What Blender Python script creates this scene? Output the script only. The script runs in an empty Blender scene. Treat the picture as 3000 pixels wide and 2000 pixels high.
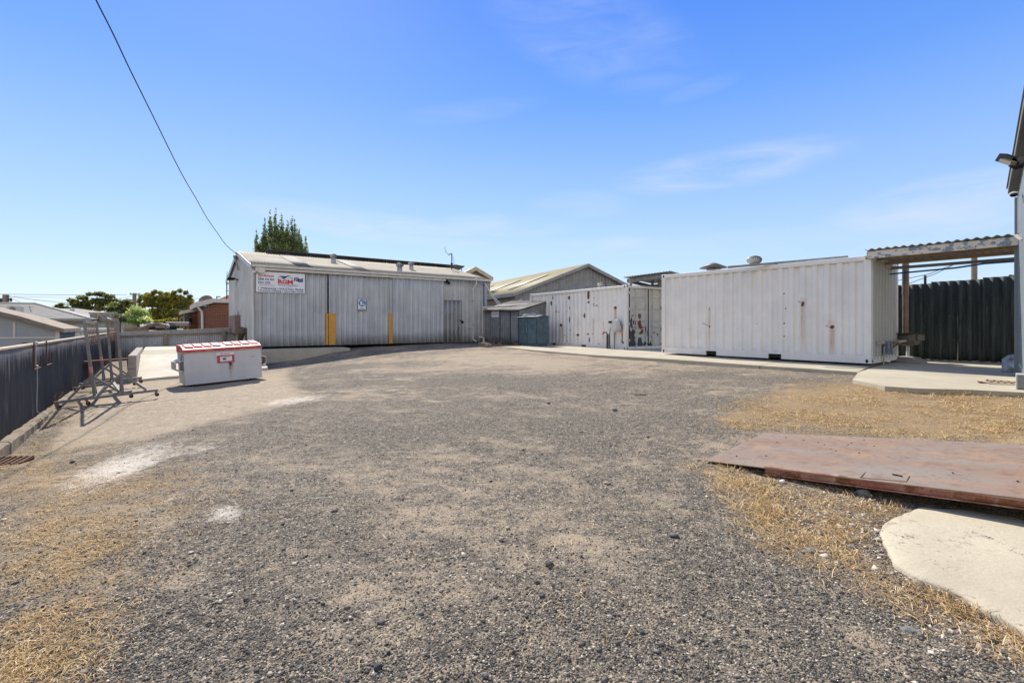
import bpy, math, random
import numpy as np
from mathutils import Vector as V, Matrix, noise
random.seed(7); rng = np.random.default_rng(7)
scene = bpy.context.scene
COL = scene.collection
F = 1400.0; HY = 950.0; EYE = 1.45      # focal length and horizon in photo pixels, eye height
# all coordinates below: X right, Y away, h = height above eye level; everything is lifted by EYE at the end
def at(px, py, Y): return V(((px-1500)/F*Y, Y, (HY-py)/F*Y))
def on(px, py, h):
    Y = F*(-h)/(py-HY); return V(((px-1500)/F*Y, Y, h))
# ------------------------------------------------------------------ ground
CP = [(0,-6,-1.47),(-8,-4,-1.6),(8,-4,-1.4),(0,1,-1.45),(-2,3,-1.48),(2.4,2.4,-1.45),(0,5,-1.42),(-4,4,-1.56),(-5.4,5.4,-1.68),(-7.2,8,-1.68),(-4,7,-1.5),
 (-8.0,9.2,-1.58),(-6.9,9.6,-1.55),(1.9,4.6,-1.38),(2.9,5.6,-1.32),(3.3,2.9,-1.425),(3.35,3.7,-1.425),(2.7,3.3,-1.42),(4.6,4.2,-1.3),(5.9,7.6,-1.09),(7.3,6.6,-1.09),(4.4,7.0,-1.2),
 (0,9,-1.27),(-4,10,-1.42),(-7.93,11.6,-1.535),(-6.67,12.76,-1.46),(-7.6,10.9,-1.53),(-10.6,13.6,-1.6),(-9.7,11.4,-1.56),(-7.9,16.2,-1.45),(-9.2,17.6,-1.52),(-8.2,18.5,-1.40),(-6.9,19.3,-1.14),(-5,20,-1.04),(-1.35,25,-.97),
 (0,19,-1.03),(0,14,-1.1),(4,12.8,-1.09),(2,17,-1.05),(-17,20.5,-1.55),(-12.3,15.8,-1.5),(-10,19.5,-1.3),(-14,24,-1.3),(10,12,-1.09),(12,9,-1.09),(6,24,-1.05),
 (-30,25,-1.9),(30,25,-1.2),(0,45,-1.3),(-30,5,-1.8),(30,5,-1.2),(-30,60,-2),(30,60,-1.6)]
_P = np.array(CP)
def _U(r): return np.where(r>1e-9, r*r*np.log(np.maximum(r,1e-9)), 0)
_n = len(_P)
_K = _U(np.linalg.norm(_P[:,None,:2]-_P[None,:,:2],axis=2)) + 0.25*np.eye(_n)
_Q = np.c_[np.ones(_n), _P[:,:2]]
_A = np.block([[_K,_Q],[_Q.T,np.zeros((3,3))]])
_W = np.linalg.solve(_A, np.r_[_P[:,2],0,0,0])
def gh(x, y):
    x = np.asarray(x,float); y = np.asarray(y,float); sh = x.shape
    xf = np.clip(x.ravel(),-30,30); yf = np.clip(y.ravel(),-6,60)
    out = np.empty(xf.size)
    for i in range(0, xf.size, 20000):
        a = xf[i:i+20000]; b = yf[i:i+20000]
        r = np.sqrt((a[:,None]-_P[None,:,0])**2+(b[:,None]-_P[None,:,1])**2)
        out[i:i+20000] = _U(r)@_W[:_n]+_W[_n]+_W[_n+1]*a+_W[_n+2]*b
    return out.reshape(sh)
def g1(x,y): return float(gh(np.array([x]),np.array([y]))[0])
def gnd(px,py):
    h=-1.4
    for _ in range(12):
        p=on(px,py,h); h=.5*h+.5*g1(p.x,p.y)
    return on(px,py,h)
# ------------------------------------------------------------------ frames
def frame(o, dx, dy):
    ex = V((dx,dy,0)).normalized(); ey = V((-ex.y,ex.x,0))
    m = Matrix.Identity(4)
    for i,e in enumerate((ex,ey,V((0,0,1)))): 
        for k in range(3): m[k][i]=e[k]
    m.translation = V(o); return m
def frame3(o, ex, ez):
    ex=V(ex).normalized(); ez=V(ez); ez=(ez-ex*ez.dot(ex)).normalized(); ey=ez.cross(ex)
    m = Matrix.Identity(4)
    for i,e in enumerate((ex,ey,ez)):
        for k in range(3): m[k][i]=e[k]
    m.translation=V(o); return m
def loc(fr, px, py, y=0.0):
    """where the sight line through a photo pixel meets the frame's plane y"""
    r = V(((px-1500)/F,1,(HY-py)/F)); inv = fr.inverted()
    o = inv@V((0,0,0)); d = inv.to_3x3()@r; t=(y-o.y)/d.y
    q=o+d*t; return q.x,q.z
# ------------------------------------------------------------------ mesh builder
class MB:
    def __init__(s, fr=None): s.v=[]; s.f=[]; s.fr=fr or Matrix.Identity(4)
    def add(s, vs, fs):
        n=len(s.v); s.v += [s.fr@V(p) for p in vs]; s.f += [tuple(i+n for i in f) for f in fs]; return s
    def box(s,x0,x1,y0,y1,z0,z1,b=0):
        if b<=0:
            vs=[(x,y,z) for z in (z0,z1) for y in (y0,y1) for x in (x0,x1)]
            return s.add(vs,[(0,2,3,1),(4,5,7,6),(0,1,5,4),(1,3,7,5),(3,2,6,7),(2,0,4,6)])
        # chamfered box
        vs=[];idx={}
        for i,x in enumerate((x0,x1)):
            for j,y in enumerate((y0,y1)):
                for k,z in enumerate((z0,z1)):
                    sx,sy,sz=(b if i==0 else -b),(b if j==0 else -b),(b if k==0 else -b)
                    idx[i,j,k]=len(vs); vs+= [(x,y+sy,z+sz),(x+sx,y,z+sz),(x+sx,y+sy,z)]
        I=lambda i,j,k,a: idx[i,j,k]+a
        fs=[]
        for i in (0,1): fs.append([I(i,0,0,0),I(i,1,0,0),I(i,1,1,0),I(i,0,1,0)])
        for j in (0,1): fs.append([I(0,j,0,1),I(1,j,0,1),I(1,j,1,1),I(0,j,1,1)])
        for k in (0,1): fs.append([I(0,0,k,2),I(1,0,k,2),I(1,1,k,2),I(0,1,k,2)])
        for i in (0,1):
            for j in (0,1): fs.append([I(i,j,0,0),I(i,j,1,0),I(i,j,1,1),I(i,j,0,1)])
        for i in (0,1):
            for k in (0,1): fs.append([I(i,0,k,0),I(i,1,k,0),I(i,1,k,2),I(i,0,k,2)])
        for j in (0,1):
            for k in (0,1): fs.append([I(0,j,k,1),I(1,j,k,1),I(1,j,k,2),I(0,j,k,2)])
        for i in (0,1):
            for j in (0,1):
                for k in (0,1): fs.append([I(i,j,k,0),I(i,j,k,1),I(i,j,k,2)])
        c=V(((x0+x1)/2,(y0+y1)/2,(z0+z1)/2)); out=[]
        for f in fs:
            p=[V(vs[i]) for i in f]; n=(p[1]-p[0]).cross(p[2]-p[1]); m=sum(p,V())/len(p)
            out.append(f if n.dot(m-c)>0 else f[::-1])
        return s.add(vs,out)
    def bar(s,a,b,w,h=None,up=(0,0,1)):
        h=h or w; a=V(a);b=V(b); d=(b-a).normalized(); u=V(up)
        if abs(d.dot(u))>.98: u=V((1,0,0))
        sx=d.cross(u).normalized(); sz=sx.cross(d)
        vs=[]
        for p in (a,b):
            for i,j in ((-1,-1),(1,-1),(1,1),(-1,1)): vs.append(p+sx*i*w/2+sz*j*h/2)
        return s.add(vs,[(0,1,2,3),(7,6,5,4),(1,0,4,5),(2,1,5,6),(3,2,6,7),(0,3,7,4)])
    def tube(s,pts,r,n=8,cap=True):
        pts=[V(p) for p in pts]; R=r if isinstance(r,(list,tuple)) else [r]*len(pts)
        vs=[];fs=[]; u=None
        for i,p in enumerate(pts):
            d=(pts[min(i+1,len(pts)-1)]-pts[max(i-1,0)]).normalized()
            if u is None:
                u = d.cross(V((0,0,1)));  u = u if u.length>.1 else d.cross(V((1,0,0)))
            u=(u-d*u.dot(d)).normalized(); w=d.cross(u)
            for k in range(n):
                a=2*math.pi*k/n; vs.append(p+(u*math.cos(a)+w*math.sin(a))*R[i])
        for i in range(len(pts)-1):
            for k in range(n):
                a=i*n+k;b=i*n+(k+1)%n; fs.append((b,a,a+n,b+n))
        if cap: fs.append(tuple(range(n))); fs.append(tuple(range((len(pts)-1)*n,len(pts)*n))[::-1])
        return s.add(vs,fs)
    def prism(s,poly,vec):
        poly=[V(p) for p in poly]; vec=V(vec); n=len(poly)
        nn=V((0,0,0))
        for i in range(n): nn+=poly[i].cross(poly[(i+1)%n])
        if nn.dot(vec)<0: poly=poly[::-1]
        vs=poly+[p+vec for p in poly]
        fs=[tuple(range(n))[::-1],tuple(range(n,2*n))]+[(i,(i+1)%n,(i+1)%n+n,i+n) for i in range(n)]
        return s.add(vs,fs)
    def lathe(s,prof,c=(0,0,0),n=20,a0=0,a1=None):
        c=V(c); vs=[];fs=[]
        for r,z in prof:
            for k in range(n):
                a=2*math.pi*k/n; vs.append(c+V((r*math.cos(a),r*math.sin(a),z)))
        for i in range(len(prof)-1):
            for k in range(n):
                a=i*n+k;b=i*n+(k+1)%n; fs.append((a,b,b+n,a+n))
        fs.append(tuple(range(n))[::-1]); fs.append(tuple(range((len(prof)-1)*n,len(prof)*n)))
        return s.add(vs,fs)
    def disc(s,c,nrm,r,n=20,th=.004,sy=1.0):
        nrm=V(nrm).normalized(); u=nrm.cross(V((0,0,1))); u=u.normalized() if u.length>.1 else V((1,0,0)); w=nrm.cross(u)
        c=V(c); return s.prism([c+u*r*math.cos(2*math.pi*k/n)+w*r*sy*math.sin(2*math.pi*k/n) for k in range(n)], nrm*th)
    def rock(s,c,sx,sy,sz,seed=0,sub=2):
        import bmesh
        bm=bmesh.new(); bmesh.ops.create_icosphere(bm,subdivisions=sub,radius=1)
        o=V((seed*3.7,seed*1.3,seed*7.1)); vs=[];bm.verts.ensure_lookup_table()
        for v in bm.verts:
            k=1+.45*noise.noise(v.co*1.3+o)+.15*noise.noise(v.co*3.5+o)
            q=v.co*k; q.x=max(-.8,min(.8,q.x)); vs.append(V(c)+V((q.x*sx,q.y*sy,q.z*sz)))
        s.add(vs,[tuple(v.index for v in f.verts) for f in bm.faces]); bm.free(); return s
    def text(s,txt,x0,x1,z0,z1,y,bold=0.0,shear=0.0,keep=False,th=.002):
        """flat lettering in the frame's x-z plane, fitted into a rectangle"""
        cu=bpy.data.curves.new('t','FONT'); cu.body=txt; cu.offset=bold; cu.shear=shear; cu.resolution_u=3; cu.extrude=0
        ob=bpy.data.objects.new('t',cu); COL.objects.link(ob)
        dg=bpy.context.evaluated_depsgraph_get(); me=ob.evaluated_get(dg).to_mesh()
        co=[v.co.copy() for v in me.vertices]; fs=[tuple(p.vertices) for p in me.polygons]
        ob.evaluated_get(dg).to_mesh_clear(); bpy.data.objects.remove(ob); bpy.data.curves.remove(cu)
        if not co: return s
        ax=min(c.x for c in co);bx=max(c.x for c in co);az=min(c.y for c in co);bz=max(c.y for c in co)
        kx=(x1-x0)/(bx-ax);kz=(z1-z0)/(bz-az)
        if keep: kx=kz=min(kx,kz)
        vs=[((c.x-ax)*kx+x0, y, (c.y-az)*kz+z0) for c in co]
        return s.add(vs,fs)
OFF={}
def tag(o,label=None,cat=None,group=None,kind=None):
    if label: o['label']=label
    if cat: o['category']=cat
    if group: o['group']=group
    if kind: o['kind']=kind
    return o
def thing(name,label,cat,at_,group=None):
    o=bpy.data.objects.new(name,None); o.empty_display_size=.2; COL.objects.link(o); o.location=V(at_); OFF[o.name]=V(at_)
    return tag(o,label,cat,group)
def mk(name,vs,fs,m,parent=None,smooth=False,attr=None,base=None):
    vs=np.array([tuple(p) for p in vs],float).reshape(-1,3) if not isinstance(vs,np.ndarray) else vs.astype(float)
    if parent is not None: off=OFF[parent.name]
    else:
        off = V(base) if base is not None else V(((vs[:,0].min()+vs[:,0].max())/2,(vs[:,1].min()+vs[:,1].max())/2,vs[:,2].min()))
    vs=vs-np.array(off)
    me=bpy.data.meshes.new(name)
    if isinstance(fs,np.ndarray):
        k=fs.shape[1]; me.vertices.add(len(vs)); me.vertices.foreach_set('co',vs.ravel().astype(np.float32))
        me.loops.add(fs.size); me.loops.foreach_set('vertex_index',fs.ravel().astype(np.int32))
        me.polygons.add(len(fs)); me.polygons.foreach_set('loop_start',np.arange(0,fs.size,k,dtype=np.int32)); me.polygons.foreach_set('loop_total',np.full(len(fs),k,dtype=np.int32))
        me.update(calc_edges=True); me.validate()
    else:
        me.from_pydata(vs.tolist(),[],fs); me.update()
    if smooth: me.polygons.foreach_set('use_smooth',[True]*len(me.polygons))
    if attr:
        for an,av in attr.items():
            a=me.attributes.new(an,'FLOAT','POINT'); a.data.foreach_set('value',np.asarray(av,np.float32))
    o=bpy.data.objects.new(name,me); COL.objects.link(o); me.materials.append(m)
    if parent is not None: o.parent=parent; OFF[o.name]=off.copy()
    else: o.location=off; OFF[o.name]=off.copy()
    return o
SPLIT={'fork_sleeve','mounting_rail','handle','hinge','post','rear_post','rear_rail','purlin','service_wire','sagging_conduit','welded_rod','brace','side_plate','timber_prop','kick_strip','caster','reel'}
def pieces(mb,gap=.012):
    n=len(mb.v); par=list(range(n))
    def fd(i):
        while par[i]!=i: par[i]=par[par[i]]; i=par[i]
        return i
    for f in mb.f:
        a=fd(f[0])
        for k in f[1:]: par[fd(k)]=a
    g={}
    for i in range(n): g.setdefault(fd(i),[]).append(i)
    B=[[min(mb.v[i][k] for i in vs)-gap for k in range(3)]+[max(mb.v[i][k] for i in vs)+gap for k in range(3)]+[vs] for vs in g.values()]
    ch=True
    while ch:
        ch=False
        for i in range(len(B)):
            for j in range(i+1,len(B)):
                if all(B[i][k]<=B[j][k+3] and B[j][k]<=B[i][k+3] for k in range(3)):
                    B[i]=[min(B[i][k],B[j][k]) for k in range(3)]+[max(B[i][k+3],B[j][k+3]) for k in range(3)]+[B[i][6]+B[j][6]]; B.pop(j); ch=True; break
            if ch: break
    out=[]
    for b in B:
        ids=sorted(b[6]); mp={q:i for i,q in enumerate(ids)}; m=MB(); m.v=[mb.v[i] for i in ids]; m.f=[tuple(mp[i] for i in f) for f in mb.f if f[0] in mp]; out.append(m)
    return out
def ob(name,mb,m,parent=None,label=None,cat=None,group=None,kind=None,smooth=False):
    if name in SPLIT and parent is not None:
        ps=pieces(mb)
        for p in ps[1:]: mk(name,p.v,p.f,m,parent,smooth)
        mb=ps[0]
    o=mk(name,mb.v,mb.f,m,parent,smooth); return tag(o,label,cat,group,kind)
def copy_tree(o,parent=None):
    c=o.copy(); COL.objects.link(c)
    if parent: c.parent=parent
    OFF[c.name]=OFF[o.name].copy()
    for ch in [x for x in list(COL.objects) if x.parent==o]: copy_tree(ch,c)
    return c
# profiled sheets: local x along, outward = -y, z up
def prof_pts(kind,L,pitch,amp,x0=0.0):
    xs=[];ys=[]
    if kind=='sine':
        n=max(6,int(round(L/pitch*8)))
        for i in range(n+1):
            x=L*i/n; xs.append(x); ys.append(-amp*.5*(1+math.cos(2*math.pi*(x+x0)/pitch)))
    else:
        if kind=='rib': st=[(0,0),(.14,0),(.20,1),(.42,1),(.48,0),(.70,0),(.72,.18),(.77,.18),(.79,0)]
        elif kind=='box': st=[(0,0),(.12,0),(.24,0),(.27,.08),(.35,.92),(.38,1),(.50,1),(.62,1),(.74,1),(.77,.92),(.85,.08),(.88,0)]
        elif kind=='board': st=[(0,0),(.9,0),(.93,1),(.97,1)]
        k=-2
        while True:
            for a,b in st:
                x=(k+a)*pitch-x0
                if x>L+1e-6: break
                if x>=-1e-6: xs.append(x); ys.append(-amp*b)
            else: k+=1; continue
            break
        if xs[0]>1e-4: xs.insert(0,0.0); ys.insert(0,ys[0])
        if xs[-1]<L-1e-4: xs.append(L); ys.append(ys[-1])
    return np.array(xs),np.array(ys)
def sheet(fr,L,H,kind,pitch,amp,rows=1,top=None,bot=None,x0=0,y=0.0,thick=0.0,wob=0.0):
    xs,ys=prof_pts(kind,L,pitch,amp,x0); n=len(xs); ys=ys+y
    tz=np.array([top(x) if top else H for x in xs]); bz=np.array([bot(x) if bot else 0.0 for x in xs])
    t=np.linspace(0,1,rows+1)
    X=np.repeat(xs[None],rows+1,0); Y=np.repeat(ys[None],rows+1,0).copy(); Z=bz[None]+(tz-bz)[None]*t[:,None]
    if wob: 
        for i in range(rows+1):
            for j in range(n): Y[i,j]+=wob*noise.noise(V((X[i,j]*.9,Z[i,j]*.9,7.3)))
    P=np.stack([X,Y,Z],-1).reshape(-1,3)
    idx=np.arange((rows+1)*n).reshape(rows+1,n)
    a=idx[:-1,:-1].ravel();b=idx[:-1,1:].ravel();c=idx[1:,1:].ravel();d=idx[1:,:-1].ravel()
    fs=np.stack([a,b,c,d],1)
    if thick:
        m=len(P); P2=P.copy(); P2[:,1]+=thick; P=np.r_[P,P2]
        fs=np.r_[fs,fs[:,::-1]+m]
        tp=idx[-1]; bt=idx[0]
        fs=np.r_[fs,np.stack([tp[:-1],tp[1:],tp[1:]+m,tp[:-1]+m],1),np.stack([bt[1:],bt[:-1],bt[:-1]+m,bt[1:]+m],1)]
        for col,s_ in ((idx[:,0],-1),(idx[:,-1],1)):
            q=np.stack([col[:-1],col[1:],col[1:]+m,col[:-1]+m],1); fs=np.r_[fs,q if s_<0 else q[:,::-1]]
    M=np.array(fr); W=P@M[:3,:3].T+M[:3,3]
    return W,fs,P
# ------------------------------------------------------------------ materials
def newmat(name):
    m=bpy.data.materials.new(name); m.use_nodes=True; nt=m.node_tree; b=nt.nodes['Principled BSDF']; return m,nt,b
class NT:
    def __init__(s,nt): s.nt=nt; s.n=nt.nodes; s.l=nt.links
    def new(s,t,**k):
        x=s.n.new(t)
        for a,b in k.items(): setattr(x,a,b)
        return x
    def link(s,a,b): s.l.new(a,b)
    def coord(s,scale=(1,1,1)):
        if not hasattr(s,'_tc'): s._tc=s.new('ShaderNodeTexCoord')
        if scale==(1,1,1): return s._tc.outputs['Object']
        mp=s.new('ShaderNodeMapping'); mp.inputs['Scale'].default_value=scale; s.link(s._tc.outputs['Object'],mp.inputs['Vector']); return mp.outputs['Vector']
    def noise(s,scale=5,detail=4,rough=.55,sc=(1,1,1),dist=0):
        x=s.new('ShaderNodeTexNoise'); x.inputs['Scale'].default_value=scale; x.inputs['Detail'].default_value=detail; x.inputs['Roughness'].default_value=rough; x.inputs['Distortion'].default_value=dist
        s.link(s.coord(sc),x.inputs['Vector']); return x.outputs['Fac']
    def voro(s,scale,feature='F1',sc=(1,1,1)):
        x=s.new('ShaderNodeTexVoronoi',feature=feature); x.inputs['Scale'].default_value=scale; s.link(s.coord(sc),x.inputs['Vector']); return x
    def ramp(s,fac,stops,interp='LINEAR'):
        r=s.new('ShaderNodeValToRGB'); cr=r.color_ramp; cr.interpolation=interp
        while len(cr.elements)>1: cr.elements.remove(cr.elements[-1])
        for i,(p,c) in enumerate(stops):
            e=cr.elements[0] if i==0 else cr.elements.new(p); e.position=p
            e.color=(c,c,c,1) if isinstance(c,(int,float)) else (*c,1)
        s.link(fac,r.inputs['Fac']); return r.outputs['Color']
    def mix(s,fac,a,b,mode='MIX'):
        x=s.new('ShaderNodeMix',data_type='RGBA',blend_type=mode)
        for sock,v in ((x.inputs[0],fac),(x.inputs[6],a),(x.inputs[7],b)):
            if hasattr(v,'links') or isinstance(v,bpy.types.NodeSocket): s.link(v,sock)
            elif isinstance(v,(int,float)): sock.default_value=v if sock==x.inputs[0] else (v,v,v,1)
            else: sock.default_value=(*v,1)
        return x.outputs[2]
    def math(s,op,a,b=None,clamp=False):
        x=s.new('ShaderNodeMath',operation=op); x.use_clamp=clamp
        for sock,v in ((x.inputs[0],a),(x.inputs[1],b)):
            if v is None: continue
            if isinstance(v,bpy.types.NodeSocket): s.link(v,sock)
            else: sock.default_value=v
        return x.outputs[0]
    def attr(s,name):
        x=s.new('ShaderNodeAttribute'); x.attribute_name=name; return x.outputs['Fac']
    def bump(s,h,strength,dist,b,normal=None):
        x=s.new('ShaderNodeBump'); x.inputs['Strength'].default_value=strength; x.inputs['Distance'].default_value=dist; s.link(h,x.inputs['Height'])
        if normal is not None: s.link(normal,x.inputs['Normal'])
        if b is not None: s.link(x.outputs['Normal'],b.inputs['Normal'])
        return x.outputs['Normal']
RUST=((.10,.035,.012),(.23,.085,.03))
def pm(name,c,rough=.6,metal=0,var=.25,vs=3.0,streak=0,rust=0,rs=4,spec=.5,speck=0,bump=0,bs=30,dirt=None,ds=.5):
    """painted / bare surface with soft mottling, run marks, rust blooms and specks"""
    m,nt,b=newmat(name); N=NT(nt); c=tuple(c)
    dk=tuple(x*(1-var) for x in c); lt=tuple(min(1,x*(1+var*.6)) for x in c)
    col=N.mix(N.ramp(N.noise(vs,5,.6),[(.3,0.),(.7,1.)]),dk,lt)
    if streak: col=N.mix(N.math('MULTIPLY',N.ramp(N.noise(1,4,.6,sc=(9,9,.5)),[(.45,0.),(.75,1.)]),streak),col,tuple(x*.55 for x in c))
    if dirt: col=N.mix(N.math('MULTIPLY',N.ramp(N.noise(ds*4,6,.65),[(.42,0.),(.66,1.)]),.8),col,dirt)
    if rust:
        rn=N.ramp(N.noise(rs,7,.7),[(1-rust-.04,0.),(1-rust+.03,1.)]); rc=N.mix(N.noise(40,3),*RUST); col=N.mix(rn,col,rc)
    if speck: col=N.mix(N.ramp(N.noise(90,2),[(.70,0.),(.74,1.)]),col,tuple(x*(1-speck) for x in c))
    N.link(col,b.inputs['Base Color']); b.inputs['Roughness'].default_value=rough; b.inputs['Metallic'].default_value=metal
    b.inputs['Specular IOR Level'].default_value=spec
    if bump: N.bump(N.noise(bs,4),bump,.01,b)
    return m
def weather(name,c,tint=(.40,.21,.07)):
    """paint that carries painted-on point attributes: rust, run (orange run marks), chip (dark primer showing)"""
    m,nt,b=newmat(name); N=NT(nt)
    col=N.mix(N.ramp(N.noise(2.2,5,.6),[(.3,0.),(.7,1.)]),tuple(x*.88 for x in c),c)
    col=N.mix(N.math('MULTIPLY',N.ramp(N.noise(1,5,.65,sc=(14,14,.7)),[(.5,0.),(.8,1.)]),.35),col,tuple(x*y for x,y in zip(c,(.72,.68,.6))))
    g=N.noise(22,5,.7); g2=N.noise(1,4,.6,sc=(60,60,3))
    run=N.math('MULTIPLY',N.attr('run'),N.ramp(g2,[(.3,.15),(.6,1.)])); col=N.mix(run,col,tint)
    ch=N.ramp(N.math('ADD',N.attr('chip'),N.math('SUBTRACT',g,.5)),[(.5,0.),(.53,1.)]); col=N.mix(ch,col,(.035,.045,.055))
    ru=N.ramp(N.math('ADD',N.attr('rust'),N.math('SUBTRACT',g,.5)),[(.5,0.),(.55,1.)]); col=N.mix(ru,col,N.mix(N.noise(50,3),(.07,.02,.012),(.2,.055,.03)))
    N.link(col,b.inputs['Base Color']); b.inputs['Roughness'].default_value=.5; b.inputs['Specular IOR Level'].default_value=.35
    N.bump(N.noise(5,3),.25,.02,b); return m
M={}
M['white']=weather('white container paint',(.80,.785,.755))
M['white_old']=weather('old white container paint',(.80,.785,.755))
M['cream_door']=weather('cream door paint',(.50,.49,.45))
M['galv']=pm('galvanised wall',(.475,.495,.51),.5,.1,.22,1.1,streak=.55,speck=.2)
M['galv_warm']=pm('weathered wall sheeting',(.47,.475,.465),.5,.1,.22,1.4,streak=.5)
M['white_old_plain']=pm('old white roof paint',(.62,.61,.58),.6,0,.15,3,rust=.3,rs=4)
M['galv_dull']=pm('dull galvanised steel',(.27,.275,.28),.55,.2,.3,2,streak=.5)
M['galv_box']=pm('galvanised tube steel',(.19,.185,.18),.5,.1,.3,6,rust=.26,rs=5)
M['cream_roof']=pm('pale cream roof sheeting',(.42,.385,.31),.8,0,.15,.8,streak=.4,dirt=(.27,.25,.20),ds=.3,spec=.1)
M['white_trim']=pm('cream white trim',(.58,.55,.49),.5,0,.1,4,streak=.3)
M['gutter']=pm('grey gutter',(.42,.44,.46),.45,.1,.15,3,streak=.3)
M['yellow']=pm('safety yellow paint',(.62,.30,.03),.55,0,.15,5,streak=.4)
M['sign_white']=pm('sign board white',(.72,.74,.76),.35,0,.04,3)
M['red']=pm('red print',(.55,.02,.03),.5,0,.05,3)
M['navy']=pm('navy print',(.02,.045,.16),.5,0,.05,3)
M['black']=pm('black print',(.02,.02,.025),.5,0,.1,3)
M['blue_print']=pm('blue print',(.03,.2,.42),.5,0,.05,3)
M['black_plastic']=pm('black plastic',(.008,.008,.009),.6,0,.2,5,spec=.2)
M['rubber']=pm('black rubber',(.02,.02,.022),.8,0,.3,8)
M['rust']=pm('rusty steel',(.15,.055,.028),.8,.1,.45,6,speck=.4,bump=.3)
M['rust_lt']=pm('pale rusty steel',(.26,.16,.10),.8,.1,.4,7,speck=.4,bump=.3)
M['brown_box']=pm('brown painted steel',(.16,.10,.08),.5,0,.25,3,dirt=(.26,.17,.13))
M['pvc']=pm('grey plastic pipe',(.33,.36,.385),.4,0,.1,4,dirt=(.25,.27,.28))
M['pvc_white']=pm('white plastic pipe',(.6,.6,.58),.4,0,.12,4,dirt=(.45,.43,.4))
M['blue_pipe']=pm('blue plastic pipe',(.02,.10,.30),.4,0,.2,4)
M['bluegreen']=pm('worn blue green paint',(.085,.135,.155),.6,0,.25,3,dirt=(.035,.075,.12),ds=1.2,speck=.3,rust=.17)
M['oilshed']=pm('weathered grey shed steel',(.22,.235,.25),.5,.2,.35,1.6,streak=.5,rust=.20,rs=2.5)
M['shed_roof']=pm('worn shed roof',(.17,.155,.13),.6,.1,.25,2,rust=.30,rs=2)
M['lead']=pm('turbine aluminium',(.42,.41,.38),.45,.35,.2,8)
M['wall_blue']=pm('blue grey wall sheeting',(.20,.235,.26),.5,0,.15,1.5,streak=.3)
M['eave_grey']=pm('dark grey eave paint',(.13,.13,.12),.6,0,.15,3)
M['panel_frame']=pm('dark panel frame',(.03,.03,.035),.4,.3,.2,4)
M['panel_back']=pm('panel backing sheet',(.20,.19,.19),.6,0,.12,4)
M['glass_blue']=pm('solar cells',(.01,.015,.05),.12,.3,.2,4)
M['wood']=pm('weathered timber',(.25,.20,.15),.85,0,.4,5,streak=.5,bump=.4)
M['wood_warm']=pm('oiled pine beam',(.33,.21,.11),.75,0,.35,4,streak=.5)
M['wood_pale']=pm('pale plank',(.50,.42,.30),.75,0,.25,5,streak=.3)
M['peel']=None
M['stove']=pm('flaking stove paint',(.20,.19,.15),.7,.1,.5,12,rust=.42,rs=9,dirt=(.05,.05,.045),ds=3)
M['flue']=pm('scorched flue pipe',(.20,.14,.11),.4,.6,.5,3,streak=.6,rust=.3)
M['mop']=pm('grey blue mop yarn',(.24,.28,.34),.95,0,.3,20)
M['blue_plastic']=pm('bright blue plastic',(.02,.12,.55),.4)
M['red_lid']=pm('sun faded red plastic',(.50,.04,.05),.5,0,.3,4,dirt=(.58,.22,.21),ds=1.5,spec=.3)
M['red_fade']=pm('bleached pink plastic',(.58,.30,.29),.6,0,.2,5,dirt=(.52,.16,.16),ds=2,spec=.3)
M['cream_skip']=weather('pale skip paint',(.60,.59,.58),(.30,.15,.05))
M['asb']=None
M['roof_grey']=pm('grey corrugated roof',(.155,.155,.145),.65,.0,.2,1.2,streak=.3,dirt=(.20,.19,.17),spec=.15)
M['roof_olive']=pm('lichened roof sheeting',(.42,.36,.20),.65,0,.18,.5,streak=.35,dirt=(.31,.28,.18),ds=.15,spec=.2)
M['skylight']=pm('translucent roof sheet',(.62,.58,.46),.5,0,.15,2,dirt=(.5,.47,.36),ds=.5)
M['house_white']=pm('white fibre cement',(.33,.345,.37),.7,0,.1,2,speck=.15)
M['house_cream']=pm('cream weatherboard',(.45,.42,.38),.7,0,.08,2)
M['cream_fence']=pm('cream steel fence',(.48,.45,.31),.6,0,.08,2)
M['conc_old']=pm('old concrete',(.30,.28,.25),.9,0,.25,3,speck=.3,bump=.4,dirt=(.22,.20,.17))
M['block']=pm('concrete block',(.34,.30,.26),.9,0,.2,4,speck=.3,bump=.3)
M['terracotta']=pm('pale terracotta tiles',(.52,.24,.17),.8,0,.25,2)
M['bark']=pm('bark',(.12,.09,.07),.9,0,.4,6,bump=.5)
M['bark_pale']=pm('pale gum bark',(.25,.21,.17),.9,0,.4,5)
M['cable']=pm('black cable',(.012,.012,.013),.6)
M['wire']=pm('grey wire',(.12,.13,.15),.6)
M['dark']=pm('dark interior',(.02,.02,.02),.9)
M['dark_green']=pm('dark green shade sheet',(.015,.06,.045),.7)
M['ac']=pm('air conditioner casing',(.5,.5,.49),.5,0,.1,4)
M['rope']=pm('bleached rope',(.5,.5,.48),.9,0,.2,30)
M['car_teal']=pm('faded vehicle paint',(.16,.22,.24),.5,.1,.3,3,dirt=(.3,.3,.28))
M['lamp_glass']=pm('lamp lens',(.25,.21,.17),.2,0,.3,30)
CLX,CLY,SKYSAT,SKYSTR,SUNSTR,EXPO=3.0,1.0,1.25,.10,3.7,.9; SKYK=1/(.10*2**.9); FILL_BANK=1.35
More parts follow.
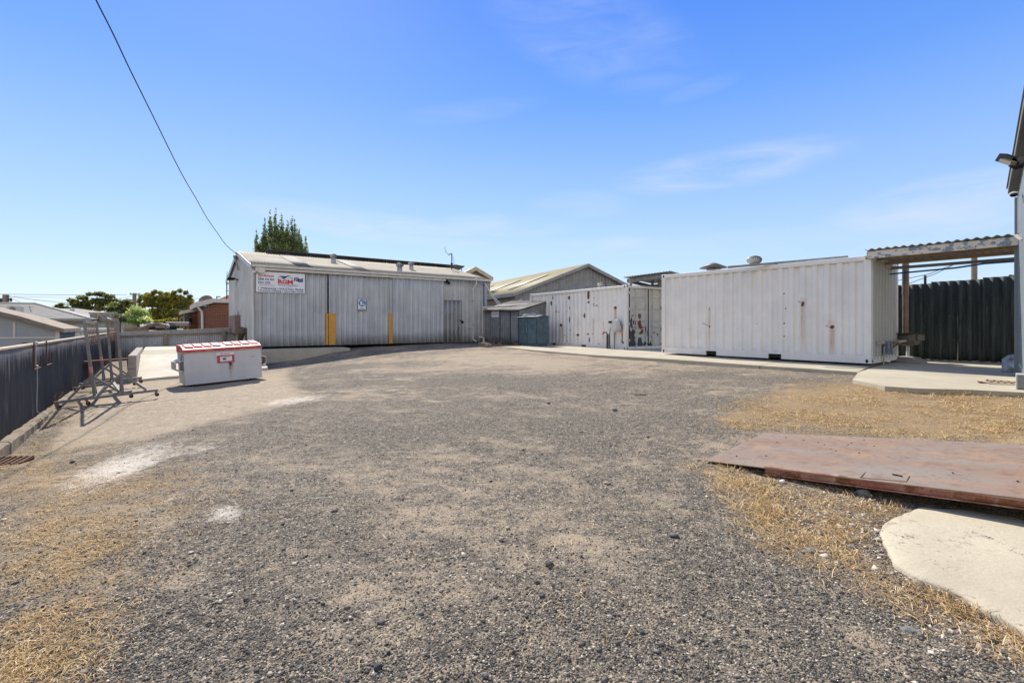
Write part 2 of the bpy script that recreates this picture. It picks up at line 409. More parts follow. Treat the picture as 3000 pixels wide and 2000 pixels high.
# ---- more materials
def m_asb():
    m,nt,b=newmat('black weathered fibre cement'); N=NT(nt)
    col=N.mix(N.ramp(N.noise(1,5,.65,sc=(12,12,1.1)),[(.35,0.),(.72,1.)]),(.014,.020,.018),(.05,.065,.058))
    col=N.mix(N.math('MULTIPLY',N.ramp(N.noise(1,6,.7,sc=(16,16,.9)),[(.56,0.),(.70,1.)]),.5),col,(.20,.18,.145))
    col=N.mix(N.ramp(N.noise(16,6,.75),[(.66,0.),(.69,1.)]),col,(.28,.28,.25))
    N.link(col,b.inputs['Base Color']); b.inputs['Roughness'].default_value=.8; N.bump(N.noise(30,5),.4,.01,b); return m
M['asb']=m_asb()
def m_navy():
    m,nt,b=newmat('streaked navy fence paint'); N=NT(nt)
    col=N.mix(N.ramp(N.noise(1,4,.6,sc=(5,5,1)),[(.3,0.),(.7,1.)]),(.026,.031,.040),(.052,.058,.070))
    tp=N.attr('topwear'); st=N.noise(1,5,.7,sc=(26,26,1.0))
    w=N.ramp(N.math('ADD',st,N.math('MULTIPLY',tp,.30)),[(.60,0.),(.72,1.)])
    col=N.mix(N.math('MULTIPLY',w,.75),col,(.32,.29,.24))
    N.link(col,b.inputs['Base Color']); b.inputs['Roughness'].default_value=.55; return m
M['navyfence']=m_navy()
def m_peel():
    m,nt,b=newmat('peeling cream paint over grey blue'); N=NT(nt)
    col=N.mix(N.ramp(N.noise(5,7,.7,sc=(1,1,1.6)),[(.53,0.),(.545,1.)]),(.66,.61,.52),(.20,.25,.31))
    N.link(col,b.inputs['Base Color']); b.inputs['Roughness'].default_value=.6; return m
M['peel']=m_peel()
def m_brick(name,fr_angle,c1,c2):
    m,nt,b=newmat(name); N=NT(nt)
    mp=N.new('ShaderNodeMapping'); mp.inputs['Rotation'].default_value=(math.radians(90),0,0)
    r0=N.new('ShaderNodeMapping'); r0.inputs['Rotation'].default_value=(0,0,-fr_angle)
    N.link(N.coord(),r0.inputs['Vector']); N.link(r0.outputs['Vector'],mp.inputs['Vector'])
    br=N.new('ShaderNodeTexBrick'); br.inputs['Scale'].default_value=1; br.inputs['Brick Width'].default_value=.24; br.inputs['Row Height'].default_value=.086
    br.inputs['Mortar Size'].default_value=.01; br.inputs['Color1'].default_value=(*c1,1); br.inputs['Color2'].default_value=(*c2,1); br.inputs['Mortar'].default_value=(.26,.18,.14,1)
    N.link(mp.outputs['Vector'],br.inputs['Vector'])
    col=N.mix(N.math('MULTIPLY',N.noise(2,4),.5),br.outputs['Color'],(.12,.05,.03))
    N.link(col,b.inputs['Base Color']); b.inputs['Roughness'].default_value=.9; return m
M['brick']=m_brick('red brown brickwork',math.atan2(.592,.806),(.24,.085,.045),(.17,.055,.035))
def m_conc(name,c,spots=.5,crack=0):
    m,nt,b=newmat(name); N=NT(nt)
    col=N.mix(N.ramp(N.noise(1.3,6,.6),[(.3,0.),(.7,1.)]),tuple(x*.82 for x in c),tuple(min(1,x*1.1) for x in c))
    col=N.mix(N.math('MULTIPLY',N.ramp(N.noise(60,3,.6),[(.4,0.),(.7,1.)]),.25),col,tuple(x*.6 for x in c))
    col=N.mix(N.math('MULTIPLY',N.ramp(N.noise(5,6,.7),[(.60,0.),(.66,1.)]),spots),col,tuple(x*.6 for x in c))
    h=N.noise(45,5)
    if crack:
        mask=N.ramp(N.noise(1.6,4,.6,dist=.4),[(.52,0.),(.62,1.)])
        v=N.voro(9,'DISTANCE_TO_EDGE'); v.inputs['Randomness'].default_value=1
        d=N.noise(7,4,.6); mp=N.new('ShaderNodeVectorMath',operation='ADD'); N.link(N.coord(),mp.inputs[0])
        nn=N.new('ShaderNodeTexNoise'); nn.inputs['Scale'].default_value=6; nn.inputs['Detail'].default_value=4; N.link(N.coord(),nn.inputs['Vector'])
        sc_=N.new('ShaderNodeVectorMath',operation='SCALE'); sc_.inputs['Scale'].default_value=.35; N.link(nn.outputs['Color'],sc_.inputs[0]); N.link(sc_.outputs[0],mp.inputs[1]); N.link(mp.outputs[0],v.inputs['Vector'])
        ln=N.math('MULTIPLY',N.math('MULTIPLY',N.ramp(v.outputs['Distance'],[(0,1.),(.035,0.)]),mask),N.ramp(d,[(.48,0.),(.56,1.)]))
        col=N.mix(ln,col,(.06,.05,.04))
        pit=N.math('MULTIPLY',N.ramp(N.noise(34,6,.75),[(.60,0.),(.66,1.)]),N.math('MULTIPLY',mask,.8)); col=N.mix(pit,col,(.13,.11,.085))
        h=N.math('SUBTRACT',h,N.math('ADD',N.math('MULTIPLY',ln,2),pit))
    N.link(col,b.inputs['Base Color']); b.inputs['Roughness'].default_value=.92; b.inputs['Specular IOR Level'].default_value=.2; N.bump(h,.35,.012,b); return m
M['slab']=m_conc('sun bleached concrete',(.45,.408,.315))
M['ramp']=m_conc('smooth pale concrete',(.64,.585,.47),.15)
M['pad']=m_conc('cracked cream concrete',(.47,.42,.32),.55,crack=1)
M['kerb']=m_conc('weathered kerb concrete',(.27,.225,.165),.9)
def m_plate():
    m,nt,b=newmat('rusted sheet steel'); N=NT(nt)
    A=math.atan2(-.65,.76)
    r=N.new('ShaderNodeMapping',vector_type='TEXTURE'); r.inputs['Rotation'].default_value=(0,0,A); r.inputs['Scale'].default_value=(3.2,.55,1); N.link(N.coord(),r.inputs['Vector'])
    def nz(sc,d,ro):
        x=N.new('ShaderNodeTexNoise'); x.inputs['Scale'].default_value=sc; x.inputs['Detail'].default_value=d; x.inputs['Roughness'].default_value=ro; N.link(r.outputs['Vector'],x.inputs['Vector']); return x.outputs['Fac']
    col=N.mix(N.ramp(nz(1.5,5,.6),[(.38,0.),(.60,1.)]),(.24,.212,.188),(.235,.163,.125))
    col=N.mix(N.ramp(nz(3.2,6,.65),[(.5,0.),(.7,.7)]),col,(.30,.18,.12))
    col=N.mix(N.ramp(N.noise(3,7,.7),[(.54,0.),(.72,.7)]),col,(.38,.23,.13))
    col=N.mix(N.ramp(N.noise(9,8,.75),[(.50,0.),(.66,.55)]),col,(.14,.075,.055))
    col=N.mix(N.ramp(nz(6,8,.8),[(.56,0.),(.68,.5)]),col,(.36,.30,.24))
    col=N.mix(N.ramp(N.noise(60,4,.7),[(.60,0.),(.72,.5)]),col,(.09,.05,.04))
    N.link(col,b.inputs['Base Color']); b.inputs['Roughness'].default_value=.8; b.inputs['Metallic'].default_value=0; b.inputs['Specular IOR Level'].default_value=.12
    N.bump(N.noise(40,5),.25,.006,b); return m
M['plate']=m_plate()
M['beam_red']=pm('flaking red oxide beam',(.28,.10,.07),.75,.05,.3,4,rust=.45,rs=5,dirt=(.40,.27,.20),ds=1.2)
# leaves / straw / stones
def m_leaf(name,c1,c2,c3):
    m,nt,b=newmat(name); N=NT(nt)
    col=N.ramp(N.attr('tone'),[(0,c1),(.5,c2),(1,c3)]); N.link(col,b.inputs['Base Color']); b.inputs['Roughness'].default_value=.55; b.inputs['Specular IOR Level'].default_value=.3
    tr=N.new('ShaderNodeBsdfTranslucent'); N.link(N.mix(1,col,(1.6,1.7,.8),'MULTIPLY'),tr.inputs['Color'])
    ms=N.new('ShaderNodeMixShader'); ms.inputs[0].default_value=.3; N.link(b.outputs[0],ms.inputs[1]); N.link(tr.outputs[0],ms.inputs[2]); N.link(ms.outputs[0],nt.nodes['Material Output'].inputs['Surface']); return m
M['leaf_gum']=m_leaf('gum leaves',(.05,.07,.025),(.13,.15,.04),(.30,.27,.07))
M['leaf_bush']=m_leaf('golden green leaves',(.06,.08,.02),(.19,.19,.035),(.45,.34,.06))
M['leaf_light']=m_leaf('silvery leaves',(.14,.22,.06),(.36,.44,.16),(.75,.75,.48))
M['leaf_poplar']=m_leaf('poplar leaves',(.05,.085,.035),(.14,.19,.07),(.38,.38,.17))
M['leaf_grey']=m_leaf('grey green leaves',(.05,.065,.04),(.13,.14,.07),(.27,.25,.13))
M['twig']=pm('dead brown twigs',(.11,.08,.06),.9,0,.4,10)
def m_tone(name,stops,rough=.85,bump=0):
    m,nt,b=newmat(name); N=NT(nt); N.link(N.ramp(N.attr('tone'),stops,'LINEAR'),b.inputs['Base Color']); b.inputs['Roughness'].default_value=rough; b.inputs['Specular IOR Level'].default_value=.25; return m
M['straw']=m_tone('dry straw',[(0,(.13,.06,.03)),(.3,(.33,.21,.09)),(.7,(.60,.42,.195)),(1,(.78,.62,.38))])
M['stones']=m_tone('mixed gravel',[(0,(.055,.053,.05)),(.35,(.12,.115,.108)),(.55,(.20,.18,.155)),(.75,(.36,.30,.23)),(1,(.68,.60,.50))],.8)
M['rock_dark']=pm('dark rock',(.03,.032,.035),.7,0,.4,20,bump=.5)
M['rock_grey']=pm('grey rock',(.17,.17,.165),.85,0,.4,20,bump=.5)
M['rock_pale']=pm('pale rock',(.50,.46,.40),.85,0,.25,20,bump=.5)
def m_ground():
    m,nt,b=newmat('gravel and sand ground'); N=NT(nt)
    v=N.voro(95); v2=N.voro(210); v3=N.voro(42)
    sep=N.new('ShaderNodeSeparateColor'); N.link(v.outputs['Color'],sep.inputs[0]); sep2=N.new('ShaderNodeSeparateColor'); N.link(v2.outputs['Color'],sep2.inputs[0]); sep3=N.new('ShaderNodeSeparateColor'); N.link(v3.outputs['Color'],sep3.inputs[0])
    gr=N.ramp(sep.outputs[0],[(0,(.028,.027,.026)),(.45,(.072,.070,.066)),(.62,(.135,.12,.10)),(.8,(.34,.28,.21)),(1,(.66,.58,.47))])
    gr2=N.ramp(sep2.outputs[0],[(0,(.028,.027,.026)),(.5,(.09,.085,.075)),(.8,(.27,.22,.165)),(1,(.52,.44,.33))])
    grav=N.mix(N.ramp(sep.outputs[1],[(.45,0.),(.5,1.)]),gr,gr2); grav=N.mix(.20,grav,(.215,.19,.155))
    cl=N.noise(18,8,.85); grav=N.mix(N.ramp(cl,[(.38,.85),(.54,0.)]),grav,(.04,.039,.038)); grav=N.mix(N.ramp(cl,[(.52,0.),(.66,.6)]),grav,(.37,.31,.23))
    big=N.ramp(sep3.outputs[1],[(.90,0.),(.91,1.)]); big=N.math('MULTIPLY',big,N.ramp(v3.outputs['Distance'],[(.30,1.),(.36,0.)]))
    grav=N.mix(big,grav,N.ramp(sep3.outputs[0],[(0,(.08,.08,.085)),(.5,(.30,.26,.21)),(1,(.60,.55,.47))]))
    fine=N.noise(160,4,.7)
    sand=N.mix(N.ramp(fine,[(.3,0.),(.7,1.)]),(.25,.198,.142),(.46,.378,.272))
    sand=N.mix(N.ramp(sep.outputs[2],[(.90,0.),(.92,.8)]),sand,(.10,.09,.08))
    s=N.attr('sand'); k=N.math('ADD',s,N.math('ADD',N.math('MULTIPLY',N.math('SUBTRACT',N.noise(6,9,.80),.5),2.2),N.math('MULTIPLY',N.math('SUBTRACT',N.noise(2.6,8,.72,sc=(.7,1.4,1),dist=.6),.5),1.9))); k=N.math('ADD',k,N.math('MULTIPLY',N.math('SUBTRACT',fine,.5),.8))
    col=N.mix(N.ramp(k,[(.24,.03),(.82,.93)]),grav,sand)
    st=N.math('ADD',N.attr('soil'),N.math('MULTIPLY',N.math('SUBTRACT',N.noise(4,8,.75),.5),1.7))
    soil=N.mix(N.ramp(N.noise(1,5,.7,sc=(60,200,60)),[(.4,0.),(.65,1.)]),(.14,.092,.05),(.54,.375,.185))
    col=N.mix(N.ramp(st,[(.34,0.),(.85,.78)]),col,soil)
    w=N.math('ADD',N.attr('pale'),N.math('MULTIPLY',N.math('SUBTRACT',N.noise(8,9,.82),.5),2.3))
    col=N.mix(N.ramp(w,[(.45,0.),(.95,.9)]),col,N.mix(N.ramp(fine,[(.35,0.),(.65,1.)]),(.42,.37,.30),(.74,.69,.61)))
    spk=N.noise(38,3,.9); col=N.mix(N.ramp(spk,[(.30,.55),(.42,0.)]),col,(.045,.042,.038)); col=N.mix(N.math('MULTIPLY',N.ramp(spk,[(.62,0.),(.72,.7)]),N.math('SUBTRACT',1.,N.math('MULTIPLY',s,.6))),col,(.54,.485,.37))
    N.link(col,b.inputs['Base Color']); b.inputs['Roughness'].default_value=.95; b.inputs['Specular IOR Level'].default_value=.15
    hh=N.math('ADD',N.math('MULTIPLY',N.ramp(v.outputs['Distance'],[(0,1.),(.6,0.)]),N.math('SUBTRACT',1.,N.math('MULTIPLY',s,.7))),N.math('MULTIPLY',big,1.2))
    n1=N.bump(hh,.75,.009,None); n2=N.bump(N.noise(3,8,.7),.35,.06,b,normal=n1); return m
M['ground']=m_ground()
# ---- ground masks drawn where the marks lie on the yard
def poly_mask(px,py,poly,soft):
    P=np.array(poly,float); ins=np.zeros(px.shape,bool); d=np.full(px.shape,1e9)
    for i in range(len(P)):
        a=P[i];b=P[(i+1)%len(P)]
        c=((a[1]>py)!=(b[1]>py))&(px<(b[0]-a[0])*(py-a[1])/(b[1]-a[1]+1e-12)+a[0]); ins^=c
        ab=b-a; t=np.clip(((px-a[0])*ab[0]+(py-a[1])*ab[1])/(ab@ab),0,1); d=np.minimum(d,np.hypot(px-a[0]-t*ab[0],(py-a[1]-t*ab[1])*3))
    sd=np.where(ins,d,-d); return np.clip(.5+sd/soft*.5,0,1)
def ell(px,py,cx,cy,rx,ry,deg,s=1):
    a=math.radians(deg); dx=px-cx;dy=py-cy; u=(dx*math.cos(a)+dy*math.sin(a))/rx; v=(-dx*math.sin(a)+dy*math.cos(a))/ry
    return s*np.clip(1.25-np.hypot(u,v),0,1)
SANDP=[(130,1325),(400,1298),(620,1240),(900,1172),(860,1120),(840,1080),(560,1092),(390,1108),(330,1050),(290,1100)]
SOILL=[(0,1290),(130,1290),(230,1320),(560,1365),(660,1440),(480,1520),(420,1660),(300,1800),(230,2000),(-100,2050),(-100,1290)]
SOILR=[(2080,1235),(2180,1170),(2330,1120),(2490,1105),(3100,1150),(3100,1320),(2230,1265),(2110,1262)]
SOILP=[(1990,1360),(2080,1350),(2700,1480),(2590,1560),(2600,1640),(3100,1880),(3100,1990),(2760,1850),(2420,1700),(2230,1620),(2120,1450)]
def fbm(x,y,s,o=4,seed=0):
    out=np.zeros(x.shape); 
    for i in range(x.size): out.flat[i]=noise.fractal(V((x.flat[i]*s,y.flat[i]*s,seed)),.55,2.1,o)
    return out
def masks(x,y,z):
    ys=np.maximum(y,.3); px=1500+F*x/ys; py=HY-F*z/ys; far=y<.7
    rr_=np.hypot(x+7,y+5); th_=np.arctan2(y+5,x+7)
    nz=np.clip(.5+fbm(rr_*1.4,th_*2.2,1.0,4,17)*.42+fbm(x,y,.55,5,3.1)*.7+fbm(x*.5+y*.25,y*.9-x*.2,.9,3,9)*.25,0,1)
    sand=.27+(nz-.5)*.55
    tn=.5+fbm(x,y,2.2,3,41)
    for cx,cy,r in ((-9.5,.5,11.2),(-9.5,.5,12.7),(7.5,17.5,12.6),(7.5,17.5,14.1),(-2.0,16.5,5.2),(-2.0,16.5,6.7)):
        d=(np.hypot(x-cx,y-cy)-r+.12*fbm(x,y,.8,2,int(r*7)))/.13
        sand+=(.30*np.exp(-d*d)-.20*np.exp(-(abs(d)-1.7)**2*2.5))*np.clip(tn*1.4-.2,0,1)
    sand+=ell(px,py,1420,1060,520,42,0,.42)+ell(px,py,1600,1045,500,30,3,.2)+ell(px,py,1750,1350,500,60,-8,.16)+ell(px,py,560,1690,110,38,-20,.5)+ell(px,py,470,1550,110,28,-35,.4)+ell(px,py,1250,1650,500,120,0,.12)
    sand-=ell(px,py,1000,1260,480,80,-6,.20)+ell(px,py,2050,1500,380,260,25,.28)+ell(px,py,1950,1240,260,60,0,.2)+ell(px,py,2000,1850,600,200,0,.18)+ell(px,py,1050,1070,200,20,-6,.15)
    sand=np.maximum(sand,poly_mask(px,py,SANDP,40)*.98)
    soil=np.maximum.reduce([poly_mask(px,py,SOILL,330)*.72,poly_mask(px,py,SOILR,90)*.85,poly_mask(px,py,SOILP,120)*.72,ell(px,py,500,1450,300,60,-10,.5)])
    pale=np.maximum.reduce([poly_mask(px,py,SANDP,60)*.42,ell(px,py,350,1368,250,52,-19,1.0),ell(px,py,560,1318,170,22,-12,.62),ell(px,py,655,1505,95,44,-8,.78),ell(px,py,860,1172,180,17,-7,.75),ell(px,py,500,1455,90,14,-20,.55),ell(px,py,600,1228,90,9,-5,.5),ell(px,py,1450,1062,210,14,2,.42),ell(px,py,2740,1900,70,45,35,.6),ell(px,py,2500,1560,170,90,30,.30),ell(px,py,1880,1130,90,9,0,.45)])
    for a in (sand,soil,pale): a[far]=.3
    soil[far]=.1; pale[far]=0
    return np.clip(sand,0,1),np.clip(soil,0,1),np.clip(pale,0,1)
def coords(core,step,ends,grow=1.25):
    a,b=core; c=list(np.arange(a,b+1e-6,step)); s=step
    while c[-1]<ends[1]: s*=grow; c.append(c[-1]+s)
    s=step
    while c[0]>ends[0]: s*=grow; c.insert(0,c[0]-s)
    return np.array(c)
gx=coords((-5,5),.06,(-16,16),1.03); gx=coords((gx[0],gx[0]),.4,(-900,gx[0]),1.3).tolist()[:-1]+gx.tolist(); s_=.4
while gx[-1]<900: gx.append(gx[-1]+s_); s_*=1.3
gx=np.array(gx)
gy=coords((1.2,9),.05,(-900,30),1.03)
while gy[-1]<900: gy=np.append(gy,gy[-1]+(gy[-1]-gy[-2])*1.3)
GX,GY=np.meshgrid(gx,gy); GZ=gh(GX,GY)
near=(GY>.5)&(GY<30)&(abs(GX)<18)
MS,MO,MP=np.full(GX.shape,.4),np.full(GX.shape,.1),np.zeros(GX.shape)
a_,b_,c_=masks(GX[near],GY[near],GZ[near]); MS[near]=a_;MO[near]=b_;MP[near]=c_
bumpz=fbm(GX[near],GY[near],1.6,4,5.5)*.014-fbm(GX[near],GY[near],.5,2,8.5)*.012
GZ[near]+=bumpz
# the strip beneath the plate and slabs stays below them
nr,nc=GX.shape; idx=np.arange(nr*nc).reshape(nr,nc)
FS=np.stack([idx[:-1,:-1].ravel(),idx[:-1,1:].ravel(),idx[1:,1:].ravel(),idx[1:,:-1].ravel()],1)
gr_=mk('ground',np.stack([GX.ravel(),GY.ravel(),GZ.ravel()],1),FS,M['ground'],smooth=True,attr={'sand':MS.ravel(),'soil':MO.ravel(),'pale':MP.ravel()},base=(0,0,-1.45))
tag(gr_,'grey gravel yard with sand patches and dry grass','ground',kind='structure')
# loose stones
def scatter_px(n,poly=None,box=(-60,3060,1230,2040)):
    px=rng.uniform(box[0],box[1],n);py=rng.uniform(box[2],box[3],n)
    if poly is not None:
        k=poly_mask(px,py,poly,260 if poly is SOILL else 110 if poly in (SOILP,SOILR) else 30)**1.5>rng.uniform(0.02,1.,n); px=px[k];py=py[k]
    h=np.full(px.shape,-1.4)
    for _ in range(10):
        Y=F*(-h)/(py-HY); X=(px-1500)/F*Y; h=.5*h+.5*gh(X,Y)
    return X,Y,gh(X,Y)
PLATEP=[(2050,1345),(2236,1262),(3100,1312),(3100,1510),(2700,1480)]
PADP=[(2691,1483),(2614,1514),(2578,1547),(2594,1593),(2614,1639),(2681,1685),(2818,1731),(2869,1771),(3100,1900),(3100,1480)]
def keep(X,Y,Z,polys):
    px=1500+F*X/Y;py=HY-F*Z/Y; k=np.ones(X.shape,bool)
    for p in polys: k&=poly_mask(px,py,p,2)<.5
    return k
X,Y,Z=scatter_px(105000); k=keep(X,Y,Z,[PLATEP,[(x+(28 if x<3000 else 0),y+(6 if y<1600 else -14)) for x,y in PADP]]); X,Y,Z=X[k],Y[k],Z[k]
sa,so,pa=masks(X,Y,Z); k=rng.uniform(0,1,X.size)>np.clip(sa*1.25-.15,0,.93); X,Y,Z,pa=X[k],Y[k],Z[k],pa[k]
n=X.size; sz=np.exp(rng.normal(math.log(.0030),.45,n)); big=rng.uniform(0,1,n)<.012; sz[big]*=2.3
base=np.array([(1,0,0),(0,1,0),(-1,0,0),(0,-1,0),(0,0,1),(0,0,-1)],float)
tri=np.array([(0,1,4),(1,2,4),(2,3,4),(3,0,4),(1,0,5),(2,1,5),(3,2,5),(0,3,5)])
ang=rng.uniform(0,6.28,n); J=base[None]+rng.normal(0,.22,(n,6,3)); J[:,:,0]*=rng.uniform(.8,1.5,n)[:,None]; J[:,:,2]*=rng.uniform(.45,.8,n)[:,None]
ca,sa2=np.cos(ang)[:,None],np.sin(ang)[:,None]; jx=J[:,:,0]*ca-J[:,:,1]*sa2; jy=J[:,:,0]*sa2+J[:,:,1]*ca
PV=np.stack([X[:,None]+jx*sz[:,None],Y[:,None]+jy*sz[:,None],(Z+sz*.25+.001)[:,None]+J[:,:,2]*sz[:,None]],-1).reshape(-1,3)
# sink with the same undulation as the sheet
und=fbm(X,Y,1.6,4,5.5)*.014-fbm(X,Y,.5,2,8.5)*.012; PV[:,2]+=np.repeat(und,6)
TF=(tri[None]+(np.arange(n)*6)[:,None,None]).reshape(-1,3)
tone=np.clip(rng.beta(1.1,1.45,n)+pa*.5,0,1)
o_=mk('gravel',PV,TF,M['stones'],attr={'tone':np.repeat(tone,6)},base=(0,0,-1.45)); tag(o_,'loose dark and pale gravel lying over the yard','gravel',kind='stuff')
# angular rubble between the plate and the pad
X,Y,Z=scatter_px(16000,[(2230,1420),(2500,1440),(2680,1490),(2590,1560),(2610,1650),(2860,1780),(3100,1900),(3100,2000),(2800,1900),(2560,1760),(2380,1640)],(2200,3060,1400,2040)); k=keep(X,Y,Z,[PLATEP,PADP]); X,Y,Z=X[k],Y[k],Z[k]; n=X.size
sz=np.exp(rng.normal(math.log(.0068),.5,n)); J=base[None]*rng.uniform(.6,1.2,(n,6,1))+rng.normal(0,.25,(n,6,3)); J[:,:,2]*=.6
PV=np.stack([X[:,None]+J[:,:,0]*sz[:,None],Y[:,None]+J[:,:,1]*sz[:,None],(Z+sz*.3)[:,None]+J[:,:,2]*sz[:,None]],-1).reshape(-1,3); TF=(tri[None]+(np.arange(n)*6)[:,None,None]).reshape(-1,3)
o_=mk('rubble',PV,TF,M['stones'],attr={'tone':np.repeat(np.clip(rng.normal(.80,.16,n),.3,1),6)},base=(0,0,-1.45)); tag(o_,'pale crushed rubble strewn between the rusty plate and the concrete pad','rubble',kind='stuff')
# dry grass
def straw(name,sets,label):
    VS=[];FSs=[];TN=[];c=0
    for (n,poly,lmin,lmax,lift,box,tuft) in sets:
        X,Y,Z=scatter_px(n,poly,box); k=keep(X,Y,Z,[PLATEP,PADP]); X,Y,Z=X[k],Y[k],Z[k]
        nzv=fbm(X,Y,1.3,3,21); k=nzv+.6*fbm(X,Y,5.5,2,33)>rng.uniform(-.30,.40,X.size); X,Y,Z=X[k],Y[k],Z[k]
        Z=Z+fbm(X,Y,1.6,4,5.5)*.014-fbm(X,Y,.5,2,8.5)*.012
        for t in range(tuft):
            m=X.size; L=rng.uniform(lmin,lmax,m); a=rng.uniform(0,6.28,m); up=rng.uniform(.0,lift,m)*L; w=rng.uniform(.0006,.0013,m)*(1+Y*.10); bd=rng.normal(0,.35,m)
            x0=X+rng.normal(0,.035,m);y0=Y+rng.normal(0,.035,m); z0=Z+.002
            for f,ww,hz in ((0,1,0),(.5,.9,.75),(1,.35,1)):
                aa=a+bd*f; cx=x0+np.cos(aa)*L*f; cy=y0+np.sin(aa)*L*f; cz=z0+up*(hz if f<1 else rng.uniform(.3,1.1,m))+.003
                VS.append(np.stack([np.stack([cx-np.sin(aa)*w*ww,cy+np.cos(aa)*w*ww,cz],-1),np.stack([cx+np.sin(aa)*w*ww,cy-np.cos(aa)*w*ww,cz+.0008],-1)],1))
            q=np.concatenate(VS[-3:],1).reshape(-1,3); VS=VS[:-3]; VS.append(q)
            i0=c+np.arange(m)*6; FSs.append(np.stack([i0,i0+1,i0+3,i0+2],1)); FSs.append(np.stack([i0+2,i0+3,i0+5,i0+4],1)); c+=m*6
            TN.append(np.repeat(np.clip(rng.normal(.18 if tuft==1 else .58,.14 if tuft==1 else .24,m),0,1),6))
    o=mk(name,np.concatenate(VS),np.concatenate(FSs),M['straw'],attr={'tone':np.concatenate(TN)},base=(0,0,-1.45)); return tag(o,label,'grass',kind='stuff')
straw('dry_grass',[(15000,SOILL,.012,.065,.45,(-60,700,1280,2040),3),(11000,SOILR,.02,.09,.5,(2050,3060,1100,1320),4),(10000,SOILP,.015,.085,.6,(1980,3060,1340,1990),3),
 (1200,[(-20,1300),(100,1228),(240,1120),(330,1060),(338,1064),(260,1125),(130,1235),(0,1330)],.03,.10,.6,(-60,345,1050,1340),3),
 (1500,[(0,1260),(150,1180),(300,1120),(250,1230),(130,1310),(0,1320)],.05,.16,.6,(-60,300,1110,1330),3),
 (1100,[(1990,1360),(2120,1365),(2330,1450),(2290,1560),(2150,1500)],.04,.13,.6,(1980,2340,1350,1560),4),
 (900,[(2120,1190),(2260,1170),(2200,1260),(2090,1260)],.05,.12,.5,(2080,2270,1160,1262),4),
 (600,[(2600,1145),(3060,1160),(3060,1175),(2600,1160)],.06,.18,.8,(2560,3060,1130,1180),4),
 (500,[(1430,1016),(1740,1046),(1930,1064),(2260,1090),(2500,1105),(2500,1115),(1900,1070),(1430,1024)],.04,.12,.7,(1420,2520,1010,1120),3),
 (11000,[(2560,1500),(2680,1470),(2640,1560),(2660,1640),(3100,1860),(3100,1940),(2780,1800),(2520,1660),(2440,1560)],.02,.09,.7,(2400,3060,1440,1960),1),
 (2600,SOILP,.02,.08,.6,(1980,3060,1340,1990),1),(3500,SOILL,.015,.05,.5,(-60,700,1280,2040),1),
 (350,None,.04,.09,.5,(600,2200,1250,2000),2)],'dry straw coloured grass over the edges of the yard')
# named stones
def rock(px,py,s,mt,label,seed,sz=.6,grp='single stones lying loose on the yard'):
    p=gnd(px,py); mb=MB(); s*=.6; mb.rock((p.x,p.y,p.z+s*sz*.35),s,s*.8,s*sz,seed,2); ob('stone',mb,M[mt],None,label,'stone',grp,smooth=False)
rock(1107,1958,.034,'rock_dark','black lump of stone at the front edge of the gravel, largest dark one',1,.8)
rock(946,1770,.022,'rock_dark','small black stone to the left of the biggest dark lump',2)
rock(1138,1912,.018,'rock_dark','tiny dark stone just behind the biggest black lump',3,.8)
rock(2207,1581,.034,'rock_pale','pale cream stone on dark gravel left of the round concrete pad',4,.7)
rock(1994,1487,.032,'rock_grey','grey angular stone alone on dark gravel below the rusty plate tip',5,.8)
rock(2312,1552,.035,'rock_grey','grey stone in dry grass between rusty plate and concrete pad',6)
rock(2375,1617,.07,'rock_grey','flat grey rock nearest the left side of the concrete pad',7,.45)
rock(2495,1605,.05,'rock_grey','rough grey rock right beside the cracked concrete pad edge',8)
rock(2548,1453,.04,'rock_pale','pale lump of rubble tucked under the rusty plate edge',9,.7)
rock(2660,1850,.085,'rock_grey','long flat grey stone at the lower right in the gravel',10,.3)
rock(1448,1543,.025,'rock_pale','tan rounded stone in the middle of the gravel yard',11,.75)
rock(674,1739,.028,'rock_pale','white flat stone at the lower left of the yard',12,.5)
rock(560,1617,.030,'rock_pale','long white stone in the left part of the gravel',13,.35)
rock(872,1745,.026,'rock_grey','grey flat stone to the left of the small black stone',14,.4)
rock(213,1352,.055,'rock_dark','dark stone lying by the dry grass right of the rusty grate',15,.45)
rock(1786,1806,.022,'rock_pale','white pebble in the lower middle right of the gravel',16)
rock(1420,1976,.026,'rock_grey','grey pebble at the bottom edge right of the black lump',17,.5)
rock(2355,1760,.024,'rock_grey','bluish grey stone below the flat rock by the concrete pad',18)
rock(1273,1537+26,.020,'rock_pale','small pale stone left of the tan rounded stone',19)
rock(1607,1182,.06,'rock_dark','small dark stone in the middle distance on the sandy gravel',20,.5)
# ================================================================= main shed
def paint_attr(P,rusts=(),runs=(),chips=()):
    """P local coords; rusts (x,z,rx,rz,s); runs (x,ztop,zbot,w,s)"""
    x=P[:,0];z=P[:,2]; r=np.zeros(len(P)); u=np.zeros(len(P)); c=np.zeros(len(P))
    for a,b,rx,rz,s in rusts: r=np.maximum(r,s*np.clip(1.35-np.hypot((x-a)/rx,(z-b)/rz),0,1))
    for a,b,rx,rz,s in chips: c=np.maximum(c,s*np.clip(1.35-np.hypot((x-a)/rx,(z-b)/rz),0,1))
    for a,t,b,w,s in runs: u=np.maximum(u,s*np.clip(1.3-abs(x-a)/w,0,1)*((z<=t)&(z>=b))*np.clip((z-b)/(t-b)*1.5+.25,0,1))
    return {'rust':r,'run':u,'chip':c}
A=V((-10.2,18.9,-.92)); SF=frame(A,.806,.592)
L_=10.98; DEP=8.5; PIT=math.atan2(1.0,DEP/2); EAVE=3.30
shed=thing('storage_shed','long grey corrugated shed with cream roof and three sliding doors','shed',A)
def zb(x): return -.0+0*x
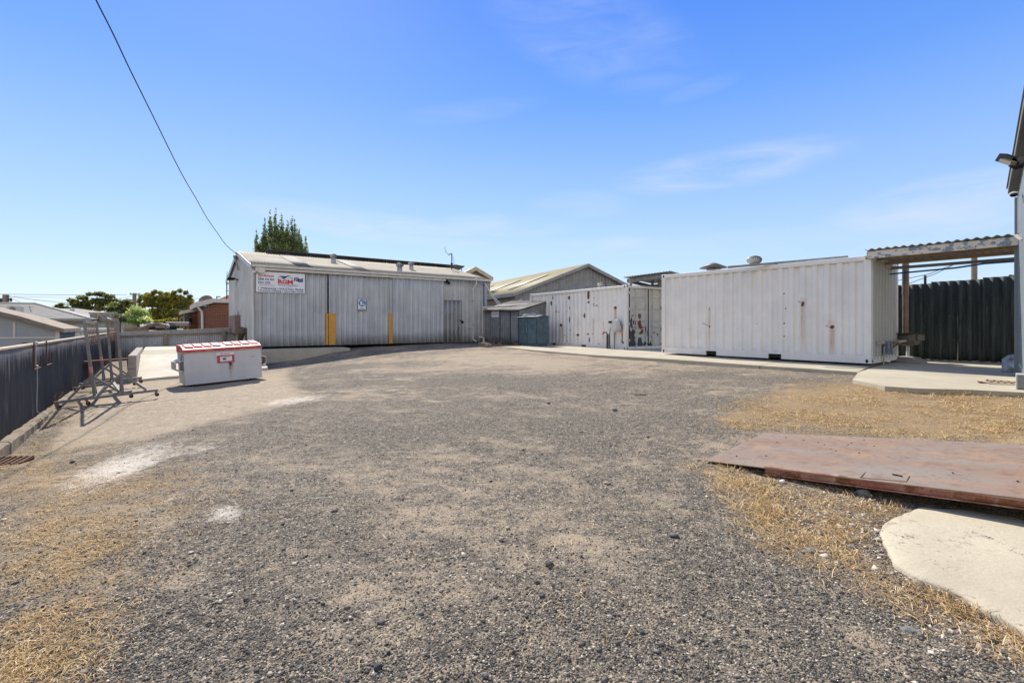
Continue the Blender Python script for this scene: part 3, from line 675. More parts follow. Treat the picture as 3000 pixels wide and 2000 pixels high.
xs_,_=loc(SF,960,900); x2_,_=loc(SF,1149,900); x3_,_=loc(SF,1296,900)
# cladding panels: fixed wall and sliding doors stand at slightly different depths
def fpanel(name,xa,xb,y,mat,z0=.0,z1=EAVE-.12,lab=None):
    fr=SF@Matrix.Translation((xa,0,0)); v,f,P=sheet(fr,xb-xa,z1,'rib',.235,.046,rows=6,y=y,bot=lambda x:z0,x0=.05,thick=.006,wob=.01)
    o=mk(name,v,f,M[mat],shed); 
    if lab: o['label']=lab
    return o
d1=fpanel('sliding_door',.28,xs_-.01,-.05,'galv',.03)
d2=fpanel('sliding_door',xs_+.01,x2_-.01,-.10,'galv',.02)
d3=fpanel('sliding_door',x2_-.06,x3_,-.16,'galv',.03)
fpanel('front_wall',0,.28,.0,'galv'); fpanel('front_wall',x3_+.03,L_,.0,'galv_warm')
mb=MB(SF); mb.box(0,L_,.02,.06,0,EAVE-.1); ob('front_backing',mb,M['dark'],shed)
# personnel door
px0,z0=loc(SF,1298,1000); px1,z1=loc(SF,1349,882)
fr=SF@Matrix.Translation((px0,0,0)); v,f,P=sheet(fr,px1-px0,z1,'rib',.235,.03,rows=3,y=-.045,bot=lambda x:.05,thick=.006)
pd=mk('door',v,f,M['galv_dull'],shed)
mb=MB(SF); mb.box(px0-.03,px1+.03,-.085,-.03,z1,z1+.04); mb.box(px1+.0,px1+.03,-.085,-.03,.05,z1); mb.box(px0-.03,px0,-.085,-.03,.05,z1); ob('door_frame',mb,M['galv_dull'],shed)
mb=MB(SF); hx,hz=loc(SF,1350,940); mb.tube([(hx-.1,-.09,hz+.03),(hx-.1,-.13,hz+.03),(hx+.05,-.13,hz-.02),(hx+.1,-.08,hz-.08)],.022,6); mb.box(hx-.02,hx+.1,-.12,-.07,hz-.12,hz-.03); hx2,hz2=loc(SF,1340,960); mb.tube([(hx2,-.08,hz2+.08),(hx2,-.12,hz2+.08),(hx2-.03,-.12,hz2-.14)],.014,6); ob('handle',mb,M['black_plastic'],pd)
# gable ends and back wall
GF=frame(A+V((-.592*DEP,.806*DEP,0)),.592,-.806)   # left end seen from outside, x runs towards the camera
hg=lambda x: EAVE-.02+min(x,DEP-x)*math.tan(PIT)
v,f,P=sheet(GF,DEP,1,'rib',.235,.03,rows=1,top=hg,bot=lambda x:-.25); mk('end_wall',v,f,M['galv'],shed)
GR=frame(A+V((.806*L_,.592*L_,0)),-.592,.806)
v,f,P=sheet(GR,DEP,1,'rib',.235,.03,rows=1,top=hg,bot=lambda x:-.1); mk('end_wall',v,f,M['galv'],shed)
BF=frame(A+V((.806*L_-.592*DEP,.592*L_+.806*DEP,0)),-.806,-.592)
v,f,P=sheet(BF,L_,EAVE,'rib',.235,.03,bot=lambda x:-.3); mk('back_wall',v,f,M['galv'],shed)
mb=MB(SF); mb.prism([(0.03,.03,EAVE-.1),(.03,DEP-.03,EAVE-.1),(.03,DEP/2,EAVE-.1+DEP/2*math.tan(PIT))],(L_-.06,0,0)); ob('roof_lining',mb,M['dark'],shed)
# roof
def rfr(side):
    c,s=math.cos(PIT),math.sin(PIT)
    ex=V((.806,.592,0)); ey=V((-.592,.806,0))
    if side=='f': return frame3(A+ex*-.12+ey*-.16+V((0,0,EAVE-.16*math.tan(PIT)+.03)),ex,ey*c+V((0,0,s)))
    return frame3(A+ex*(L_+.12)+ey*(DEP+.16)+V((0,0,EAVE-.16*math.tan(PIT)+.03)),-ex,-ey*c+V((0,0,s)))
SL=(DEP/2+.16)/math.cos(PIT)
for sd in 'fb':
    v,f,P=sheet(rfr(sd),L_+.24,SL,'sine',.12,.022,rows=4,thick=.004,wob=.012); mk('roof',v,f,M['cream_roof'],shed,smooth=True)
mb=MB(SF); zr=EAVE+DEP/2*math.tan(PIT)+.05
mb.prism([(-.14,DEP/2-.18,zr-.055),(-.14,DEP/2,zr),(-.14,DEP/2+.18,zr-.055),(-.14,DEP/2,zr-.012)],(L_+.28,0,0)); ob('ridge_cap',mb,M['cream_roof'],shed)
# old grey sheet among the newer ones
for px,w in ((870,.62),(1052,.5)):
    rx,rz=loc(SF,px,770,0); fr2=rfr('f')@Matrix.Translation((rx+.1,-.012,0)); v,f,P=sheet(fr2,w,SL*.9,'sine',.12,.022,rows=1,thick=.003); o=mk('roof_patch',v,f,M['roof_grey'],shed,smooth=True)
# barge, gutter, door track
for x in (-.15,L_+.12):
    mb=MB(SF)
    for sg in (0,1):
        y0=-.18 if sg==0 else DEP+.18; z_=EAVE-.14; mb.prism([(x,y0,z_-.08),(x,DEP/2,zr-.22),(x,DEP/2,zr-.02),(x,y0,z_+.12)],(.03,0,0))
    ob('barge_board',mb,M['white_trim'] if x>0 else M['gutter'],shed)
mb=MB(SF); mb.prism([(-.12,-.29,EAVE-.02),(-.12,-.29,EAVE-.12),(-.12,-.17,EAVE-.12),(-.12,-.17,EAVE-.1),(-.12,-.27,EAVE-.1),(-.12,-.27,EAVE-.02)],(L_+.26,0,0)); mb.box(-.12,-.10,-.29,-.17,EAVE-.12,EAVE-.02); mb.box(L_+.12,L_+.14,-.29,-.17,EAVE-.12,EAVE-.02); ob('gutter',mb,M['white_trim'],shed)
tx,_=loc(SF,1300,820); mb=MB(SF); mb.box(.30,tx,-.24,-.02,EAVE-.235,EAVE-.14,.01); ob('door_track',mb,M['white_trim'],shed)
for (xa,xb,ya) in ((952,960,-.10),(961.5,980,-.15),(1136,1148,-.155)):
    mb=MB(SF); a,_=loc(SF,xa,960); b_,zt=loc(SF,(xa+xb)/2,918); mb.box(a,loc(SF,xb,960)[0],ya-.012,ya,.05,zt,.003); ob('kick_strip',mb,M['yellow'],shed)
# down pipes
mb=MB(SF); x0=-.02; mb.box(.02,.36,-.26,-.12,EAVE-.36,EAVE-.13,.01); mb.box(-.10,.12,-.26,-.16,EAVE-.36,EAVE-.28,.01); mb.tube([(-.08,-.21,EAVE-.3),(-.08,-.15,EAVE-.9),(-.05,-.10,EAVE-1.8),(-.04,-.10,.02)],.045,8)
ob('downpipe',mb,M['white_trim'],shed)
dx,_=loc(SF,1383,900); mb=MB(SF); mb.tube([(dx+.12,-.23,EAVE+.12),(dx+.12,-.22,EAVE-.3),(dx,-.1,EAVE-.5),(dx,-.1,.3),(dx,-.1,.12),(dx+.1,-.3,.03)],.042,8); mb.tube([(dx,-.1,.75),(dx-.32,-.1,.76)],.03,8); ob('downpipe',mb,M['pvc_white'],shed)
for pz in (.9,2.1): mb=MB(SF); mb.box(dx-.06,dx+.06,-.15,-.03,pz,pz+.03); ob('pipe_clip',mb,M['galv_dull'],shed)
bx,bz1=loc(SF,1415,833); _,bz0=loc(SF,1416,893); mb=MB(SF); mb.tube([(bx,-.03,bz1),(bx,-.08,bz1),(bx,-.08,bz0),(bx+.05,-.08,bz0-.05)],.035,8); ob('blue_pipe',mb,M['blue_pipe'],shed)
bx,_=loc(SF,1408,990); mb=MB(SF); mb.tube([(bx-.1,-.02,.25),(bx,-.12,.25),(bx+.1,-.14,.2),(bx+.12,-.14,.0)],.065,8); ob('drain_elbow',mb,M['pvc_white'],shed)
# end-wall fittings
a,b_=loc(GF,697,890); mb=MB(GF); mxa,mz1=loc(GF,687,925); mxb,mz0=loc(GF,707,977); mb.box(mxa,mxb,-.26,-.03,mz0,mz1,.01); root=thing('meter_box','brown steel meter box on the shed end wall above the bin','meter box',GF@V(((mxa+mxb)/2,-.13,mz0)))
ob('case',mb,M['brown_box'],root); mb=MB(GF); mb.tube([((mxa+mxb)/2+.35,-.06,mz1+.0),((mxa+mxb)/2+.35,-.06,mz1+.22)],.04,8); ob('conduit',mb,M['pvc_white'],root); mb=MB(GF); mb.tube([((mxa+mxb)/2+.7,-.05,mz0),((mxa+mxb)/2+.7,-.05,-.2)],.05,8); ob('conduit',mb,M['pvc'],root)
lx,lz=loc(GF,700,819); mb=MB(GF); mb.bar((lx,-.03,lz),(lx,-.35,lz+.02),.05); mb.box(lx-.7,lx-.05,-.45,-.15,lz-.0,lz+.09,.02); ob('wall_light',mb,M['black_plastic'],None,'black flood lamp on the left end wall of the long shed','lamp')
lx,lz=loc(SF,1309,828); root=None; mb=MB(SF); mb.bar((lx,-.0,lz+.12),(lx,-.12,lz+.1),.05); mb.prism([(lx-.1,-.10,lz+.14),(lx+.12,-.10,lz-.02),(lx+.06,-.10,lz-.1),(lx-.16,-.10,lz+.05)],SF.to_3x3().inverted()@(SF.to_3x3()@V((0,-.07,0)))); ob('wall_light',mb,M['black_plastic'],None,'small black flood lamp above the grey door of the long shed','lamp')
mb=MB(GF); jx,jz=loc(GF,722,982); mb.tube([(jx+.3,-.05,jz+.2),(jx,-.2,jz+.22),(jx-.3,-.2,jz-.2)],[.12,.2,.1],8); mb.tube([(jx+.4,-.04,-.1),(jx+.4,-.04,jz+.3)],.05,6); ob('rag_bundle',mb,M['twig'],None,'torn dark canvas bundle hanging on the end wall above the bin','bundle')
cx,cz=loc(GF,703,752); mb=MB(GF); mb.tube([(cx,-.03,cz-.05),(cx,-.22,cz-.05)],.03,6); mb.tube([(cx-.3,-.15,cz-.22),(cx,-.2,cz-.05),(cx+.12,-.12,cz-.4),(cx,-.08,cz-.62)],.035,6); mb.lathe([(.02,-.08),(.06,-.06),(.06,.04),(.02,.06)],(cx,-.22,cz),8); ob('cable_bracket',mb,M['galv_dull'],shed)
# solar panels on the roof
def panel():
    r=thing('solar_panel','dark framed solar panel tilted on the shed roof','solar panel',(0,0,0),'row of solar panels along the shed ridge')
    mb=MB(); c,s=math.cos(.22),math.sin(.22)
    def q(x,u,w): return (x, -u*c - w*s*0, .05+u*s+w)
    def slab(x0,x1,u0,u1,w0,w1):
        vs=[q(x,u,w) for w in (w0,w1) for u in (u0,u1) for x in (x0,x1)]; return vs,[(0,2,3,1)[::-1],(4,5,7,6)[::-1],(0,1,5,4)[::-1],(1,3,7,5)[::-1],(3,2,6,7)[::-1],(2,0,4,6)[::-1]]
    for args in ((0,.98,0,.05,0,.045),(0,.98,1.55,1.6,0,.045),(0,.045,.05,1.55,0,.045),(.935,.98,.05,1.55,0,.045)): mb.add(*slab(*args))
    ob('panel_frame',mb,M['panel_frame'],r)
    mb=MB(); mb.add(*slab(.045,.935,.05,1.55,.012,.036)); ob('backing_sheet',mb,M['panel_back'],r)
    mb=MB(); mb.add(*slab(.045,.935,.05,1.55,.036,.042)); ob('cell_sheet',mb,M['glass_blue'],r)
    mb=MB(); z1=.05+1.35*s
    for x in (.08,.9): mb.bar((x,-1.35*c,z1),(x,-1.35*c,-.30),.035); mb.bar((x,-.1,.05),(x,-.1,-.05),.035)
    ob('mounting_rail',mb,M['galv_dull'],r)
    return r
pan=panel()
xa,_=loc(SF,776,740,DEP/2-.3); 
for i in range(11):
    o=pan if i==0 else copy_tree(pan)
    x=xa+.1+i*1.0; o.location=SF@V((x,DEP/2+1.45,EAVE+DEP/2*math.tan(PIT)-.23)); o.rotation_euler=(0,0,math.atan2(.592,.806))
    o['label']='dark framed solar panel tilted on the shed ridge, '+('leftmost of the row' if i==0 else 'rightmost of the row' if i==10 else 'between its neighbours in the row')
# turbine ventilators
def turbine(p,s=1.0,label='',grp='round roof ventilators',mat='lead',neck=.3):
    r=thing('roof_ventilator',label,'ventilator',p,grp)
    mb=MB(Matrix.Translation(p)); mb.lathe([(.19*s,-.12),(.16*s,0),(.15*s,neck*s)],(0,0,0),16); ob('neck',mb,M['galv_dull'] if mat=='x' else M[mat],r,smooth=True)
    mb=MB(Matrix.Translation(p+V((0,0,neck*s)))); n=22
    for k in range(n):
        a=2*math.pi*k/n; pr=[(.15,.0),(.21,.05),(.235,.11),(.225,.17),(.17,.225),(.05,.25)]
        vs=[];
        for rr,z in pr:
            for da,dr in ((0,0),(.20,.022)):
                vs.append(((rr-dr)*s*math.cos(a+da+z*1.2),(rr-dr)*s*math.sin(a+da+z*1.2),z*s))
        mb.add(vs,[(2*i,2*i+1,2*i+3,2*i+2) for i in range(len(pr)-1)])
    ob('vane_dome',mb,M[mat],r)
    mb=MB(Matrix.Translation(p+V((0,0,neck*s)))); mb.lathe([(.12*s,.0),(.17*s,.1*s),(.13*s,.19*s),(.04*s,.235*s)],(0,0,0),12); mb.lathe([(.11*s,.235*s),(.10*s,.255*s),(.01,.27*s)],(0,0,0),12); ob('core',mb,M['galv_dull'],r,smooth=True); return r
def roofpt(px,py_base,yl=None):
    # point of the front roof slope under a photo pixel
    r=V(((px-1500)/F,1,(HY-py_base)/F)); fr=rfr('f'); inv=fr.inverted(); o=inv@V((0,0,0)); d=inv.to_3x3()@r; t=(-.02-o.y)/d.y; return fr@(o+d*t)
turbine(roofpt(977,768),.72,'leftmost round metal ventilator on the cream shed roof, in front of the solar panels')
turbine(roofpt(1171,797),.80,'largest ventilator standing on the cream roof towards the right end of the long shed')
turbine(roofpt(1205,789),.72,'ventilator near the ridge just right of the largest one on the shed roof')
# tv antenna
p=at(1323.5,794,27.6)
r=thing('tv_antenna','thin mast with small antenna and wire loops above the right end of the shed roof','antenna',p-V((0,0,.2)))
mb=MB(Matrix.Translation(p)); mb.tube([(0,0,-.3),(0,0,1.02)],.028,6); ob('mast',mb,M['black_plastic'],r)
mb=MB(Matrix.Translation(p)); mb.tube([(-.05,0,.42),(.5,.0,.31)],.015,6)
for k in range(5): mb.tube([(.05+.1*k,-.12,.40-.02*k),(.05+.1*k,.12,.40-.02*k)],.009,5)
mb.box(-.06,.06,-.05,.05,.38,.46); ob('boom',mb,M['black_plastic'],r)
mb=MB(Matrix.Translation(p)); mb.tube([(0,0,1.0),(-.2,0,.94)],.03,6); mb.tube([(-.2,0,.98),(-.32,0,1.1),(-.4,0,1.4),(-.42,0,1.36),(-.36,0,1.1),(-.22,0,.96)],.007,5); mb.tube([(0,0,.96),(.1,0,.8),(.15,0,.45),(.1,0,.5),(.02,0,.85)],.007,5); ob('wire_loop',mb,M['wire'],r)
# ================================================================= business sign
sx0,sz1=loc(SF,748.3,795); sx1,_=loc(SF,891,803); _,sz0=loc(SF,749,855); SW=sx1-sx0; SH=sz1-sz0
sg=thing('business_sign','white sign board with red and navy lettering on the grey shed wall','sign',SF@V(((sx0+sx1)/2,-.14,sz0)))
mb=MB(SF); mb.box(sx0,sx1,-.135,-.115,sz0,sz1,.003); ob('board',mb,M['sign_white'],sg)
U=lambda u: sx0+u*SW
W_=lambda v: sz1-v*SH
def T(t,u0,u1,v0,v1,mb,bold=.0,shear=0):
    if mb is nav: mb=MB(SF); LINES.append(mb)
    mb.text(t,U(u0),U(u1),W_(v1),W_(v0),-.138,bold,shear)
LINES=[]; red=MB(SF);nav=MB(SF);blk=MB(SF);emb=MB(SF);flg=MB(SF)
T('Director',.04,.115,.095,.135,blk,.01); T('Rob McKenzie',.04,.355,.145,.25,red,.035,.35)
T('Mobile',.04,.105,.27,.305,blk,.01); T('0408 426 053',.04,.355,.315,.425,nav,.03)
T('Phone',.04,.10,.44,.475,blk,.01); T('6423 2705',.04,.28,.485,.595,nav,.03)
T('rgmpainting@hotmail.com',.045,.37,.625,.69,red,.012)
T('Wallpapering',.085,.40,.76,.87,nav,.03); T('Soda & Vapor Blasting',.465,.965,.765,.875,nav,.03)
T('Pressure Cleaning',.08,.50,.875,.98,nav,.03); T('Old to New Homes',.56,.965,.88,.965,nav,.03)
T('Painting & Restoration',.435,.85,.575,.655,nav,.015)
T('RGM',.435,.745,.345,.555,red,.055)
# slab serifs of the big letters
for u0,u1,v in ((.43,.485,.345),(.43,.485,.545),(.515,.545,.545),(.62,.665,.345),(.705,.75,.345),(.62,.655,.545),(.71,.755,.545)): red.box(U(u0),U(u1),-.139,-.1385,W_(v+.018),W_(v))
def P3(pts): return [(U(u),-.138,W_(v)) for u,v in pts]
def flat(mb,pts): mb.prism(P3(pts),(0,-.0012,0))
for u,v in ((.052,.80),(.435,.81),(.052,.915),(.528,.92)): mb_=red; red.disc((U(u),-.137,W_(v)),(0,-1,0),SW*.0115,14,.0015)
flat(emb,[(.475,.165),(.56,.175),(.60,.165),(.66,.115),(.67,.125),(.57,.31),(.51,.32),(.535,.25),(.50,.25)])
flat(emb,[(.665,.13),(.675,.125),(.74,.285),(.73,.30)]); flat(emb,[(.465,.17),(.475,.17),(.455,.27),(.445,.27)]); flat(emb,[(.43,.34),(.445,.31),(.465,.305),(.455,.335)])
for u,v in ((.65,.225),(.675,.215),(.65,.285),(.69,.30)): emb.disc((U(u),-.137,W_(v)),(0,-1,0),SW*.0065,8,.0015)
flat(blk,[(.44,.70),(.65,.675),(.87,.66),(.65,.69)]); flat(nav,[(.84,.185),(.86,.187),(.86,.225),(.84,.223)])
wave=[(.765+.195*t/8,.335-.03*math.sin(t/8*6.28+.3)-.01) for t in range(9)]
flat(flg,[(u,v-.09) for u,v in wave]+[(u,v+.09) for u,v in wave[::-1]])
ob('lettering',red,M['red'],sg); ob('page_mark',nav,M['navy'],sg); [ob('lettering',q,M['navy'],sg) for q in LINES]; ob('lettering',blk,M['black'],sg); ob('house_emblem',emb,M['navy'],sg); ob('flag',flg,M['navy'],sg)
wh=MB(SF)
def P4(pts): wh.prism([(U(u),-.1395,W_(v)) for u,v in pts],(0,-.001,0))
P4([(.775,.235),(.785,.232),(.84,.32),(.83,.325)]);P4([(.84,.232),(.85,.236),(.785,.325),(.775,.32)])
for u,v,r in ((.795,.375,.011),(.885,.345,.007),(.915,.29,.006),(.94,.31,.006),(.925,.36,.005),(.91,.42,.006)): wh.disc((U(u),-.1395,W_(v)),(0,-1,0),SW*r,8,.001)
ob('flag_marks',wh,M['sign_white'],sg)
wh=MB(SF); wh.box(U(.772),U(.852),-.1415,-.1405,W_(.287),W_(.272)); wh.box(U(.808),U(.817),-.1415,-.1405,W_(.33),W_(.228)); ob('flag_cross',wh,M['red'],sg)
# foot protection sign
a0,b1=loc(SF,1047.5,875,-.2); a1,b0=loc(SF,1073,909.5,-.2); w=a1-a0;h=b1-b0
ss=thing('safety_sign','blue and white foot protection sign with a boot on the middle sliding door','sign',SF@V(((a0+a1)/2,-.2,b0)))
mb=MB(SF); mb.box(a0,a1,-.185,-.165,b0,b1,.004); ob('frame',mb,M['brown_box'],ss); mb=MB(SF); mb.box(a0+.02,a1-.02,-.19,-.184,b0+.025,b1-.015,.002); ob('board',mb,M['sign_white'],ss)
mb=MB(SF); cx=(a0+a1)/2+.01; cz=b0+h*.64; R=w*.41; mb.disc((cx,-.19,cz),(0,-1,0),R,32,.002); ob('blue_disc',mb,M['blue_print'],ss)
mb=MB(SF)
boot=[(-.6,.45),(-.05,.48),(-.05,.05),(.15,-.25),(.55,-.42),(.6,-.58),(-.02,-.58),(-.1,-.5),(-.2,-.58),(-.52,-.58),(-.52,-.1)]
# split into convex pieces
for pc in ([(-.6,.45),(-.05,.48),(-.05,.05),(-.5,0)],[(-.5,0),(-.05,.05),(.15,-.25),(.1,-.45),(-.52,-.45)],[(.15,-.25),(.55,-.42),(.6,-.58),(.0,-.58),(.0,-.4)],[(-.52,-.45),(-.15,-.45),(-.22,-.58),(-.52,-.58)]):
    mb.prism([(cx+x*R,-.1935,cz+z*R) for x,z in pc],(0,-.001,0))
for p,q in (((-.1,.62),(.12,.78)),((.12,.78),(.3,.5)),((.3,.5),(.2,.2)),((.2,.2),(.45,-.15)),((.45,-.15),(.72,-.45))): mb.bar((cx+p[0]*R,-.1935,cz+p[1]*R),(cx+q[0]*R,-.1935,cz+q[1]*R),.016,.003,up=(0,1,0))
ob('boot_symbol',mb,M['sign_white'],ss)
mb=MB(SF); c0=a0+.04;c1=a1-.03
for i,(t,k0,k1) in enumerate((('FOOT',.32,.68),('PROTECTION',.1,.9),('MUST BE WORN',.03,.97))): mb.text(t,c0+(c1-c0)*k0,c0+(c1-c0)*k1,b0+h*(.235-.085*i)-.03,b0+h*(.235-.085*i)+.005,-.192,.02)
ob('lettering',mb,M['black'],ss)
# ================================================================= loading ramp and platform
RA=V((-12.3*1.0,15.83,-.98)); RF=frame(RA,.806,.592)  # near-left corner of the level top, y away
plt=thing('loading_ramp','pale concrete loading ramp and platform beside the skip and shed','ramp',(-9.5,15.5,-1.5))
mb=MB(RF); mb.box(.0,6.9,0,3.1,-.75,-.0,.012); ob('platform',mb,M['slab'],plt)
mb=MB(RF); mb.box(.0,2.2,3.1,9.5,-.75,-.0); ob('platform',mb,M['ramp'],plt)
yb=-3.05
mb=MB(RF); mb.add([(.0,-.003,.0),(3.45,-.003,.0),(3.45,-.003,-.7),(0,-.003,-.75),(.0,yb,-.56),(3.3,yb,-.40),(3.3,yb,-.7),(0,yb,-.75)],[(0,1,5,4),(1,2,6,5),(2,3,7,6),(3,0,4,7),(4,5,6,7),(3,2,1,0)][::1]); 
mb.f=[f[::-1] for f in mb.f]; ob('ramp_slope',mb,M['ramp'],plt)
mb=MB(RF)
for i in range(15):
    for k in range(2): mb.box(-.20,-.01,yb-.02+i*.4,yb+.375+i*.4,-.62+k*.37,-.62+k*.37+.362,.008)
ob('block_wall',mb,M['block'],plt)
mb=MB(RF); mb.box(.02,3.4,-.012,.004,-.02,.003); ob('joint',mb,M['kerb'],plt)
# ================================================================= left fence
FO=V((-5.45,4.43,-1.55)); FF=frame(FO,-.586,.81); FL=20.1
def ftop(x):  return 1.225+.0*x+(x-2.5)*.0
FPX=2.5
fen=thing('boundary_fence','navy painted corrugated fence with peeling streaks and pale top rail','fence',FO+V((-5.8,8,0)))
v,f,P=sheet(FF,FL,1.2,'sine',.076,.028,rows=6,top=lambda x:1.20-.0*x,bot=lambda x:-.12,thick=.004,wob=.012)
o=mk('fence_sheet',v,f,M['navyfence'],fen,smooth=True,attr={'topwear':np.clip((P[:,2]-.85)/.35,0,1)})
mb=MB(FF); mb.box(-.05,FL+.05,-.045,.035,1.20,1.235,.006); ob('top_rail',mb,M['wood_pale'],fen)
mb=MB(FF)
for i in range(9): mb.box(i*2.45+.6,i*2.45+.7,.03,.11,-.3,1.15)
ob('rear_post',mb,M['wood'],fen)
# bent rods and rope over the fence
for k,(px,py0,py1,w,h0,lab) in enumerate(((94,1008,1082,20,1042,'rusty bent rod hook hung on the navy fence with a rope tied to it'),(131,1003,1070,16,1032,'thinner rusty bent rod hook on the navy fence, further along'))):
    x,z=loc(FF,px,py1,-.05); xt,zt=loc(FF,px+2,py0,-.05); x2,z2=loc(FF,px+w,h0,-.05)
    mb=MB(FF); mb.tube([(x+.02,.06,1.17),(x+.02,.06,1.25),(x+.01,-.07,1.25),(x,-.07,z),(x2,-.07,z+.0),(x2+.02,-.07,z2)],.011,6); ob('rod_hook',mb,M['rust'],None,lab,'hook')
x,z=loc(FF,106,1075,-.09); pts=[]
for i in range(14):
    t=i/13; pts.append((x+.03*math.sin(t*7)+.02*t,-.10-.12*(t>.9),z*(1-t)+(-.02)*t))
pts.append((x-.25,-.22,.03))
mb=MB(FF); mb.tube([(x+.05,-.09,z+.42),(x-.03,-.09,z+.3),(x-.02,-.09,z+.02)]+pts,.0055,6); mb.rock((x,-.10,z+.02),.035,.02,.02,3,1); mb.rock((x+.03,-.09,z+.40),.05,.02,.025,4,1); ob('rope',mb,M['rope'],None,'bleached rope hanging down the navy fence to the kerb','rope')
# kerb
mb=MB()
nk=0; kb=thing('kerb','broken concrete kerb strip along the foot of the navy fence','kerb',FO+V((-4,7,-.1)))
s=-.6
while s<17.5:
    ln=.98; p=FF@V((s,-.02,0)); g=g1(*(FF@V((s+.5,-.3,0))).xy); zt=max(-1.50,g+.09)-FO.z; zt=.035*noise.noise(V((s*2.3,0,0)))-.01
    fr=FF@Matrix.Translation((s,0,0))@Matrix.Rotation(.02*noise.noise(V((s*3,1,0))),4,'Z')
    mb=MB(fr); w=.14+.07*noise.noise(V((s*1.7,5,0))); 
    nn=9; vs=[]
    for i in range(nn+1):
        xx=(ln-.02)*i/nn; e_=.03*noise.noise(V((s+xx*3,2,1)))+.02*noise.noise(V(((s+xx)*9,2,1))); h_=.02*noise.noise(V(((s+xx)*5,8,1)))
        vs+=[(xx,-.02,-.35),(xx,-.02,zt+h_),(xx,-w+.03+e_,zt+h_*1.5),(xx,-w+e_,zt-.03+h_),(xx,-w+e_*.7,-.35)]
    fs=[tuple(range(5))[::-1],tuple(range(nn*5,nn*5+5))]+[(i*5+k,i*5+(k+1)%5,(i+1)*5+(k+1)%5,(i+1)*5+k) for i in range(nn) for k in range(5)]
    mb.add(vs,fs); ob('kerb_block',mb,M['kerb'],kb); s+=ln
# rusty grate
gp=gnd(20,1352); gd=thing('drain_grate','rusty iron drain grate with slanted bars in the dry grass by the kerb','grate',gp)
GG=frame(gp+V((-.42,.05,.02)),.97,-.05)
GG=frame(gnd(-60,1366),.995,.10)
mb=MB(GG); mb.bar((0,0,.005),(.44,0,.005),.015,.03); mb.bar((0,.20,.03),(.44,.20,.03),.015,.07); mb.bar((.44,0,.01),(.44,.20,.03),.015,.05); ob('frame',mb,M['rust'],gd)
for i in range(7): mb=MB(GG); mb.bar((.02+i*.066,.0,.015),(.035+i*.066,.20,.06),.014,.03); ob('grate_bar',mb,M['rust_lt'],gd)
# ================================================================= back fence (left rear)
BO=FF@V((FL-.02,-.02,0)); K=frame((BO.x,BO.y,-1.6),.806,.592)
bf=thing('rear_fence','pale corrugated metal fence with timber rail beyond the loading ramp','fence',K@V((2.2,0,0)))
x1,_=loc(K,674,980); 
def bt(x): 
    return 1.20+x/4.4*.18
def bzs(px,py): return loc(K,px,py)
zA=bzs(340,975)[1]; zB=bzs(673,961)[1]
v,f,P=sheet(K,x1+.25,1,'sine',.076,.034,rows=2,top=lambda x:zA+(zB-zA)*x/x1,thick=.004); mk('fence_sheet',v,f,M['galv_warm'],bf,smooth=True)
mb=MB(K); mb.prism([(0,-.03,zA),(x1+.2,-.03,zB),(x1+.2,-.03,zB+.03),(0,-.03,zA+.03)],(0,.05,0)); ob('top_rail',mb,M['wood_pale'],bf)
mb=MB(K); za=bzs(350,985)[1]; zb_=bzs(660,973.5)[1]; mb.bar((0.05,-.055,za),(x1+.1,-.055,zb_),.05,.085); ob('rail',mb,M['wood'],bf)
for px in (338,485,656):
    x,_=bzs(px,1000); zt=bzs(px,976 if px<600 else 968)[1]; mb=MB(K); mb.box(x-.07,x+.07,-.20,-.085,-.3,zt,.02); ob('post',mb,M['wood'],bf)
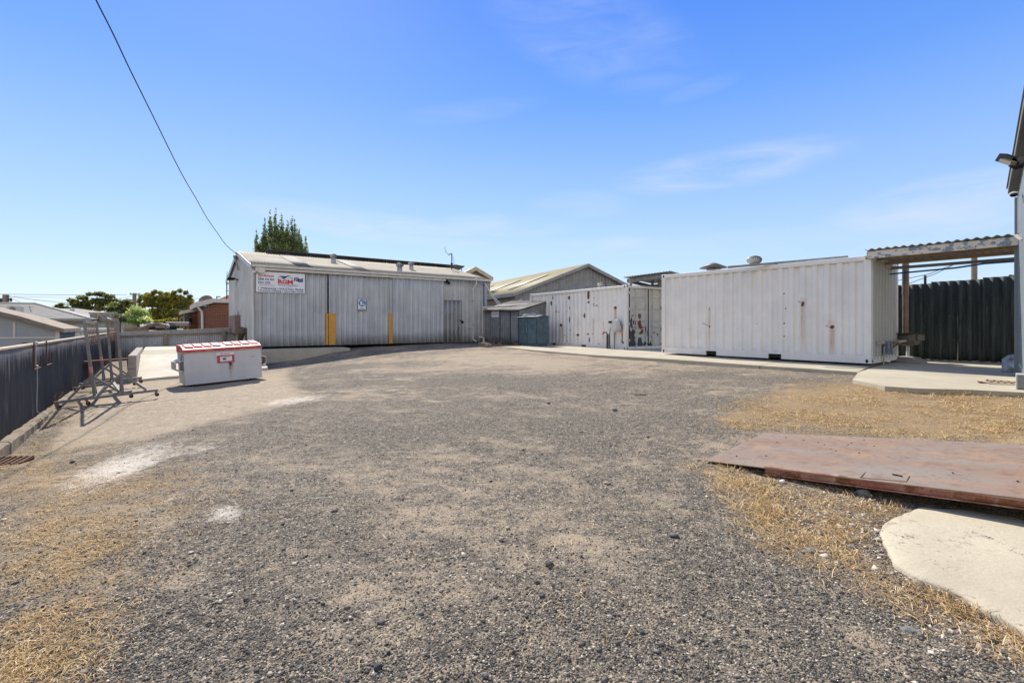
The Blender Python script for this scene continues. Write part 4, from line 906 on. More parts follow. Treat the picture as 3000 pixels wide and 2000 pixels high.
# ================================================================= containers
ZRUST=[]
def container(name,label,fr,L,Wd,H,side_rusts,side_runs,side_chips,mats,ends,seedx,pocket=True,gap=.0):
    r=thing(name,label,'container',fr@V((L/2,Wd/2,0)))
    wm=M[mats]; wo=M['white_old']
    z0=gap
    # long side facing the yard
    v,f,P=sheet(fr@Matrix.Translation((.13,0,0)),L-.26,H-.11,'box',.278,-.052,rows=46,y=-.0+.034,bot=lambda x:z0+.16,x0=seedx,wob=.014)
    o=mk('side_wall',v,f,wm,r,attr=paint_attr(P+np.array([.13,0,0]),side_rusts,side_runs,side_chips))
    fb=frame(fr@V((L,Wd,0)),-fr[0][0],-fr[1][0]); v,f,P=sheet(fb@Matrix.Translation((.13,0,0)),L-.26,H-.11,'box',.278,-.036,rows=1,y=.022,bot=lambda x:z0+.16); mk('side_wall',v,f,wm,r,attr=paint_attr(P))
    # roof with shallow corrugation seen as a row of bumps along the edge
    mb=MB(fr); n=int(L/.28)
    mb.box(.06,L-.06,.05,Wd-.05,H-.05,H-.03)
    for i in range(n): x=.25+i*(L-.5)/(n-1); mb.box(x-.06,x+.06,.03,Wd-.03,H-.03,H-.004,.008)
    o=mk('roof',mb.v,mb.f,M['white_old_plain'],r)
    def frm(nm,boxes,rust=0,mt=None):
        for bx in boxes:
            # frame members carry painted rust too
            xs=np.linspace(0,1,2); m2=MB(fr); m2.box(*bx,.006); 
            o=mk(nm,m2.v,m2.f,mt or wo,r,attr={'rust':np.full(len(m2.v),rust),'run':np.zeros(len(m2.v)),'chip':np.full(len(m2.v),rust*.4)})
    frm('top_rail',[(.14,L-.14,-.012,.055,H-.12,H-.012),(.14,L-.14,Wd-.055,Wd+.0,H-.12,H-.012)],.18)
    if pocket:
        m2=MB(fr); a,b=L*.30,L*.62
        for xa,xb in ((.14,a-.17),(a+.17,b-.17),(b+.17,L-.14)): m2.box(xa,xb,.0,.06,z0,z0+.17)
        m2.box(.14,L-.14,-.006,.05,z0+.13,z0+.185)
        mk('bottom_rail',m2.v,m2.f,wo,r,attr={'rust':np.full(len(m2.v),.14),'run':np.zeros(len(m2.v)),'chip':np.zeros(len(m2.v))})
        m2=MB(fr); m2.box(.2,L-.2,.10,Wd-.1,z0+.02,z0+.14); mk('under_floor',m2.v,m2.f,M['dark'],r)
    frm('corner_post',[(0,.14,-.015,.13,z0+.12,H-.1),(L-.14,L,-.015,.13,z0+.12,H-.1),(0,.14,Wd-.13,Wd,z0+.12,H-.1),(L-.14,L,Wd-.13,Wd,z0+.12,H-.1)],.10)
    frm('end_rail',[(.0,.08,.15,Wd-.15,H-.12,H-.01),(L-.08,L,.15,Wd-.15,H-.12,H-.01),(0,.08,.15,Wd-.15,z0,z0+.15),(L-.08,L,.15,Wd-.15,z0,z0+.15)],.42 if ends=='doors' else .12)
    for x in (0,L-.17):
        for y in (-.02,Wd-.15):
            for z in (z0,H-.118):
                m2=MB(fr); m2.box(x-.002,x+.172,y,y+.17,z,z+.118,.008); cc=mk('corner_casting',m2.v,m2.f,wo,r,attr={'rust':np.full(len(m2.v),.3),'run':np.zeros(len(m2.v)),'chip':np.zeros(len(m2.v))})
                if y<0:
                    m2=MB(fr); m2.disc((x+.085,y-.001,z+.06),(0,-1,0),.028,12,.004,1.6); mk('lifting_hole',m2.v,m2.f,M['dark'],cc)
                m2=MB(fr)
                if x>0: m2.disc((x+.1725,y+.085,z+.06),(1,0,0),.028,12,.003,1.6); mk('lifting_hole',m2.v,m2.f,M['dark'],cc)
    return r
# right-hand container (plain end towards the shelter)
C2=frame((4.985,15.9,-.955),.612,-.791); L2=5.78; H2=2.60; W2=2.15
def c2(px,py): return loc(C2,px,py,0)
def px2(s): return (1900+s[0]*.3189,720+s[1]*.3189)
R=[];U_=[];CH=[]
for (x,y,rx,rz,s) in ((545,578,.035,.08,.75),(546,740,.045,.06,.9),(377,722,.03,.03,.7),(1412,535,.075,.10,.8),(1675,745,.085,.065,.9),(1234,441,.028,.028,.9),(1249,573,.026,.026,.9),(1234,713,.03,.03,.9),(1249,707,.02,.02,.9),(1234,828,.02,.03,.9),(1249,838,.02,.02,.9),(983,461,.02,.02,.85),(983,711,.02,.02,.85),(970,831,.016,.016,.85),(1162,1000,.04,.05,.8),(1412,1005,.04,.04,.75),(838,976,.025,.03,.9),(942,982,.025,.03,.9),(1054,988,.025,.03,.9),(1540,1013,.025,.03,.9),(1676,1020,.025,.03,.9),(1897,1031,.025,.03,.9),(204,943,.02,.03,.9),(284,946,.02,.03,.9),(369,950,.02,.03,.9),(543,966,.03,.04,.9),(1727,415,.02,.03,.6),(1340,165,.10,.03,.55),(2000,95,.05,.05,.7)):
    a,b=c2(*px2((x,y))); R.append((a,b,max(rx*.85,.026),rz*.95,s))
for (x,yt,yb_,w,s) in ((545,590,960,.035,.85),(377,725,960,.02,.25),(1410,545,1005,.055,.7),(1672,750,1020,.03,.9),(1688,750,1020,.025,.8),(1415,480,560,.09,.35),(1672,690,745,.10,.3),(1355,185,260,.05,.3),(700,225,300,.05,.2)):
    a,b=c2(*px2((x,yt))); _,c=c2(*px2((x,yb_))); U_.append((a,b,c,w,s))
k2=container('shipping_container','nearer white shipping container with rust stains beside the lean-to shelter',C2,L2,W2,H2,R,U_,CH,'white','plain',.05,gap=.02)
# plain corrugated end
E2=C2@Matrix.Translation((L2,0,0)); fe=frame(E2@V((0,0,0)),C2[0][1],C2[1][1])
v,f,P=sheet(fe@Matrix.Translation((.12,0,0)),W2-.24,H2-.10,'box',.235,.045,rows=12,y=.04,bot=lambda x:.12,x0=.02)
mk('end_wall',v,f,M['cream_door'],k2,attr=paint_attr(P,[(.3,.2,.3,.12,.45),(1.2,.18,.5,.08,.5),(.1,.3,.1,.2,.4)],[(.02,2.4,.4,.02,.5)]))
mb=MB(C2)
for z in (2.28,1.45,.75,.25): mb.bar((-.035,.02,z),(-.035,.02,z+.10),.05,.05)
ob('hinge',mb,M['rust_lt'],k2)
mb=MB(C2)
for px,py in ((1655,742),(1400,520)):
    a,b=c2(*px2((px,py))); mb.bar((a-.06,-.04,b+.03),(a,-.01,b),.012)
a,b=c2(*px2((520,722))); mb.bar((a-.05,-.07,b+.04),(a+.1,-.01,b-.03),.012); ob('welded_rod',mb,M['rust'],k2)
# far container with doors facing right
C1=frame((.938,25.0,-1.06),3.63/6.94,-5.92/6.94); C1=frame((.938,25.0,-1.04),.5235,-.852)
L1=6.94; H1=2.62; W1=2.44
def c1(px,py): return loc(C1,px,py,0)
def px1(s): return (1380+s[0]*.2466,760+s[1]*.2466)
R=[];U_=[];CH=[]
for (x,y,rx,rz,s) in ((801,483,.05,.16,.8),(785,533,.04,.09,.8),(940,518,.05,.16,.85),(962,455,.09,.13,.8),(868,524,.05,.05,.85),(870,632,.08,.06,.85),(1002,617,.08,.10,.9),(1030,622,.08,.08,.8),(1029,505,.05,.05,.85),(1127,500,.05,.05,.85),(1127,615,.06,.06,.85),(1152,455,.09,.14,.75),(1152,412,.04,.05,.7),(1382,388,.07,.09,.85),(1381,430,.07,.20,.9),(1383,507,.06,.08,.75),(1445,455,.07,.10,.65),(1445,535,.08,.14,.8),(1480,545,.04,.05,.85),(1334,665,.05,.17,.85),(1057,780,.09,.10,.9),(1152,715,.06,.28,.72),(1158,835,.05,.1,.7),(1160,888,.05,.06,.85),(1212,888,.06,.12,.8),(1258,895,.18,.09,.85),(1250,940,.05,.2,.6),(1376,886,.06,.06,.8),(1432,888,.05,.05,.8),(1390,955,.07,.15,.9),(1552,900,.05,.08,.7),(1557,765,.035,.22,.75),(1436,745,.03,.20,.65),(1260,690,.03,.15,.65),(1700,572,.07,.08,.95),(1702,755,.06,.11,.9),(1766,541,.05,.03,.7),(1510,1003,.12,.04,.8),(1134,970,.05,.05,.8),(1037,975,.04,.06,.8),(1316,765,.03,.03,.8),(1187,675,.03,.03,.8),(1505,435,.02,.03,.8),(948,895,.03,.06,.8),(1100,900,.03,.03,.8),(1240,570,.05,.05,.6),(1153,575,.06,.10,.65)):
    a,b=c1(*px1((x,y))); R.append((a,b,rx,rz,s))
for (x,yt,yb_,w,s) in ((1003,545,800,.05,.7),(1057,780,1000,.06,.65),(1261,680,960,.04,.5),(1436,700,1000,.045,.65),(1558,745,1000,.05,.75),(1699,555,1010,.05,.95),(1108,500,1000,.04,.25),(1255,880,1000,.05,.3)):
    a,b=c1(*px1((x,yt))); _,c=c1(*px1((x,yb_))); U_.append((a,b,c,w,s))
k1=container('shipping_container','further white shipping container with heavy rust chips and doors facing right',C1,L1,W1,H1,R,U_,CH,'white_old','doors',.12,gap=.0)
fe=frame(C1@V((L1,0,0)),C1[0][1],C1[1][1])   # x runs away along the doors, outward -y
fe_i=fe
def dpt(px,py): return loc(fe,px,py,-.03)
def s3(p): return (1790+p[0]*.1148,860+p[1]*.1148)
DC=[];DR=[]
for (x,y,rx,rz) in ((525,750,.10,.20),(600,740,.05,.12),(590,995,.10,.16),(540,1010,.08,.12),(525,1080,.12,.25),(560,1150,.12,.2),(600,1090,.06,.12),(570,1180,.10,.18),(550,1270,.20,.25),(600,1270,.1,.15),(745,1250,.16,.28),(760,1290,.2,.12),(870,1290,.1,.15),(560,930,.04,.1),(535,660,.04,.15),(540,850,.10,.04),(700,1300,.3,.06),(960,1300,.3,.06),(1040,1090,.03,.1),(1015,1270,.06,.12),(1215,1045,.05,.07),(930,1010,.05,.15)):
    a,b=dpt(*s3((x,y))); DC.append((a,b,rx,rz,.95))
for (x,y,rx,rz) in ((560,560,.10,.03),(630,560,.05,.03),(735,565,.11,.12),(745,600,.08,.10),(750,790,.14,.24),(660,780,.06,.22),(790,860,.12,.05),(800,960,.10,.12),(770,1000,.08,.08),(500,1010,.06,.18),(480,1060,.04,.3),(890,920,.04,.12),(1105,1000,.08,.07),(520,1150,.06,.15)):
    a,b=dpt(*s3((x,y))); DR.append((a,b,rx,rz,.95))
mid=W1/2+.0
for k,(xa,xb) in enumerate(((.16,mid-.01),(mid+.01,W1-.16))):
    z=np.linspace(.16,H1-.14,90); x=np.linspace(xa,xb,36)
    Xg,Zg=np.meshgrid(x,z); D=np.full(Xg.shape,-.015)
    u=(Xg-xa)/(xb-xa)
    for zc in (.62,1.10,1.58,2.06): D-= -.045*np.clip(1.6-abs(Zg-zc)/.06,0,1)*np.clip(8*np.minimum(u-.06,.94-u),0,1)
    P=np.stack([Xg.ravel(),D.ravel(),Zg.ravel()],1); Mx=np.array(fe); Wp=P@Mx[:3,:3].T+Mx[:3,3]
    idx=np.arange(P.shape[0]).reshape(Xg.shape); fs=np.stack([idx[:-1,:-1].ravel(),idx[:-1,1:].ravel(),idx[1:,1:].ravel(),idx[1:,:-1].ravel()],1)
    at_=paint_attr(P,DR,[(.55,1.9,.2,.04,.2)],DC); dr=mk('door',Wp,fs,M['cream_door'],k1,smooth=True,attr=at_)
    for xx in (xa+.33,xb-.14) if k==0 else (xa+.22,xb-.35):
        mb=MB(fe); mb.tube([(xx,-.07,.14),(xx,-.07,H1-.1)],.019,8)
        for zz in (.16,.5,.95,1.75,H1-.2): mb.box(xx-.04,xx+.04,-.085,-.02,zz,zz+.05,.006)
        o=mk('locking_bar',mb.v,mb.f,M['cream_door'],dr,attr={'rust':np.full(len(mb.v),.25),'run':np.zeros(len(mb.v)),'chip':np.full(len(mb.v),.2)})
        mb=MB(fe); mb.bar((xx,-.09,.92),(xx+(.3 if k else -.3),-.09,.90),.03,.015); ob('handle',mb,M['rust_lt'],dr)
mb=MB(fe); mb.box(mid-.022,mid+.022,-.03,-.012,.16,H1-.12); mb.box(.13,.16,-.03,.0,.16,H1-.12); ob('door_seal',mb,M['rubber'],k1)
mb=MB(fe)
for z in (.35,1.0,1.6,2.25): mb.box(.09,.15,-.05,.0,z,z+.12,.01)
o=mk('hinge',mb.v,mb.f,M['cream_door'],k1,attr={'rust':np.full(len(mb.v),.4),'run':np.zeros(len(mb.v)),'chip':np.zeros(len(mb.v))})
# hose reel hung on the far container
x,z=c1(1813,955); p=C1@V((x,-.2,z)); hr=thing('hose_reel','cream plastic retracting hose reel on the side of the rusty container','hose reel',p-V((0,0,.3)))
HRF=frame(C1@V((x,-.16,z)),C1[0][0],C1[1][0]); mb=MB(HRF)
SC_=.78; pts=[(-.28,.27),(-.2,.34),(.05,.36),(.18,.30),(.30,.05),(.30,-.18),(.1,-.28),(-.15,-.27),(-.24,-.1)]; pts=[(a*SC_,b*SC_) for a,b in pts]
mb.prism([(a,-.13,b) for a,b in pts],(0,.24,0)); mb.prism([(a*.8,-.17,b*.8) for a,b in pts],(0,.05,0)); ob('case',mb,M['pvc_white'],hr)
mb=MB(HRF); mb.box(-.25,-.05,-.18,-.165,.12,.2); ob('slot',mb,M['black_plastic'],hr)
mb=MB(HRF); mb.tube([(.3,-.05,.15),(.4,-.06,-.1),(.42,-.06,-.45),(.40,-.06,-.62)],.018,6); mb.tube([(-.22,-.05,.15),(-.3,-.06,-.3),(-.28,-.06,-.9),(-.1,-.06,-1.3),(0,-.08,-1.05),(-.02,-.06,-.4),(.0,-.05,-.25)],.014,6); mb.tube([(-.33,-.06,-.6),(-.2,-.1,-1.0),(.05,-.2,-1.35),(.2,-.3,-1.42)],.014,6); ob('hose',mb,M['rubber'],hr)
mb=MB(HRF); mb.tube([(.41,-.06,-.28),(.415,-.06,-.38)],.026,8); ob('hose_clip',mb,M['red'],hr)
mb=MB(HRF); mb.bar((.40,-.06,-.6),(.5,-.08,-.68),.04); ob('nozzle',mb,M['black_plastic'],hr)
x,z=c1(1801,1024); tp=thing('tap_post','short grey post with a black hose tap in front of the rusty container','tap post',C1@V((x,-.35,.04))); TF_=frame(C1@V((x,-.35,.04)),C1[0][0],C1[1][0])
mb=MB(TF_); mb.box(-.04,.04,-.03,.03,0,.62,.004); ob('post',mb,M['galv_box'],tp); mb=MB(TF_); mb.tube([(-.03,-.05,.0),(-.03,-.05,.6),(-.03,-.06,.68),(-.2,-.07,.66),(-.26,-.07,.6)],.022,6); ob('hose',mb,M['black_plastic'],tp); mb=MB(TF_); mb.box(-.2,-.13,-.09,-.05,.64,.7); ob('tap_handle',mb,M['red'],tp)
# shelter roof standing on the far container doors end
p0=C1@V((L1-.35,.25,H1)); sh=thing('roof_shelter','small flat corrugated steel shelter roof standing on the further container','shelter',p0)
SHF=frame(C1@V((L1-1.9,.2,H1-.02)),C1[0][0],C1[1][0])
# posts & frame fitted to the sight lines
def sp(px,py,Y): return at(px,py,Y)
Yb=19.4
A1=sp(1822,813,19.8); A2=sp(1945,797,18.6); A3=A2+V((1.5,1.9,-.05)); A4=A1+V((1.7,2.2,-.1))
v_ex=(A2-A1); v_up=(A4-A1)
fr=frame3(A1,v_ex,v_up); v,f,P=sheet(fr,v_ex.length+.3,v_up.length,'sine',.12,.025,rows=1,thick=.004); mk('roof_sheet',v,f,M['galv_dull'],sh,smooth=True)
mb=MB(); dn=V((0,0,-.14)); off_=V((.12,.1,0)); mb.bar(A1+dn+V((.25,.1,0)),A2+dn+V((.1,.1,0)),.07,.16); mb.bar(A4+dn,A3+dn,.07,.16); mb.bar(A1+dn+V((.3,.12,0)),A4+dn+V((.3,-.1,0)),.07,.14); mb.bar(A2+dn,A3+dn,.07,.14); ob('roof_frame',mb,M['galv_box'],sh)
mb=MB(); q=sp(1848,838,19.2)
for P_,pz in ((sp(1848,815,19.2),0),(sp(1942,800,18.9)+V((.0,1.4,0)),0),(sp(1931,810,20.0),0)):
    mb=MB(); mb.bar(P_+V((0,0,.0)),V((P_.x,P_.y,C1.translation.z+H1-.02)),.09); ob('post',mb,M['galv_box'],sh)
# ventilators behind the containers
def vent_at(px,pyb,Y,s,neck,lab): 
    p=at(px,pyb,Y); return turbine(p,s,lab,neck=neck)
vent_at(1763,849,21.5,.82,.16,'round roof ventilator rising behind the rusty container')
vent_at(1530,895,27.0,.86,.16,'round roof ventilator behind the small oil shed roof')
vent_at(2210,783,14.6,.92,.12,'round roof ventilator above the nearer white container')
# conical cowl and long metal strip on the near container roof
p=at(2090,800,15.6); cw=thing('chimney_cowl','wide conical metal cowl above the nearer white container','cowl',p-V((0,0,.25)))
mb=MB(Matrix.Translation(p)); mb.lathe([(.42,.16),(.44,.17),(.08,.33),(.02,.34)],(0,0,0),20); ob('cone_cap',mb,M['shed_roof'],cw,smooth=True); mb=MB(Matrix.Translation(p)); mb.lathe([(.2,-.25),(.2,.12)],(0,0,0),16)
for a in (0,2.1,4.2): mb.bar((.18*math.cos(a),.18*math.sin(a),.1),(.3*math.cos(a),.3*math.sin(a),.2),.03)
ob('stub_pipe',mb,M['galv_dull'],cw)
mb=MB(); a=at(2132,783,13.5); b=at(2482,752.5,12.6); mb.bar(a,b,.16,.05); ob('metal_flashing',mb,M['galv_dull'],None,'long grey steel strip lying along the top of the nearer container','strip')
# ================================================================= oil shed
oA=on(1414,1004,-.985); OS=frame((oA.x,oA.y,-.985),.589,-.808); ox1,_=loc(OS,1519,1000); 
osd=thing('oil_shed','small grey rusty tin shed with double doors and a sloping roof','shed',OS@V((ox1/2,.8,0)))
_,ozt=loc(OS,1414,908); _,ozt2=loc(OS,1518,906)
pdx=[loc(OS,1400+p*.153,1000)[0] for p in (255,437,628)]
def op(nm,a,b,y,z0=.02,par=osd,mt='oilshed',dz=.08):
    fr=OS@Matrix.Translation((a,0,0)); v,f,P=sheet(fr,b-a,1,'rib',.19,.022,rows=4,y=y,top=lambda x:ozt+(ozt2-ozt)*(x+a)/ox1-dz,bot=lambda x:z0,thick=.004,wob=.01); return mk(nm,v,f,M[mt],par)
op('front_panel',0,pdx[0],0); op('front_panel',pdx[2],ox1,0); dL=op('door',pdx[0]+.01,pdx[1]-.01,-.02); dR=op('door',pdx[1]+.01,pdx[2]-.01,-.02)
mb=MB(OS); hz=loc(OS,1560,955)[1]; zz=loc(OS,1467,957)[1]; mb.box(pdx[0]+.02,pdx[2]-.02,-.055,-.035,zz-.02,zz+.02); mb.box(pdx[1]-.06,pdx[1]+.05,-.09,-.05,zz-.1,zz+.03,.01); ob('latch_bar',mb,M['galv_dull'],osd)
mb=MB(OS); d_=1.9; b_=.5
mb.add([(0,.03,0),(ox1,.03,0),(ox1,d_,0),(0,d_,0),(0,.03,ozt-.08),(ox1,.03,ozt2-.08),(ox1,d_,ozt2+b_-.08),(0,d_,ozt+b_-.08)],[(3,2,6,7),(0,3,7,4),(0,1,2,3),(4,5,1,0)]); ob('side_wall',mb,M['oilshed'],osd)
fs_=frame(OS@V((ox1,0,0)),OS[0][1],OS[1][1]); v,f,P=sheet(fs_,d_,1,'sine',.19,.02,rows=2,top=lambda x:ozt2-.08+b_*x/d_,bot=lambda x:0); mk('side_wall',v,f,M['galv_dull'],osd)
rf=frame3(OS@V((-.18,-.15,ozt-.06)),(.589,-.808,(ozt2-ozt)/ox1*.99),V((.808,.589,b_/d_))); v,f,P=sheet(rf,ox1+.32,2.3,'sine',.15,.03,rows=3,thick=.005,wob=.02); mk('roof',v,f,M['shed_roof'],osd,smooth=True)
# sign of the oil shed
s0,s1=loc(OS,1400+258*.153,780+868*.153,-.07); s2,s3_=loc(OS,1400+398*.153,780+970*.153,-.07)
og=thing('oil_shed_sign','small white sign reading oil shed on the grey tin shed door','sign',OS@V(((s0+s2)/2,-.07,s3_)))
h=s1-s3_; mb=MB(OS); mb.box(s0,s2,-.062,-.045,s3_+h*.52,s1,.004); mb.box(s0,s2,-.062,-.045,s3_,s3_+h*.42,.004); ob('board',mb,M['sign_white'],og)
mb=MB(OS); mb.text('OIL SHED',s0+.05*(s2-s0),s2-.05*(s2-s0),s3_+h*.62,s1-.1*h,-.064,.03); ob('lettering',mb,M['red'],og); mb=MB(OS); mb.box(s0+.0,s2,-.0625,-.05,s3_+h*.44,s3_+h*.50); ob('underline',mb,M['black'],og)
# ================================================================= blue cabinet
bc=on(1572,1014.2,-.985); BC=frame((bc.x,bc.y,-.985),.589,-.808)
xl,_=loc(BC,1519,1000); BCo=BC; x0=xl
fs_=frame(BC@V((0,0,0)),BC[0][1],BC[1][1]); dpx,_=loc(fs_,1607,1000); ht=loc(BC,1572,926)[1]
cb=thing('steel_cabinet','worn blue green steel cabinet with two doors beside the oil shed','cabinet',BC@V((x0/2,dpx/2,0)))
mb=MB(BC); mb.box(x0,0,0.03,dpx,.09,ht-.03,.006); mb.box(x0+.02,-.02,.05,dpx-.05,0,.09); ob('body',mb,M['bluegreen'],cb)
for a,b in ((x0+.01,x0/2-.006),(x0/2+.006,-.01)): mb=MB(BC); mb.box(a,b,-.0,.03,.11,ht-.07,.006); ob('door',mb,M['bluegreen'],cb)
mb=MB(BC); mb.prism([(x0-.05,-.08,ht-.03),(x0-.05,dpx/2,ht+.06),(x0-.05,dpx+.05,ht-.0),(x0-.05,dpx+.05,ht-.03)],(-x0+.1,0,0)); ob('lid',mb,M['bluegreen'],cb)
mb=MB(BC); mb.tube([(x0/2+.02,-.01,ht*.62),(x0/2+.02,-.06,ht*.6),(x0/2+.02,-.06,ht*.5),(x0/2+.02,-.01,ht*.48)],.014,6); ob('handle',mb,M['galv_dull'],cb)
mb=MB(fs_); mb.box(.03,dpx-.03,-.025,.0,ht*.42,ht*.46); mb.box(.0,.035,-.012,.0,.09,ht-.05); mb.box(dpx-.035,dpx,-.012,.0,.09,ht-.05); ob('side_rail',mb,M['bluegreen'],cb); mb=MB(BC); mb.box(x0/2-.012,x0/2+.012,-.004,.028,.11,ht-.07); mb.box(x0+.01,-.01,-.004,.028,ht-.075,ht-.055); mb.box(-.022,-.008,-.004,.028,.11,ht-.07); ob('door_gap',mb,M['dark'],cb)
mb=MB(BC); 
for k in range(3):
    R_=.34-.05*k; cy=.18; mb.tube([(x0*.55+R_*1.4*math.cos(a/16*6.28),cy+R_*.5*math.sin(a/16*6.28),ht+.05+.03*k+.02*math.sin(a)) for a in range(17)],.018,6)
ob('hose_coil',mb,M['pvc'],None,'coiled grey hose lying on top of the blue green cabinet','hose')
# conduits running from the long shed to the container
mb=MB(); a=at(1417,901,24.6); b=at(1552,891.5,24.4); mb.tube([a+V((-.05,0,0)),a,b,b+V((.5,.2,.03))],.05,8); ob('overhead_conduit',mb,M['pvc_white'],None,'straight white conduit from the long shed over the oil shed','pipe')
mb=MB()
for k in (0,1):
    mb.tube([at(1420,829,25.0),at(1428+k*2,843,25),at(1440+k*4,865,24.9),at(1452+k*6,882,24.8),at(1462+k*8,892,24.7)],.026,6)
ob('sagging_conduit',mb,M['pvc_white'],None,'pair of sagging white cables dropping from the shed eave to the conduit','cable')
# timber block and brick on slab corner
mb=MB(frame(gnd(1416,1016)+V((0,0,.0)),.589,-.808)); mb.box(-.25,.28,-.12,.12,0,.20,.01); mb.box(.29,.50,-.12,.12,0,.16,.01); ob('timber_block',mb,M['wood'],None,'short weathered timber block on the ground at the corner of the tin shed','timber')
p=on(1521,1011,-.985); mb=MB(frame(p+V((0,0,.0)),.589,-.808)); mb.box(-.22,.18,-.22,-.06,0,.07,.006); ob('brick',mb,M['beam_red'],None,'reddish brick on the slab under the blue green cabinet front','brick')
# ================================================================= concrete slab strips
def slab(name,pts,ht,th,mat,label,parent=None):
    mb=MB(); mb.prism([(x,y,ht-th) for x,y in pts],(0,0,th)); o=ob(name,mb,M[mat],None); return tag(o,label,'slab',kind='structure')
edge=[on(px,py,-.99) for px,py in ((1404,1009.2),(1480,1016.5),(1570,1026),(1725,1038.6),(1940,1050.5),(2085,1060.5),(2225,1070.5))]
e=[(p.x+.015*math.sin(i*9),p.y) for i,p in enumerate(edge)]
back=[(13.5,13.2),(9,17),(6,23),(3.2,29),(-.6,29),(-1.6,26.2)]
mbs=[e[0]]+e[1:]+[(10.5,16.5),(7.5,23),(4,29),(-.4,29)]
slab('pavement',mbs,-.99,.35,'slab','pale concrete strip running along in front of the containers')
e2=[on(px,py,-.992) for px,py in ((2227,1070.6),(2380,1080),(2512,1089.5),(2548,1092))]
slab('pavement',[(p.x,p.y) for p in e2[:3]]+[(9.1,12.0),(12.2,14.5),(10.6,16.6)],-.993,.35,'slab','pale concrete strip in front of the nearer container')
e3=[on(px,py,-.994) for px,py in ((2514,1090),(2498,1112),(2535,1119),(2592,1130.5),(2690,1137),(2850,1141),(3000,1149),(3300,1163))]
slab('pavement',[(p.x,p.y) for p in e3]+[(10.5,6.5),(16,9),(15,15),(12.0,14.8),(9.0,11.7)],-.996,.35,'slab','pale concrete slab under the lean-to shelter')
# ================================================================= right side: shelter, dark fence, building
Bc=V((9.9,9.42,-.995)); 
# dark fibre cement fence
q0=on(2612,1052,-.995); q1=on(2985,1067,-.995); D_=frame(q0,q1.x-q0.x,q1.y-q0.y); DL=(q1-q0).length+.35
df=thing('screen_fence','tall black weathered corrugated fence behind the lean-to shelter','fence',D_@V((DL/2,0,0)))
zl=loc(D_,2620,834)[1]; zr_=loc(D_,2978,815)[1]
def dtop(x): return zl+(zr_-zl)*x/DL+(.05 if x>DL*.71 else 0)
xsplit,_=loc(D_,2881,900)
for k,(a,b,y) in enumerate(((-.1,xsplit*.47,0),(xsplit*.47-.02,xsplit,-.02),(xsplit-.01,DL,-.05))):
    v,f,P=sheet(D_@Matrix.Translation((a,0,0)),b-a,1,'sine',.19,.085,rows=8,y=y,top=lambda x,a=a,k=k:zl+(zr_-zl)*(x+a)/DL+.04*k-.02,bot=lambda x:.04,thick=.007,wob=.02); mk('fence_sheet',v,f,M['asb'],df,smooth=True)
mb=MB(D_); x=0
pts=[];rs=[]
while x<DL-.2: pts.append((x,-.05+.01*random.random(),.012)); rs.append(.02+.03*random.random()); x+=.05
mb.tube(pts,rs,7)
ob('mortar_bead',mb,M['conc_old'],df)
mb=MB(D_); 
for z in (.5,1.9): mb.box(-.1,DL,.05,.12,z,z+.09)
ob('rear_rail',mb,M['wood'],df)
xw,_=loc(D_,2805,950,-.08); mb=MB(D_); z1=loc(D_,2805,928,-.08)[1];z0=loc(D_,2805,1058,-.08)[1]; mb.prism([(xw,-.085,z1),(xw+.05,-.085,z1),(xw+.055,-.085,(z0+z1)/2),(xw+.02,-.085,z0),(xw-.01,-.085,z0),(xw+.01,-.085,z1*.5+z0*.5)],(0,.02,0)); ob('white_splash',mb,M['slab'],df)
# lean-to shelter
SA=at(2543,748,11.28); SB=at(2993,704,9.28); 
SA.z=SB.z=(SA.z+SB.z)/2; LS=frame((SA.x,SA.y,SA.z),SB.x-SA.x,SB.y-SA.y); sl=(V((SB.x,SB.y,0))-V((SA.x,SA.y,0))).length
ls=thing('lean_to_shelter','corrugated lean-to roof with peeling cream and blue beam between container and building','shelter',LS@V((sl/2,.8,0)))
mb=MB(LS); mb.box(-.02,sl+.05,-.03,.03,-.085,.085,.004); ob('front_beam',mb,M['peel'],ls)
dep=1.62; slope=.16
rf=frame3(LS@V((-.05,-.10,.105)),(LS[0][0],LS[1][0],0),V((LS[0][1],LS[1][1],-slope/dep))); v,f,P=sheet(rf,sl+.2,dep+.25,'sine',.148,.035,rows=3,thick=.005,wob=.015); mk('roof_sheet',v,f,M['galv_dull'],ls,smooth=True)
mb=MB(LS)
for y,hh in ((.45,.07),(1.1,.06)): mb.box(.02,sl+.0,y,y+.05,.02-slope*y/dep-hh,.03-slope*y/dep)
ob('purlin',mb,M['wood_warm'],ls)
mb=MB(LS); mb.box(-.02,sl+.05,dep-.03,dep+.02,-.07-slope,-.0-slope,.003); ob('rear_beam',mb,M['galv_dull'],ls)
mb=MB(LS); mb.bar((.0,.03,-.03),(.0,dep,-.05-slope),.05,.10); mb.bar((sl,.03,-.03),(sl,dep,-.05-slope),.05,.10); ob('side_plate',mb,M['wood_pale'],ls)
mb=MB(LS); mb.tube([(-.0,dep-.1,-.19-slope),(sl*.5,dep-.1,-.15-slope),(sl*.7,dep-.12,-.10-slope),(sl+.1,dep-.12,-.10-slope)],.022,6); ob('blue_hose',mb,M['blue_pipe'],None,'dark blue hose slung below the back of the lean-to roof','hose')
# building at the right edge
WF=frame((Bc.x,Bc.y,-.995),-.66,-.75)   # x runs towards the camera; y = ex rotated ccw -> (.75,-.66): into the building
rb=thing('workshop_building','tall grey blue corrugated workshop with steep eave at the right edge','building',Bc)
def fit_corner():
    # place the wall so its far vertical edge falls on photo x=2979
    pass
ray=1479/F
